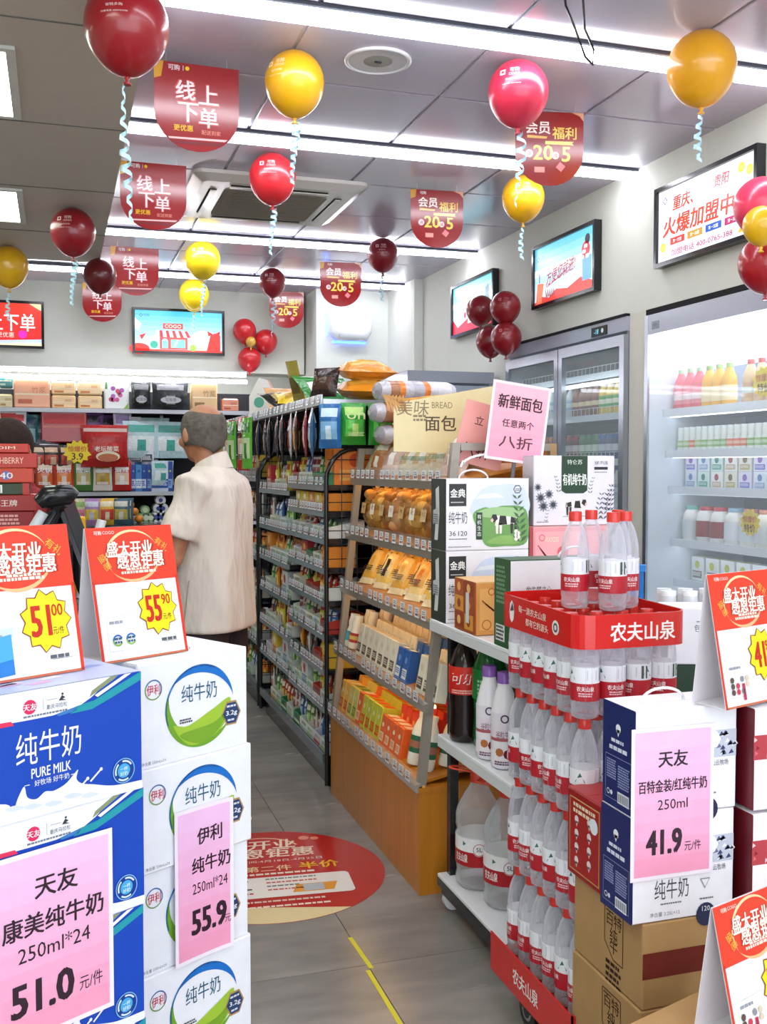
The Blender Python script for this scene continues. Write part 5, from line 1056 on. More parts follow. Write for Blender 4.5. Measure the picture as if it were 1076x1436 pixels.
def bt_side(g, d, h):
    g.R(0, 0, d, h, '1f2a66', 0); g.C(d*.5, h*.77, .0095, 'f0f0f6', 1, 12); g.Pg([(d*.44, h*.76), (d*.56, h*.76), (d*.5, h*.69)], 'f0f0f6', 1); g.fine(d*.28, h*.66, d*.46, 1, .007, 'dfe2f2', 1, 2); g.fine(d*.22, h*.59, d*.56, 1, .008, 'dfe2f2', 1, 5); g.R(d*.22, h*.55, d*.78, h*.553, 'aab0d8', 1)
    x0, y0, x1, y1 = d*.1, h*.07, d*.92, h*.49; g.Ln([(x0, y0), (x1, y0), (x1, y1), (x0, y1), (x0, y0)], .001, '97a0d0', 1); g.fine(d*.14, h*.45, d*.3, 8, .003, '97a0d0', 1, 7); g.fine(d*.5, h*.42, d*.36, 9, .003, '97a0d0', 1, 8)
    g.R(d*.5, h*.06, d*.86, h*.17, 'e4e6ee', 2)
    for i in range(9): g.R(d*(.53+.036*i), h*.075, d*(.545+.036*i), h*.155, '22264a', 3)
    g.Ring(d*.2, h*.13, .004, .006, 'dfe2f2', 2); g.C(d*.3, h*.13, .005, 'dfe2f2', 2, 8)
for i, z in enumerate((.521, .734)):
    milk_box('milk_box', '%s white milk box with navy side, behind the pink price sheet' % ('lower', 'upper')[i], 'milk box', (1.064+.003*i, 1.735, z), 0, .235, .12, .211, 'f0eef4', '1f2a66', 'f3f1f6', bt_art, bt_side, None, .1 if i else None)
def bt2_art(g, w, h):
    g.R(0, h*.5, w, h*.74, 'b8404a', 1); rnd = random.Random(5)
    for i in range(24): x = rnd.random()*w*.9; y = h*(.52+.2*rnd.random()); g.Pg([(x, y-.004), (x+.008, y), (x+.001, y+.006)], ('8c1a26', 'e8c8c8', 'd86a70')[i % 3], 2)
    g.Tx('红纯牛奶', w*.5, h*.3, .03, '8a2a34', 1, w=.1)
for i, z in enumerate((.521, .734)):
    milk_box('milk_box', '%s white milk box with dark red side and red pattern, right edge' % ('lower', 'upper')[i], 'milk box', (1.315, 1.70, z), 0, .235, .12, .206, 'f4ecf0', '6c1620', 'f3eef2', bt2_art)
def gift_side(g, d, h):
    g.R(.012, .012, d-.012, h-.015, 'c9a06a', 1); g.R(.015, .015, d-.015, h-.018, 'a81f20', 2); g.fine(.03, h-.025, d-.06, 2, .008, 'e8d8b8', 3, 3)
    for j in range(4):
        for i in range(2): x, y = .045+.055*i, .035+.03*j+.008*i; g.C(x, y+.004, .009, 'ecdcdc', 3, 10); g.Pg([(x-.006, y), (x+.006, y), (x, y-.013)], 'e2c8c4', 3)
    g.C(d-.035, h*.72, .017, 'e4eaf2', 4)
milk_box('gift_box', 'dark red gift box with gold frame between water stack and navy milk box', 'gift box', (1.078, 1.872, .521), 0, .24, .155, .19, '9c1a1c', '9c1a1c', 'a8262a', lambda g, w, h: g.R(.01, .01, w-.01, h-.01, 'a81f20', 1), gift_side)
def ct_side(g, d, h):
    g.fr(g.o, g.u, g.w); g.mk = 'kb'; c = '3a2218'; x0, x1, y0, y1 = d*.48, d*.74, h*.3, h*.9
    for a, b in (((x0, y1), (x1, y1)), ((x1, y1), (x1, y0)), ((x0, y1), (x0, y0+.03)), ((x0, y0+.03), ((x0+x1)/2, y0)), (((x0+x1)/2, y0), (x1, y0))): g.Ln([a, b], .0022, c, 1)
    g.Tx('百', d*.61-.016, h*.78, .03, c, 1); g.Tx('特', d*.61+.016, h*.78, .03, c, 1); g.Tx('纯', d*.61, h*.6, .03, c, 1); g.Tx('牛', d*.61, h*.46, .03, c, 1); g.fine(d*.5, h*.26, .06, 6, .008, c, 1, 2)
def ct_art(g, w, h):
    g.mk = 'kb'; g.R(0, h*.36, w, h*.66, '702a20', 1)
for i, z in enumerate((0.345, .17, -.005)):
    o = thing('cardboard_carton', 'brown shipping carton with dark red band, %s in the pile under the milk boxes' % ('topmost', 'middle one', 'bottom one')[i], 'carton', (1.09-.004*i, 1.735, z), 0)
    G().box(0, 0, 0.005 if i == 2 else 0, .44, .28, .174, 'b08a5c', 'kb', .003).build('box', o); g = G(); g.fr((0, 0, 0), (1, 0, 0), (0, 0, 1)); ct_art(g, .44, .174); g.fr((0, .28, 0), (0, -1, 0), (0, 0, 1)); ct_side(g, .28, .174); g.build('printing', o); G().box(.215, -.0006, 0.01, .218, .0, .17, '8a6a44', 'kb').build('flap_seam', o)
# green and white box with white-capped jars
def pk_art(g, w, h): g.Tx('包装', w*.3, h*.65, .02, '6a6c74', 1); g.fine(w*.25, h*.78, .04, 1, .004, '9a9ca4', 1); g.fine(w*.3, h*.1, .03, 1, .004, 'a0a2a8', 1)
G_ = milk_box('milk_box', 'white box with dark green lower half behind the tent card', 'milk box', (1.545, 2.355, .895), -.35, .3, .13, .15, 'e6e4ea', 'e0dee4', 'e8e6ec', pk_art)
milk_box('milk_box', 'dark green box beneath the white box behind the tent card', 'milk box', (1.545, 2.355, .7), -.35, .3, .26, .193, '1d3a26', '1a3322', '24402c', lambda g, w, h: g.fine(.02, h*.5, .08, 2, .006, '3f6a4a', 1))
for i, z in enumerate((.0, .235, .47)):
    milk_box('drink_carton_case', 'plain pale case stacked low behind the water, %s from floor' % ORD[i], 'carton', (1.535, 2.345, z), -.35, .32, .28, .228, 'd8d4cc', 'c8c4bc', 'd8d4cc', lambda g, w, h: g.Tx('饮料', w/2, h/2, .05, '6a7a8a', 1))
JC = drink('small', 'd8dade', 'b8c0c4', 'f2f2f4')
for i in range(6): JC((1.545+.94*(.04+.06*(i % 3))+.343*(.165+.055*(i//3)), 2.355-.343*(.04+.06*(i % 3))+.94*(.165+.055*(i//3)), .8945), 0, 'white-capped clear jar behind the white and green box, %s' % ('front left', 'front middle', 'front right', 'back left', 'back middle', 'back right')[i], 'white-capped jars', (1, 1, 1.68))
o = thing('blue_crate', 'bright blue plastic crate beside the cooler, behind the water bottles', 'crate', (2.55, 4.35, 0))
for i in range(4):
    g = G(); z = .24*i; g.box(0, 0, z, .17, .26, z+.225, '2f7ac8', 'g', .006); g.box(-.006, -.006, z+.19, .176, .266, z+.228, '3a8ad8', 'g', .004)
    for q in range(3): g.box(.012+.05*q, -.004, z+.03, .042+.05*q, 0, z+.16, '2464a8', 'g')
    g.build('crate_layer', o)

# ================================================================ pink price sheets
def sheet(label, loc, rz, w, h, lines, curl=.012):
    o = thing('pink_price_sheet', label, 'price sheet', loc, rz); n = 8; g = G()
    cy = lambda x: -.002-curl*abs(x/w)**3*2 if x > 0 else -.002-curl*abs(x/w)**3
    xs = [-w/2+w*i/n for i in range(n+1)]
    a, b = hx('e79cca'), hx('ee86ac')
    V = [(x, cy(x), z) for x in xs for z in (0, h)]; g.add(V, [(2*i, 2*i+2, 2*i+3, 2*i+1) for i in range(n)], 'f3e6f2')
    g.add([(x, y+.0006, z) for x, y, z in V], [(2*i, 2*i+1, 2*i+3, 2*i+2) for i in range(n)], 'efe6ee'); g.build('paper', o)
    g = G(); g.warp = lambda x, y, k: (x, cy(x)-.0004-.0003*k, y); m_ = .008
    for i in range(n):
        for j in range(8):
            t = j/7; c = tuple(hx('f09cbc')[q]*(1-t)+hx('f0bfe6')[q]*t for q in range(4)); x0_, x1_ = max(xs[i], -w/2+m_), min(xs[i+1], w/2-m_)
            g.Pg([(x0_, m_+(h-2*m_)*j/8), (x1_, m_+(h-2*m_)*j/8), (x1_, m_+(h-2*m_)*(j+1)/8), (x0_, m_+(h-2*m_)*(j+1)/8)], c, 0)
    for t, x, y, hh, ww, bo in lines: g.Tx(t, x*w, y*h, hh, '33202c', 2, w=ww, bold=bo)
    g.build('printing', o); return o
SP = lambda u, v: (u*math.cos(math.radians(30))-v*math.sin(math.radians(30)), u*math.sin(math.radians(30))+v*math.cos(math.radians(30)))
R30 = math.radians(30)
def L30(u, v, z): p = SP(u, v); return (p[0], p[1], z)
sheet('pink price sheet reading 41.9 on the milk boxes at the right', (1.151, 1.7325, .609), 0, .187, .302, [('天友', 0, .79, .032, .066, .03), ('百特金装/红纯牛奶', 0, .615, .025, .155, .025), ('250ml', .0, .49, .02, .068, 0), ('41.9', -.1, .245, .048, .078, .07), ('元/件', .25, .2, .02, .038, 0)], .004)
sheet('pink price sheet reading 51.0 on the blue milk boxes', L30(.829, 1.4605, .525), R30, .212, .3, [('天友', .02, .8, .035, .074, .03), ('康美纯牛奶', .0, .615, .035, .175, .03), ('250ml*24', 0, .47, .025, .125, 0), ('51.0', -.1, .235, .05, .105, .07), ('元/件', .3, .2, .024, .042, 0)], .004)
sheet('pink price sheet reading 55.9 on the white milk boxes', L30(1.235, 1.605, .452), R30, .142, .305, [('伊利', .1, .8, .032, .06, .03), ('纯牛奶', .12, .615, .032, .092, .03), ('250ml*24', .1, .47, .022, .085, 0), ('55.9', .08, .25, .048, .082, .07), ('元', .4, .2, .016, .014, 0)], .02)

# ================================================================ left-hand milk boxes
def blue_art(g, w, h):
    X = lambda t: w-.254+t      # t measured across the visible quarter metre
    g.R(0, 0, w, h, '1546b4', 0)
    g.Pg([(0, h), (X(.2), h), (X(.16), h*.86), (X(.135), h*.8), (X(.09), h*.77), (X(.04), h*.77), (0, h*.79)], 'f2f2f8', 1)
    g.Pg([(X(.135), h*.81), (X(.165), h*.83), (X(.2), h*.9), (X(.254), h), (X(.254), h*.93), (X(.2), h*.83), (X(.16), h*.76), (X(.12), h*.755)], '2496a4', 2); g.Pg([(X(.095), h*.775), (X(.135), h*.81), (X(.13), h*.77), (X(.1), h*.755)], '3c7cc0', 2)
    g.Pg([(X(.155), h*.86), (X(.2), h*.97), (X(.21), h), (X(.195), h), (X(.16), h*.91)], '8a9470', 2); g.Pg([(X(.17), h*.85), (X(.235), h), (X(.222), h), (X(.165), h*.87)], 'f2f2f8', 3)
    g.Pg([(0, h*.8), (X(.02), h*.785), (X(.025), h*.75), (0, h*.75)], 'e0345a', 2)
    g.C(X(.051), h*.87, .0115, 'd92a5c', 3, 14); g.Tx('天友', X(.051), h*.87, .011, 'fbe8ee', 4, bold=.03); g.R(X(.0735), h*.83, X(.0742), h*.925, '8a8c98', 3); g.Tx('重庆马拉松', X(.097), h*.845, .0075, '5a5c68', 3, w=.036); g.fine(X(.04), h*.805, .075, 1, .003, '7a7c88', 3)
    g.Ln([(X(.08), h*.9), (X(.098), h*.9)], .001, '9a9caa', 3); g.Pg([(X(.1), h*.88), (X(.106), h*.92), (X(.112), h*.9), (X(.107), h*.89), (X(.114), h*.875)], '3a3c44', 3); g.C(X(.107), h*.93, .002, '3a3c44', 3, 8)
    g.Tx('纯牛奶', X(.083), h*.545, .05, 'f4f6ff', 3, w=.112, bold=-.008); g.Tx('PURE MILK', X(.086), h*.345, .0155, 'f4f6ff', 3, w=.068, bold=.02); g.Tx('好牧场 好牛奶', X(.087), h*.265, .0095, 'e8ecfa', 3, w=.06, bold=.01)
    for a in (.04, .12): g.R(X(a), h*.262, X(a+.009), h*.268, 'e8ecfa', 3)
    pts = [(0, 0), (0, h*.2), (X(.0), h*.17), (X(.02), h*.1), (X(.03), h*.19), (X(.04), h*.26), (X(.045), h*.17), (X(.06), h*.14), (X(.075), h*.18), (X(.09), h*.17), (X(.11), h*.2), (X(.125), h*.26), (X(.133), h*.29), (X(.13), h*.22), (X(.14), h*.17), (X(.16), h*.14), (X(.2), h*.085), (w, h*.07), (w, 0)]
    body = pts[1:-1]; P_ = []
    for q in range(len(body)-1):
        a, b, d, e = body[max(0, q-1)], body[q], body[q+1], body[min(len(body)-1, q+2)]
        for i in range(6):
            t = i/6; P_.append(tuple(.5*(2*b[j]+(d[j]-a[j])*t+(2*a[j]-5*b[j]+4*d[j]-e[j])*t*t+(3*b[j]-a[j]-3*d[j]+e[j])*t**3) for j in (0, 1)))
    g.Pg([(0, 0)]+[(w, 0)]+[(w, h*.07)]+P_[::-1], 'eef0f8', 2)
    for a, b in ((.02, .12), (.05, .1), (.085, .08), (.12, .1), (.15, .07)): g.Sp([(X(a-.012), h*b), (X(a), h*(b-.03)), (X(a+.02), h*(b-.02)), (X(a+.004), h*(b+.012))], 'd6dcee', 3)
    for a, b in ((.15, .2), (.175, .25)): g.Ln([(X(a-.02), h*(b-.08)), (X(a), h*b)], .003, 'eef0f8', 3); g.C(X(a), h*b, .003, 'eef0f8', 3, 8)
    g.C(X(.218), h*.19, .0215, '123a8c', 3, 24); g.Ring(X(.218), h*.19, .0195, .0212, '7fb4e4', 4); g.C(X(.218), h*.19, .012, '48a6de', 4); g.Tx('一杯', X(.218), h*.205, .007, 'eef6ff', 5); g.Tx('好奶', X(.218), h*.165, .007, 'eef6ff', 5)
    for a0 in (30, 130, 230): g.Ring(X(.218), h*.19, .0145, .0175, 'cfe2f6', 5, a0, a0+70)
def blue_top(g, w, d):
    g.R(0, 0, w, d, 'b9c0e6', 0); rnd = random.Random(2)
    for i in range(14): x = rnd.random()*w*.9; y = rnd.random()*d*.8; g.Pg([(x, y), (x+.04, y+.004), (x+.03, y+.02), (x-.01, y+.012)], ('8fa0e0', 'd6a0cc', '4c5fc0', 'e6e6f6')[i % 4], 1)
for i in range(5):
    z = .076+.2*i; milk_box('milk_box', 'blue pure milk box with white splash, %s' % ('bottom one', 'second from the floor', 'third from the floor', 'fourth from the floor', 'topmost one')[i], 'milk box', L30(.617+.002*(i % 2)*2, 1.4625+.002*(i % 2), z), R30, .38, .2, .1995, '1546b4', '1546b4', 'c4c8e6', blue_art, None, blue_top if i == 4 else None)
def yili_art(g, w, h):
    g.Ring(.036, h*.74, .017, .0195, '3f6fa8', 1, -30, 150); g.Ring(.036, h*.74, .017, .0195, '7c9a5a', 1, 150, 330); g.Tx('伊利', .036, h*.74, .02, 'c8354e', 1, w=.03, bold=.01)
    cx2, cy2 = .145, h*.5; g.Ring(cx2, cy2, .066, .083, '1b6fc4', 1, 5, 150, 24, .98, True); g.Ring(cx2, cy2, .06, .083, '6fa32c', 1, 150, 330, 30, .98, True)
    g.Ring(cx2, cy2, .079, .083, '3f86c8', 1, 60, 200, 16, .98); g.Sp([(cx2-.065, cy2-.03), (cx2-.03, cy2-.035), (cx2+.03, cy2-.012), (cx2+.075, cy2+.004), (cx2+.06, cy2-.045), (cx2+.02, cy2-.07), (cx2-.03, cy2-.072)], '9fc23a', 2); g.Sp([(cx2-.05, cy2-.05), (cx2+.03, cy2-.04), (cx2+.068, cy2-.02), (cx2+.045, cy2-.055), (cx2-.0, cy2-.075)], '7aa62e', 3)
    g.Tx('纯牛奶', cx2-.002, cy2+.028, .035, '2a5c78', 2, w=.086); g.fine(cx2-.05, cy2-.02, .03, 2, .003, '4a4c50', 3)
    bx, by = .222, h*.36; g.C(bx, by, .0245, 'b8935a', 3, 6, .028); g.C(bx, by, .021, '27406a', 4, 6, .024); g.Tx('3.2g', bx, by-.001, .012, 'f4f4f8', 5, w=.028, bold=.03); g.fine(bx-.012, by+.016, .024, 1, .004, 'd8dce8', 5); g.fine(bx-.01, by-.012, .02, 1, .004, 'd8dce8', 5); g.Tx('净含量 250mLx24', .035, h*.05, .007, '8a8c94', 1, w=.055)
def yili_top(g, w, d): g.Ring(w*.4, d*.45, .075, .077, '9aa4a0', 1, 0, 360, 30, .6); g.Tx('纯牛奶', w*.42, d*.5, .03, 'b0a8c8', 1, w=.08); g.C(w*.42, d*.3, .03, 'd8e6c8', 1, 14, .01)
for i in range(5):
    z = .053+.2*i; milk_box('milk_box', 'white milk box with green and blue ring, %s beside the blue boxes' % ('bottom one', 'second from floor', 'third from floor', 'fourth from floor', 'top one')[i], 'milk box', L30(1.09+.004*(i % 2), 1.607+.004*(i % 3), z), R30, .265+.003*(i < 4), .2, .1995, 'eeeef4', 'ebebf2', 'f2f1f6', yili_art, None, yili_top if i == 4 else None)
for lab, u, v, w, h in (('low pallet under the blue milk boxes', .6, 1.46, .42, .07), ('low pallet under the white milk boxes', 1.08, 1.6, .3, .05)):
    o = thing('wooden_pallet', lab, 'pallet', L30(u, v, 0), R30)
    for i in range(4): G().box(0, .01+.055*i, h-.02, w, .05+.055*i, h, 'a88a60', 'kb').build('board', o)
    for i in range(3): G().box(.01+(w-.06)*i/2, .01, 0, .05+(w-.06)*i/2, .215, h-.02, '8a6e48', 'kb').build('bearer', o)

# ================================================================ tent cards
def tent(label, loc, rz, big, small, w=.2, h=.252, prod='milk', depth=.085, unit='元/件'):
    o = thing('tent_price_card', label, 'price card', loc, rz); ax = -.0; ty = depth*.62
    def pan(y0, y1, c, nm):
        g = G(); t = .0012; g.add([(0, y0, 0), (w, y0, 0), (w, y1, h), (0, y1, h), (0, y0+t, 0), (w, y0+t, 0), (w, y1+t, h), (0, y1+t, h)], [(0, 1, 2, 3), (7, 6, 5, 4), (0, 4, 5, 1), (1, 5, 6, 2), (2, 6, 7, 3), (3, 7, 4, 0)], c); return g.build(nm, o)
    pan(0, ty, 'f2eff2', 'front_panel'); pan(depth, ty+.002, 'e6dfe4', 'rear_panel'); G().box(.004, .002, 0, w-.004, depth, .001, 'eee9ee').build('base_flap', o)
    g = G(); g.fr((0, -.0002, 0), (1, 0, 0), (0, ty, h)); hh = math.hypot(h, ty)
    g.R(0, hh*.58, w, hh, 'e0402a', 1); g.R(0, 0, .006, hh*.6, 'dc3522', 1); g.R(w-.006, 0, w, hh*.6, 'dc3522', 1); g.R(0, 0, w, .004, 'c86a4a', 1)
    cx2, cy2, r = w*.5, hh*.775, w*.31; g.Ring(cx2, cy2, r*.9, r, 'f4d2a0', 2, 25, 215, 20, .85, True); g.Ring(cx2, cy2, r*.88, r, 'f0b884', 2, 215, 360, 14, .85, True)
    g.Tx('盛大开业', w*.47, hh*.83, .03, 'fff0e0', 4, w=w*.52, bold=.04, sk=.05); g.Tx('感恩钜惠', w*.58, hh*.745, .032, 'fff0e0', 4, w=w*.54, bold=.04, sk=.05); g.Tx('盛大开业', w*.47+.001, hh*.828, .031, 'b8301c', 3, w=w*.55, bold=.06, sk=.05); g.Tx('感恩钜惠', w*.58+.001, hh*.743, .033, 'b8301c', 3, w=w*.57, bold=.06, sk=.05)
    g.fine(w*.4, hh*.685, w*.3, 1, .005, 'ffe0d0', 3); g.fine(w*.34, hh*.66, w*.42, 1, .005, 'ffe0d0', 3, 4); g.Tx('可购', w*.13, hh*.96, .008, 'fbe8e0', 3, bold=.02); g.Tx('COGO', w*.25, hh*.96, .006, 'fbe8e0', 3)
    g.Tx('盛惠', w*.17, hh*.74, .016, 'f4b848', 3, rot=-60); g.Tx('有礼', w*.85, hh*.85, .016, 'f4b848', 3, rot=-40)
    sx, sy = w*.7, hh*.36; g.Star(sx, sy, w*.235, w*.19, '8c4a20', 3, 11, 1.15); g.Star(sx, sy, w*.225, w*.18, 'f6dc1e', 4, 11, 1.15)
    g.Tx(big, sx-w*.05, sy, .05, 'c42a1c', 6, w=w*.17, bold=.05); g.Tx(small, sx+w*.105, sy+.016, .02, 'c42a1c', 6, w=w*.1, bold=.02); g.Tx(unit, sx+w*.1, sy-.018, .013, '5a2c1c', 6, w=w*.1)
    g.Ln([(w*.1, .02), (w*.1, hh*.33), (w*.45, hh*.34), (w*.45, .02), (w*.1, .02)], .0008, 'c4c8d2', 2); g.fine(w*.13, hh*.3, w*.18, 1, .005, '9a9ca4', 3)
    if prod == 'blue': g.Pg([(0, .005), (w*.1, .05), (w*.25, .07), (w*.38, .07), (w*.38, .01)], '2a7ac8', 3); g.Pg([(w*.2, .03), (w*.38, .035), (w*.38, .075), (w*.22, .07)], '4aa2e0', 4); g.R(w*.1, .07, w*.4, .085, 'c8d4ee', 3)
    elif prod == 'ring':
        for q in (0, 1): g.Ring(w*(.2+.15*q), .04, .008, .011, '2a6ab8', 4, 20, 180); g.Ring(w*(.2+.15*q), .04, .008, .011, '8ab848', 4, 180, 330); g.fine(w*(.16+.15*q), .045, .016, 2, .004, '2a5c78', 5)
    else:
        for q in range(9): g.C(w*(.15+.08*(q % 4)), .03+.012*(q//3), .006, ('5a4a40', 'c83a50', '8a8c94', 'd8c8b0')[q % 4], 4, 8)
        g.R(w*.3, .012, w*.34, .045, 'b82a50', 4)
    g.R(w*.72, hh*.1, w*.9, hh*.103, '7a7c84', 3); g.fine(w*.7, hh*.13, w*.2, 1, .006, '5a5c64', 3); g.build('printing', o); return o
tent('tent card priced 51.00 on top of the blue milk boxes, left edge', L30(.735, 1.535, 1.0775), R30, '51', '00', .2, .245, 'blue')
tent('tent card priced 55.90 on top of the white milk boxes', L30(1.045, 1.655, 1.0545), R30, '55', '90', .195, .25, 'ring', .09)
tent('tent card on the right-hand milk boxes, beside the carry handle', (1.235, 1.68, .9475), R30*.6, '41', '90', .2, .26, 'mix', .08, '元')
o_ = thing('cardboard_carton', 'brown carton below the lower right tent card, outside the picture', 'carton', (1.0, 1.38, 0), R30*.6); G().box(-.02, -.01, 0, .3, .2, .425, 'b08a5c', 'kb', .003).build('box', o_)
tent('tent card at the lower right corner in front of the brown cartons', (1.085, 1.43, .4255), R30*.6, '39', '90', .2, .235, 'mix', .09, '元')

# ================================================================ left rear: counter goods
o = thing('checkout_counter', 'dark checkout counter hidden behind the tent cards on the left', 'counter', (-1.5, 3.2, 0)); CB(o, 'cabinet', 0, 0, 0, 1.7, .5, .98, '2b2c30', 'g'); CB(o, 'worktop', -.02, -.02, .98, 1.72, .52, 1.0, '4a4a4e', 'g')
o = thing('display_riser', 'black riser on the counter under the red biscuit boxes', 'riser', (-.7, 3.4, 1.0)); CB(o, 'riser_box', 0, 0, 0, .66, .26, .2, '222226', 'g')
z = 1.201
for i, (h, c, t, tc_) in enumerate(((.028, 'e6d8c8', 'COMPOUND', '5a3a2a'), (.05, '8e1c1c', '', 'e8c8b8'), (.05, '9a2420', '原木王牌', 'e8d8c8'), (.036, '2c3a24', '', 'e4e4e0'), (.045, 'c03c22', 'A0 40', 'f0d8c8'), (.046, 'b02c20', 'CRUNCHBERRY', 'e8b8a0'), (.028, 'b83020', 'JOYNOIM', 'f0d0b8'))):
    w_ = .62+.012*((i*7) % 3); g = G(); o = thing('biscuit_box', '%s boxed biscuit pack stacked at the left edge, %s from the bottom' % (('cream', 'dark red', 'crimson', 'green', 'orange-red', 'red', 'bright red')[i], ORD[i]), 'biscuit box', (-.7, 3.42+.004*(i % 2), z))
    G().box(0, 0, 0, w_, .2, h, c, 'p', .002).build('box', o); g = G(); g.fr((0, 0, 0), (1, 0, 0), (0, 0, 1))
    if t: g.Tx(t, w_-.11, h*.5, h*.42, tc_, 1, w=.14 if len(t) > 5 else .1, bold=.01)
    if i == 3: g.R(w_-.16, h*.15, w_-.08, h*.85, 'dfe2e0', 1); g.R(w_-.02, 0, w_, h, 'b02c20', 1); [g.R(w_-.155+.008*q, h*.2, w_-.15+.008*q, h*.8, '2a2c30', 2) for q in range(9)]
    if i == 1: g.fine(w_-.2, h*.8, .16, 3, .007, 'd89a90', 1)
    if i == 4: g.C(w_-.08, h*.5, .014, '5a6ab0', 1, 14)
    g.build('printing', o); z += h+.0015
# scanner and slanted terminal
o = thing('barcode_scanner', 'black and silver handheld scanner standing beside the red biscuit boxes', 'scanner', (-.005, 3.15, 1.0))
g = G(); g.tube([(-.05, 0, .2), (0, 0, .29), (.012, 0, .315)], [.028, .022, .03], 12, '1b1b1f', 'g'); g.build('grip', o)
g = G(); g.tube([(-.045, -.03, .315), (-.02, -.03, .335), (.045, -.02, .34), (.06, -.02, .33)], [.02, .034, .03, .02], 14, '17171b', 'g'); g.build('scan_head', o)
g = G(); g.tube([(-.075, -.02, .215), (-.03, -.02, .29)], .016, 10, 'c4c8ce', 'g'); g.build('silver_body', o)
G().box(-.06, -.03, 0, .05, .04, .2, '1c1c20', 'g', .008).build('stand', o)
o = thing('card_terminal', 'glossy black slanted card terminal next to the scanner', 'terminal', (.095, 3.12, 1.0)); o.rotation_euler = (0, -.38, -.5)
G().box(-.025, 0, .02, .025, .1, .36, '141418', 'g', .01).build('body', o); G().box(.0255, .01, .06, .027, .09, .33, '2a2a32', 'g').build('display', o); G().box(-.03, 0, 0, .04, .1, .02, '1a1a1e', 'g').build('foot', o)
o = thing('barcode_scanner', 'white-striped wand behind the black terminal', 'scanner', (.09, 3.42, 1.0)); g = G(); g.tube([(-.02, 0, .0), (.05, 0, .25)], .015, 10, 'e0e0e4', 'g'); g.build('wand', o); G().box(-.04, .01, 0, .0, .08, .26, 'd8a01c', 'g', .004).build('yellow_tag', o)

# ================================================================ back wall shelving
YS = 9.25
o = bs = thing('household_shelving', 'tall black wall shelving full of household goods along the back wall', 'shelf', (-1.4, YS, 0)); Lw = 3.5
CB(o, 'back_panel', 0, .32, 0, Lw, .34, 2.1, '26262a', 't'); CB(o, 'kick_plate', 0, .02, 0, Lw, .3, .12, '1a1a1e', 'g')
for x in (0, 1.15, 2.3, Lw-.03): CB(o, 'upright', x, .2, 0, x+.03, .32, 2.1, '1a1a1e', 'g')
for i, z in enumerate((.14, .42, .7, .93, 1.2, 1.92)):
    s_ = CB(o, 'shelf', .0, 0, z-.02, Lw, .32, z, '2a2a2e' if z < 1.9 else 'b8bcc0', 'g'); CB(s_, 'price_rail', 0, -.008, z-.03, Lw, 0, z+.005, 'b9bec4', 'g')
def bp(x, y): return at(x, y, Y=YS)
def bitem(pr_, px, z, lab, grp, sc=None, rz=0, dy=.03):
    p = bp(px, 600); return pr_((p.x, YS+dy, z), rz, lab, grp, sc)
# top row of packs
TT = [('tissue_pack', 'teal tissue pack at the left edge of the top back shelf', -2, 18, .17, '2e7a78', 'a8c8b0'), ('tissue_pack', 'cream tissue pack under the teal one, back shelf', -2, 18, .0, 'd8c898', 'a87a3a'),
      ('paper_towel_pack', 'large orange-peach paper pack on the top back shelf', 19, 71, 0, 'eaa57c', 'c86a4a'), ('tissue_pack', 'cream tissue pack, lower left of four on the back shelf', 72, 107, 0, 'ecc48e', 'c87a3a'), ('tissue_pack', 'cream tissue pack, upper left of four on the back shelf', 72, 107, .12, 'ecc894', 'c87a3a'),
      ('tissue_pack', 'cream tissue pack, lower right of four on the back shelf', 109, 144, 0, 'e9c48c', 'c87a3a'), ('tissue_pack', 'cream tissue pack, upper right of four on the back shelf', 109, 144, .12, 'ecca98', 'c87a3a'),
      ('diaper_pack', 'white pack with pink grapes and green corner on the top shelf', 146, 182, 0, 'e6e8e4', 'd05a88'), ('bin_bag_pack', 'shiny black bin bag pack right of the grape pack', 184, 212, 0, '26282a', '7a7c7c'), ('bin_bag_pack', 'wide shiny black bin bag pack on the top back shelf', 213, 265, 0, '34373a', 'a4a6a8'),
      ('paper_towel_pack', 'tall beige paper pack above the man\'s head', 269, 306, 0, 'd8b078', '8a6a3a'), ('tissue_pack', 'salmon tissue bag right of the beige pack', 312, 336, 0, 'd88a6a', 'a84a2a')]
for nm, lab, x0, x1, dz, c, c2 in TT:
    a, b = bp(x0, 570).x, bp(x1, 570).x; w = b-a; h = .115 if 'tissue' in nm else .25; o = thing(nm, lab, 'pack', ((a+b)/2, YS+.02, 1.922+dz))
    if 'bin' in nm: pouch_g(w, h, .12, c, None, c2, len(lab), 'f').build('pack', o)
    else: G().box(-w/2+.003, 0, 0, w/2-.003, .14, h, c, 'g', .012).build('pack', o)
    g = G(); g.fr((-w/2, -.0005 if 'bin' not in nm else -.062, 0), (1, 0, 0), (0, 0, 1))
    if 'pink grapes' in lab: [g.C(w*.5+.03*math.cos(q*1.3)*(1+q*.1), h*.5+.03*math.sin(q*1.7)*(1+q*.15), .02, ('d05a98', 'c84a6a', 'a85ab0')[q % 3], 1+q % 2, 10) for q in range(9)]; g.R(.01, h*.7, .03, h*.95, '5a9a5a', 1); g.Pg([(w*.75, .005), (w-.01, .005), (w-.01, .06)], '8ab84a', 1)
    elif 'bin' not in nm: g.R(w*.12, h*.15, w*.5, h*.3, c2, 1); g.Tx('抽纸' if h < .2 else '竹浆', w*.68, h*.62, h*.22, c2, 1); g.R(.012, h*.45, w-.012, h*.5, 'f4e0b8', 1)
    else: g.C(w*.5, h*.35, w*.28, 'b4b8ba', 1, 16, .03); g.Tx('垃圾袋', w*.5, h*.36, .03, '202224', 2)
    g.build('printing', o)
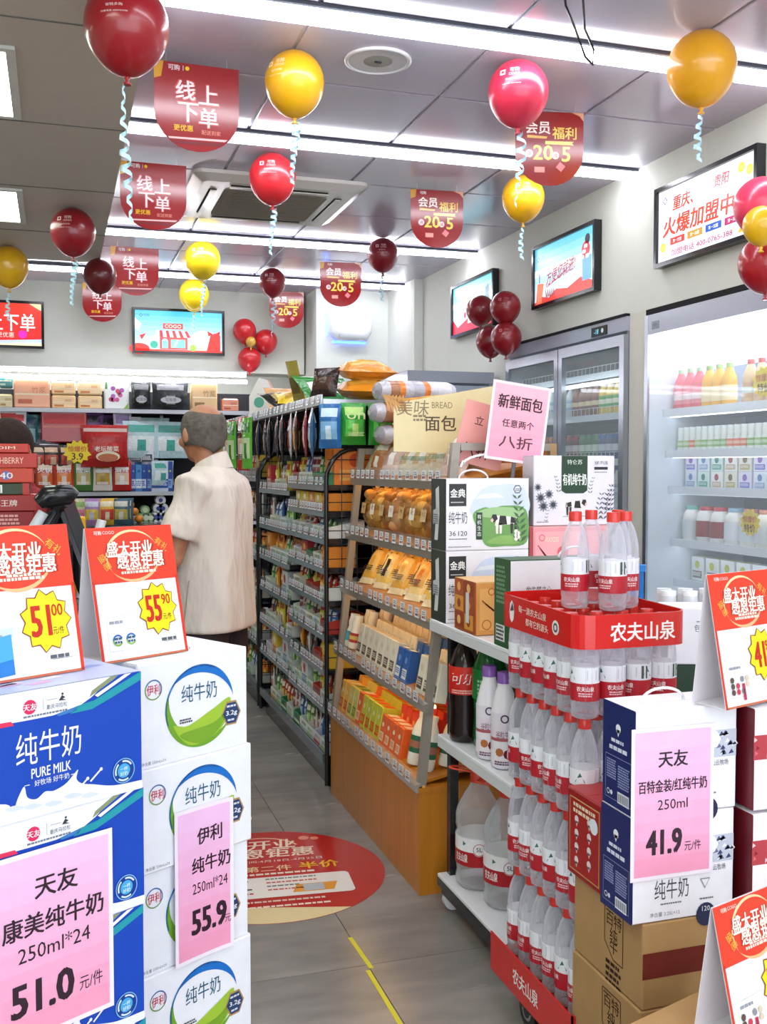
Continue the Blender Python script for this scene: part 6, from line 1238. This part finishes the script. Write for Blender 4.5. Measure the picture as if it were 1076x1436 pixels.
# hanging and shelved goods
HB = {k_: pouch('hanging_bag', 'pack', w, h, .05, c, c2, c3, i, 'f') for i, (k_, w, h, c, c2, c3) in enumerate((('white', .17, .33, 'dfe3e8', '8a98a8', 'c83a3a'), ('teal', .18, .3, '3f7a80', '9cc8d0', '2a4a6a'), ('grey', .2, .32, '3a3c40', '8a8c90', 'e0e0e0'), ('purple', .22, .3, '6a4a88', 'e8e4ee', '2e2438'), ('lilac', .16, .4, 'b8aec4', 'e8e6ee', '7a6a98'), ('mint', .36, .36, 'b9d6d8', 'e4eeec', '4aa898'), ('navy', .2, .3, '2a3c68', 'b8c4d8', 'e8e8ee'), ('glove', .16, .28, 'e6e6e8', '2a2a30', 'd8d8dc')))}
for i, (k_, px, z, s_) in enumerate((('white', 12, 1.58, 1), ('teal', 38, 1.57, 1), ('teal', 54, 1.57, 1), ('white', 24, 1.6, .9), ('purple', 128, 1.6, 1), ('purple', 150, 1.58, 1), ('lilac', 172, 1.52, 1), ('white', 184, 1.5, 1.1), ('mint', 212, 1.5, 1), ('mint', 198, 1.5, .9), ('mint', 240, 1.5, .9), ('glove', 296, 1.58, 1), ('glove', 310, 1.55, 1), ('navy', 322, 1.5, 1), ('grey', 45, 1.3, 1), ('grey', 68, 1.3, 1.1), ('grey', 88, 1.3, 1), ('grey', 102, 1.32, .9), ('mint', 228, 1.26, .6), ('white', 214, 1.26, .7))):
    bitem(HB[k_], px, z, '%s household pack hung on the back wall, %s row, %s hook' % (k_, 'upper' if z > 1.45 else 'lower', ORD[i]), 'household packs on the back wall', (s_,)*3, .02*i, .03+.065*(i % 3))
RB_ = G().box(-.19, 0, 0, .19, .12, .27, 'a82026', 'g', .01); o = thing('red_gift_pack', 'wide red boxed pack hanging on the back shelving left of the purple bags', 'pack', (bp(90, 590).x, YS+.02, 1.63)); RB_.build('box', o); g = G(); g.fr((-.19, -.0005, 0), (1, 0, 0), (0, 0, 1)); g.R(.02, .13, .36, .14, 'd8806a', 1); g.R(.02, .16, .36, .25, 'c02a30', 1); g.build('printing', o)
ND = pouch('noodle_multipack', 'noodle pack', .4, .36, .1, 'b5201f', 'c83028', None, 4, 'f'); o = ND((bp(146, 610).x, YS-.12, 1.42), .05, 'large red noodle multipack with a picture of soup hanging on the back shelving')
g = G(); g.fr((-.2, -.056, 0), (1, 0, 0), (0, 0, 1)); g.C(.22, .09, .1, 'e8dcc0', 1, 18, .045); g.C(.22, .08, .085, 'b8643a', 2, 18, .035); g.Tx('老坛酸菜', .21, .155, .045, 'f4ead8', 2, w=.2, bold=.03); g.R(.02, .3, .38, .33, 'e8c8c0', 1); g.build('printing', o)
starcard('yellow starburst price card left of the red noodle multipack', (bp(108, 634).x, YS-.16, bp(108, 634).z), 0, .24, '惊爆价', '3.9')
PCH = [pouch('spice_pouch', 'pouch', .165, .26, .04, c, c2, c3, i, 'g', txt=t_) for i, (c, c2, c3, t_) in enumerate((('b83a24', 'd86a3a', 'f0d8c0', '火锅'), ('c8442a', 'e8823a', 'f4e0d0', '底料'), ('4a7a3c', 'c8b878', 'e4e8d8', '酸菜'), ('e8e0d8', 'c8a848', 'a88a38', '咖喱'), ('b82a28', 'e8c8a8', 'f4f0e8', '麻辣')))]
for i in range(5): bitem(PCH[i], 62+27*i, 1.215, '%s seasoning pouch hanging in the row under the noodles' % ('dark red', 'orange-red', 'green', 'cream', 'red and white')[i], 'seasoning pouches', None, 0, -.03)
JB = pouch('snack_bag', 'snack bag', .24, .26, .07, '38282a', 'c84a3a', 'e8c8a8', 5, 'f')
for i in range(3): bitem(JB, 52+22*i, 1.4, 'dark crinkled snack bag on the back shelving, %s of three left of the star card' % ORD[i], 'dark crinkled bags', (.8,)*3, .1*i, -.02)
TP = [carton('toothpaste_box', 'toothpaste', .045+.02*(i % 2), .05, .27, c, c2, c3, i) for i, (c, c2, c3) in enumerate((('1f4aa0', 'c8d8f0', '5aa0d8'), ('4a8ac8', 'e8f0f8', '2a5aa8'), ('2a4a98', '8ab0e0', 'a8c84a'), ('d8e0f0', '2a58a8', '3a78c8')))]
for i in range(8): bitem(TP[(0, 1, 0, 2, 3, 3, 3, 2)[i]], 187+7.4*i, 1.201, 'blue and white toothpaste box standing on back shelf, %s from left' % ORD[i], 'toothpaste boxes')
RT = carton('razor_pack', 'pack', .12, .06, .22, 'd8dce2', '3a3c44', '8a9ab0', 2)
for i in range(2): bitem(RT, 190+16*i, 1.5-.06, 'grey blister pack above the toothpaste, %s' % ('left', 'right')[i], 'blister packs')
TRL = Proto(lambda: tag(G().tube([(0, .16, .045), (0, 0, .045)], .045, 14, 'e9ebee', 't').tube([(0, -.001, .045), (0, -.002, .045)], .018, 10, '4a5aa0', 't').build('tissue_roll'), '', 'tissue roll'))
for i, (px, dz) in enumerate(((218, 0), (225, 0), (232, 0), (221.5, .078), (228.5, .078), (225, .15))): bitem(TRL, px, .931+dz, 'white tissue roll seen end-on in the small pyramid, %s' % ('bottom left', 'bottom middle', 'bottom right', 'middle left', 'middle right', 'top')[i], 'white rolls in a pyramid')
TRG = Proto(lambda: tag(G().tube([(0, .16, .04), (0, 0, .04)], .04, 14, '9ac08c', 't').tube([(0, -.001, .04), (0, -.002, .04)], .025, 10, 'd8e8c8', 't').build('tissue_roll'), '', 'tissue roll'))
for i, (px, dz) in enumerate(((190, 0), (197, 0), (204, 0), (211, 0), (203, .07))): bitem(TRG, px, .931+dz, 'green wrapped roll on the back shelf beside the white pyramid, %s from left' % ORD[i], 'green rolls')
BTW = Proto(lambda: tag(G().box(-.13, 0, 0, .13, .2, .035, '5a74a8', 'cl', .01).box(-.13, -.001, .012, .13, 0, .02, 'd8dce4', 'cl').build('folded_towel'), '', 'towel'))
for i in range(4): bitem(BTW, 219, .705+.037*i, 'folded blue striped towel on the back shelf, %s from the bottom' % ORD[i], 'folded towels')
CG = [pouch('candy_bag', 'candy', .2, .26, .1, c, c2, c3, i, 'f') for i, (c, c2, c3) in enumerate((('c8c49a', 'd87a9a', '8ab05a'), ('b88ac0', 'e8c84a', 'd8d8e8'), ('e8b83a', 'd84a3a', 'f4e8c0'), ('4a6a78', 'c8b858', 'e0e0d0')))]
for i, px in enumerate((106, 126, 146, 166, 112, 132, 152, 172)): bitem(CG[i % 4], px, .933, 'colourful candy bag behind the tent card, %s in its pile' % ORD[i], 'candy bags', (.75, .75, .85), .15*(-1)**i, -.3+.13*(i//4))
ORG = Proto(lambda: tag(G().ball((0, 0, .045), .045, 'e08a2c', 'g', 12, 8).build('orange_fruit'), '', 'fruit'))
for i, (dx, dz) in enumerate(((0, 0), (.09, 0), (.18, 0), (.045, .08), (.135, .08), (.09, .155), (-.09, 0), (-.045, .08))): p = bp(170, 730); ORG((p.x+dx*.8, YS-.1, .933+dz*.8), 0, 'glossy orange in the mesh bag pile left of the man, %s' % ORD[i], 'oranges in a pile', (.8,)*3)
o = thing('promo_table', 'black promotion table under the candy bags at the back', 'table', (.35, YS-.35, 0)); CB(o, 'table_top', 0, 0, .91, .9, .34, .932, '1c1c20', 'g')
for x in (.03, .84):
    for y in (.03, .28): CB(o, 'leg', x, y, 0, x+.03, y+.03, .91, '1c1c20', 'g')
starcard('small round yellow price card above the candy bags', (bp(132, 711).x, YS-.1, bp(132, 711).z), 0, .13, '特价', '9.9')
rr_ = random.Random(5)
for z, row in ((.705, 'third'), (.425, 'second')):
    for i in range(16):
        q = rr_.choice(list(HB)); bitem(HB[q], 30+19*i, z, '%s household pack standing on the %s back shelf from floor, %s from left' % (q, row, ORD[i]), 'household packs on lower back shelves', (.75,)*3, .1)

# ================================================================ floor decal and tape
o = thing('floor_decal', 'round red opening-sale decal stuck on the grey floor', 'decal', (.695, 3.49, 0), -.1)
g = G(); pts = [(.405*math.cos(2*PI*i/48), .405*math.sin(2*PI*i/48)) for i in range(48)]; g.prismz(pts, .0002, .0012, 'b6241e', 'g'); g.build('disc', o)
g = G(); g.fr((0, 0, .0011), (1, 0, 0), (0, 1, 0)); g.mk = 'g'; cc = 'f4dcc8'
g.Pg([(.405*math.cos(math.radians(a)), .405*math.sin(math.radians(a))) for a in range(215, 310, 5)], 'e0cb9c', 0)
g.Ring(-.02, .2, .15, .158, 'f0c9a8', 1, 20, 160, 20, .9); g.Tx('盛大开业', -.06, .265, .09, cc, 2, w=.36, bold=.03, sk=.1); g.Tx('感恩钜惠', .0, .18, .085, cc, 2, w=.36, bold=.03, sk=.1); g.C(.16, .31, .02, 'e88a70', 2); g.C(.2, .3, .016, 'e88a70', 2)
g.Tx('活动时间:4月18日-4月25日', .02, .105, .022, 'f0e0d0', 2, w=.36); g.Tx('全场第二件', -.06, .035, .05, 'f0c69c', 2, w=.28, bold=.02); g.Tx('半价', .18, .04, .06, 'f2c02e', 2, w=.14, bold=.03); g.fine(-.2, -.005, .36, 1, .014, 'f0e0d0', 2)
g.Pg(rrect(-.3, -.21, .27, -.04, .02), 'e9e4e0', 2)
for r_ in range(4): g.fine(-.27, -.06-.035*r_, .2, 1, .012, ('5a5c60', 'c0483c')[r_ % 2], 3, r_); g.fine(-.02, -.055-.03*r_, .12+.06*(r_ < 2), 1, .01, ('6a6c70', 'c0483c')[r_ % 2], 3, r_+9)
g.Pg([(.06, -.185), (.2, -.185), (.22, -.12), (.08, -.12)], 'e09a3a', 3); g.R(.1, -.18, .17, -.125, 'b8bcc4', 4)
g.fine(-.2, -.235, .36, 1, .012, 'e8c8b8', 3, 3); g.fine(-.24, -.275, .42, 1, .012, 'f4e0d0', 3, 6); g.build('printing', o)
o = thing('floor_tape', 'narrow yellow tape line on the floor leading to the camera', 'tape')
def tape(x0, y0, x1, y1, w=.012):
    d = Vector((x1-x0, y1-y0)).normalized(); nx, ny = -d.y*w/2, d.x*w/2
    return G().prismz([(x0+nx, y0+ny), (x0-nx, y0-ny), (x1-nx, y1-ny), (x1+nx, y1+ny)][::-1], .0002, .0012, 'd8cb2e', 'p')
p0, p1, p2, p3 = at(491, 1315, Z=0), at(521, 1358, Z=0), at(516, 1361, Z=0), at(569, 1438, Z=0)
tape(p0.x, p0.y, p1.x, p1.y, .013).build('tape_piece', o); tape(p2.x, p2.y, p3.x-.015, p3.y-.5, .013).build('tape_piece', o)

# ================================================================ people
def skin_mat(key, name, c, c2):
    m, nt, N, L, B = newmat(key, name)
    no = N.new('ShaderNodeTexNoise'); no.inputs['Scale'].default_value = 18; no.inputs['Detail'].default_value = 5; cr = N.new('ShaderNodeValToRGB'); cr.color_ramp.elements[0].color = hx(c); cr.color_ramp.elements[1].color = hx(c2); cr.color_ramp.elements[0].position = .3; cr.color_ramp.elements[1].position = .7
    tc = N.new('ShaderNodeTexCoord'); L.new(tc.outputs['Object'], no.inputs['Vector']); L.new(no.outputs['Fac'], cr.inputs[0]); L.new(cr.outputs[0], B.inputs['Base Color']); B.inputs['Roughness'].default_value = .5
    bp_ = N.new('ShaderNodeBump'); bp_.inputs['Strength'].default_value = .15; L.new(no.outputs['Fac'], bp_.inputs['Height']); L.new(bp_.outputs[0], B.inputs['Normal']); return m
skin_mat('sk', 'tanned_skin', 'a06848', 'b98262')
def cloth_mat(key, name, c, c2, scale=5, stretch=(1, 1, .4)):
    m, nt, N, L, B = newmat(key, name)
    tc = N.new('ShaderNodeTexCoord'); mp = N.new('ShaderNodeMapping'); mp.inputs['Scale'].default_value = stretch; no = N.new('ShaderNodeTexNoise'); no.inputs['Scale'].default_value = scale; no.inputs['Detail'].default_value = 4
    L.new(tc.outputs['Object'], mp.inputs[0]); L.new(mp.outputs[0], no.inputs['Vector']); cr = N.new('ShaderNodeValToRGB'); cr.color_ramp.elements[0].color = hx(c); cr.color_ramp.elements[1].color = hx(c2); L.new(no.outputs['Fac'], cr.inputs[0]); L.new(cr.outputs[0], B.inputs['Base Color'])
    B.inputs['Roughness'].default_value = .75; B.inputs['Specular IOR Level'].default_value = .2
    bp_ = N.new('ShaderNodeBump'); bp_.inputs['Strength'].default_value = 1.0; bp_.inputs['Distance'].default_value = .07 if key in ('sh', 'sh2', 'tr') else .01; L.new(no.outputs['Fac'], bp_.inputs['Height']); L.new(bp_.outputs[0], B.inputs['Normal']); return m
cloth_mat('sh', 'pale_linen_shirt', 'cdbfb3', 'e2d8ce'); cloth_mat('tr', 'dark_trousers', '2a2426', '3a3234'); cloth_mat('sh2', 'dark_work_shirt', '8a2a2a', '9c3434')
cloth_mat('hr', 'greying_hair', '38332f', '7a736b', 40, (1, 1, 1)); cloth_mat('hr2', 'dark_brown_hair', '1c1210', '34221c', 60, (1, 1, .3))
def loft(g, rings, c='ffffff', m='t', n=20):
    """rings of (centre, rx, ry, squareness)"""
    V = []
    for (cx2, cy2, cz2), rx, ry, sq in rings:
        for i in range(n):
            a = 2*PI*i/n; ca, sa = math.cos(a), math.sin(a); e = sq; V.append((cx2+rx*math.copysign(abs(ca)**e, ca), cy2+ry*math.copysign(abs(sa)**e, sa), cz2))
    k = len(rings); g.add(V, [(j*n+i, j*n+(i+1) % n, (j+1)*n+(i+1) % n, (j+1)*n+i) for j in range(k-1) for i in range(n)], c, m, True)
    g.add(V[:n], [tuple(range(n))[::-1]], c, m, True); g.add(V[-n:], [tuple(range(n))], c, m, True); return g
def remesh(o, v, sm=6, fac=.6):
    r = o.modifiers.new('remesh', 'REMESH'); r.mode = 'VOXEL'; r.voxel_size = v; r.use_smooth_shade = True
    s_ = o.modifiers.new('smooth', 'SMOOTH'); s_.iterations = sm; s_.factor = fac
def finger(g, root, d, L_, r, bend, m):
    p = Vector(root); d = Vector(d).normalized(); P_ = [p]; ax = Vector(bend)
    for q in (.45, .3, .25): d = (d+ax*.35).normalized(); p = p+d*L_*q; P_.append(p)
    g.tube(P_, [r, r*.95, r*.85, r*.65], 8, 'ffffff', m); g.ball(P_[-1], r*.68, 'ffffff', m, 8, 6)
def hand(g, w, d, side, m, curl):
    """w wrist, d direction of the hand, side towards the thumb, curl direction of the palm"""
    w, d, side, curl = Vector(w), Vector(d).normalized(), Vector(side).normalized(), Vector(curl).normalized()
    c = w+d*.05
    g.tube([w-d*.02, w+d*.02, c, c+d*.035], [(.026, .02), (.034, .018), (.042, .016), (.038, .014)], 12, 'ffffff', m)
    for i, (o_, L_) in enumerate(((.03, .07), (.01, .08), (-.01, .075), (-.03, .06))): finger(g, c+d*.03+side*o_, d+side*o_*2, L_, .0088, curl, m)
    finger(g, w+d*.025+side*.03, d*.5+side*.9, .062, .0105, curl*.6+d*.5, m)
def person(name, label, loc, rz, head_turn, shirt, hair, arms, bald, key, sleeve=True):
    """local: facing +y, z up, about 1.66 m tall"""
    o = thing(name, label, 'person', loc, rz); sk = 'sk'
    hz = 1.545; hc = Vector((0, .035, hz)); g = G()
    Mh = Matrix.Translation(hc) @ Matrix.Rotation(head_turn, 4, 'Z') @ Matrix.Rotation(-.05, 4, 'X')
    # body
    loft(g, [((0, 0, .88), .155, .105, .8), ((0, 0, .98), .15, .1, .8), ((0, .0, 1.1), .14, .1, .8), ((0, 0, 1.25), .155, .1, .8), ((0, -.01, 1.34), .155, .09, .8), ((0, -.01, 1.385), .105, .07, .9), ((0, 0, 1.42), .06, .06, 1)], 'ffffff', sk)
    g.tube([(0, -.01, 1.36), (0, .005, 1.42), (0, .02, 1.49)], [.07, .058, .056], 14, 'ffffff', sk)
    for s_ in (-1, 1):
        g.tube([(s_*.09, 0, .93), (s_*.095, 0, .72), (s_*.095, .01, .48), (s_*.095, -.01, .28), (s_*.095, 0, .08)], [.085, .078, .056, .054, .035], 12, 'ffffff', sk)
        g.tube([(s_*.095, -.02, .04), (s_*.1, .1, .035), (s_*.1, .17, .03)], [(.035, .035), (.04, .03), (.034, .022)], 10, 'ffffff', sk)
        sh_, el, wr_, hd, th, cu = arms[0 if s_ < 0 else 1]
        g.tube([sh_, tuple((Vector(sh_)+Vector(el))/2), el], [.047, .043, .038], 12, 'ffffff', sk); g.tube([el, tuple((Vector(el)*.6+Vector(wr_)*.4)), wr_], [.04, .038, .025], 12, 'ffffff', sk); g.ball(el, .04, 'ffffff', sk); hand(g, wr_, hd, th, sk, cu)
    # head in its own frame
    q = G(Mh); q.ball((0, -.005, .025), (.077, .098, .092), 'ffffff', sk, 20, 14); q.ball((0, .03, -.035), (.06, .07, .075), 'ffffff', sk, 18, 12); q.ball((0, .07, -.075), (.032, .03, .028), 'ffffff', sk)
    q.tube([(0, .09, .02), (0, .113, -.012), (0, .108, -.025)], [.008, .014, .011], 8, 'ffffff', sk); q.ball((.012, .102, -.024), .008, 'ffffff', sk, 8, 6); q.ball((-.012, .102, -.024), .008, 'ffffff', sk, 8, 6)
    q.ball((0, .094, -.05), (.024, .01, .006), 'ffffff', sk, 10, 6); q.ball((0, .092, -.06), (.02, .01, .007), 'ffffff', sk, 10, 6); q.ball((0, .085, .022), (.055, .014, .012), 'ffffff', sk, 12, 6)
    for s_ in (-1, 1): q.ball((s_*.08, -.005, -.005), (.01, .02, .032), 'ffffff', sk, 10, 8); q.ball((s_*.05, .06, -.025), (.024, .026, .022), 'ffffff', sk, 10, 8)
    for a in ('v', ): n = len(g.v); g.v += q.v; g.f += [tuple(n+i for i in f) for f in q.f]; g.c += q.c; g.m += q.m; g.s += q.s
    b = g.build('body', o); remesh(b, .0075, 3, .5)
    q = G(Mh)
    for s_ in (-1, 1): q.ball((s_*.031, .08, .002), .0115, 'f0ece4', 'g', 12, 8); q.ball((s_*.031, .0895, .002), .0045, '2a1a12', 'g', 8, 6); q.tube([(s_*.014, .098, .026), (s_*.034, .098, .031), (s_*.052, .086, .026)], [.003, .004, .002], 6, '2c2624', 't')
    q.build('eyes', o)
    # hair: a shell round the back and sides
    q = G(Mh); V = []; na, ne = 40, 14; Fs = []
    for j in range(ne+1):
        for i in range(na+1):
            a = math.radians(-205+230*i/na) if True else 0
            lo, hi = -.075+.035*abs(math.cos(a)), (.077+.008*math.cos(2*a) if bald else .122)
            t = j/ne; z = lo+(hi-lo)*t; k_ = max(.05, 1-((z-.025)/(.1 if z > .025 else .13))**2)**.5; r_ = 1.045+.01*math.sin(9*a+5*t)+.006*math.sin(23*a)-.03*(t > .95)*bald
            V.append((.077*r_*k_*math.cos(a), -.005+.098*r_*k_*math.sin(a), z))
    W_ = na+1; q.add(V, [(j*W_+i, j*W_+i+1, (j+1)*W_+i+1, (j+1)*W_+i) for j in range(ne) for i in range(na)], '3a3634', hair, True)
    if not bald: q.ball((0, -.005, .035), (.083, .104, .097), '2a1c18', hair, 20, 12)
    hb = q.build('hair', o); so = hb.modifiers.new('thick', 'SOLIDIFY'); so.thickness = .005; so.offset = 0
    # shirt
    g = G(); m = shirt
    loft(g, [((0, .0, .80), .205, .15, .75), ((0, .0, .86), .2, .148, .75), ((0, 0, 1.0), .19, .14, .75), ((0, 0, 1.15), .185, .138, .75), ((0, -.005, 1.27), .19, .135, .75), ((0, -.01, 1.35), .185, .118, .75), ((0, -.01, 1.39), .13, .09, .9), ((0, -.002, 1.425), .076, .074, 1)], 'ffffff', m, 28)
    for s_ in (-1, 1):
        sh_, el = Vector(arms[0 if s_ < 0 else 1][0]), Vector(arms[0 if s_ < 0 else 1][1]); e_ = sh_+(el-sh_)*.7
        g.tube([(s_*.1, -.01, 1.36), tuple(sh_+Vector((0, 0, .01))), tuple(sh_+(el-sh_)*.45), tuple(e_)], [.06, .076, .076, .079], 16, 'ffffff', m)
    s2 = g.build('shirt', o); remesh(s2, .011, 5, .6)
    g = G(); V = []; na = 28
    for i in range(na+1):
        a = 2*PI*i/na+PI/2; V += [(.06*math.cos(a), .004+.062*math.sin(a), 1.452-.03*math.sin(a)), (.082*math.cos(a), .0+.084*math.sin(a), 1.398-.022*math.sin(a))]
    g.add(V, [(2*i, 2*i+1, 2*i+3, 2*i+2) for i in range(na)], 'ffffff', m, True); g.build('collar', o)
    if bald:   # side slit, pocket and sleeve hems
        g = G(); g.tube([(-.206, .03, .80), (-.2, .02, .9), (-.192, .01, 1.0)], .0025, 6, 'b0a498', 't'); g.build('side_seam', o)
        g = G(); P_ = [(-.13, .118, 1.0), (-.165, .098, .975), (-.196, .05, .955)]; g.tube(P_, .004, 6, '8a8078', 't'); g.build('pocket_edge', o)
    # trousers and shoes
    g = G(); loft(g, [((0, 0, .8), .17, .12, .8), ((0, 0, .9), .165, .115, .8), ((0, 0, .98), .155, .11, .8)], 'ffffff', 'tr')
    for s_ in (-1, 1): g.tube([(s_*.085, 0, .9), (s_*.1, 0, .7), (s_*.1, .01, .48), (s_*.1, 0, .1)], [.1, .1, .082, .072], 14, 'ffffff', 'tr')
    t_ = g.build('trousers', o); remesh(t_, .012, 4, .5)
    for s_ in (-1, 1):
        g = G(); g.tube([(s_*.098, -.07, .045), (s_*.1, .0, .05), (s_*.1, .1, .04), (s_*.1, .19, .03)], [(.035, .04), (.042, .045), (.044, .036), (.036, .024)], 14, '2a2422', 'g'); g.box(s_*.1-.042, -.1, .0, s_*.1+.042, .21, .016, 'e4ddd4', 't', .004); g.build('shoe', o)
    return o
# the man in the pale shirt: body turned left and away, left elbow bent towards the goods in front of him
larm = ((-.185, -.005, 1.335), (-.222, .06, 1.085), (-.2, .29, 1.0), (.35, .9, -.05), (.2, -.1, 1), (.3, 0, -.8))
rarm = ((.185, -.005, 1.335), (.26, .06, 1.08), (.14, .26, 1.02), (-.45, .85, .0), (-.2, -.1, 1), (-.3, 0, -.8))
person('person', 'older balding man in loose pale short-sleeved shirt, seen from behind in the aisle', (.575, 3.98, 0), math.radians(58), math.radians(-36), 'sh', 'hr', (larm, rarm), True, 'a')
la2 = ((-.18, 0, 1.33), (-.22, .05, 1.08), (-.15, .25, 1.0), (.3, .9, 0), (1, 0, .2), (0, 0, -1)); ra2 = ((.18, 0, 1.33), (.22, .05, 1.08), (.15, .25, 1.0), (-.3, .9, 0), (-1, 0, .2), (0, 0, -1))
person('person', 'dark-haired person hidden behind the red boxes, only the hair showing at left', (-.15, 4.1, -.075), math.radians(150), 0, 'sh2', 'hr2', (la2, ra2), False, 'b')
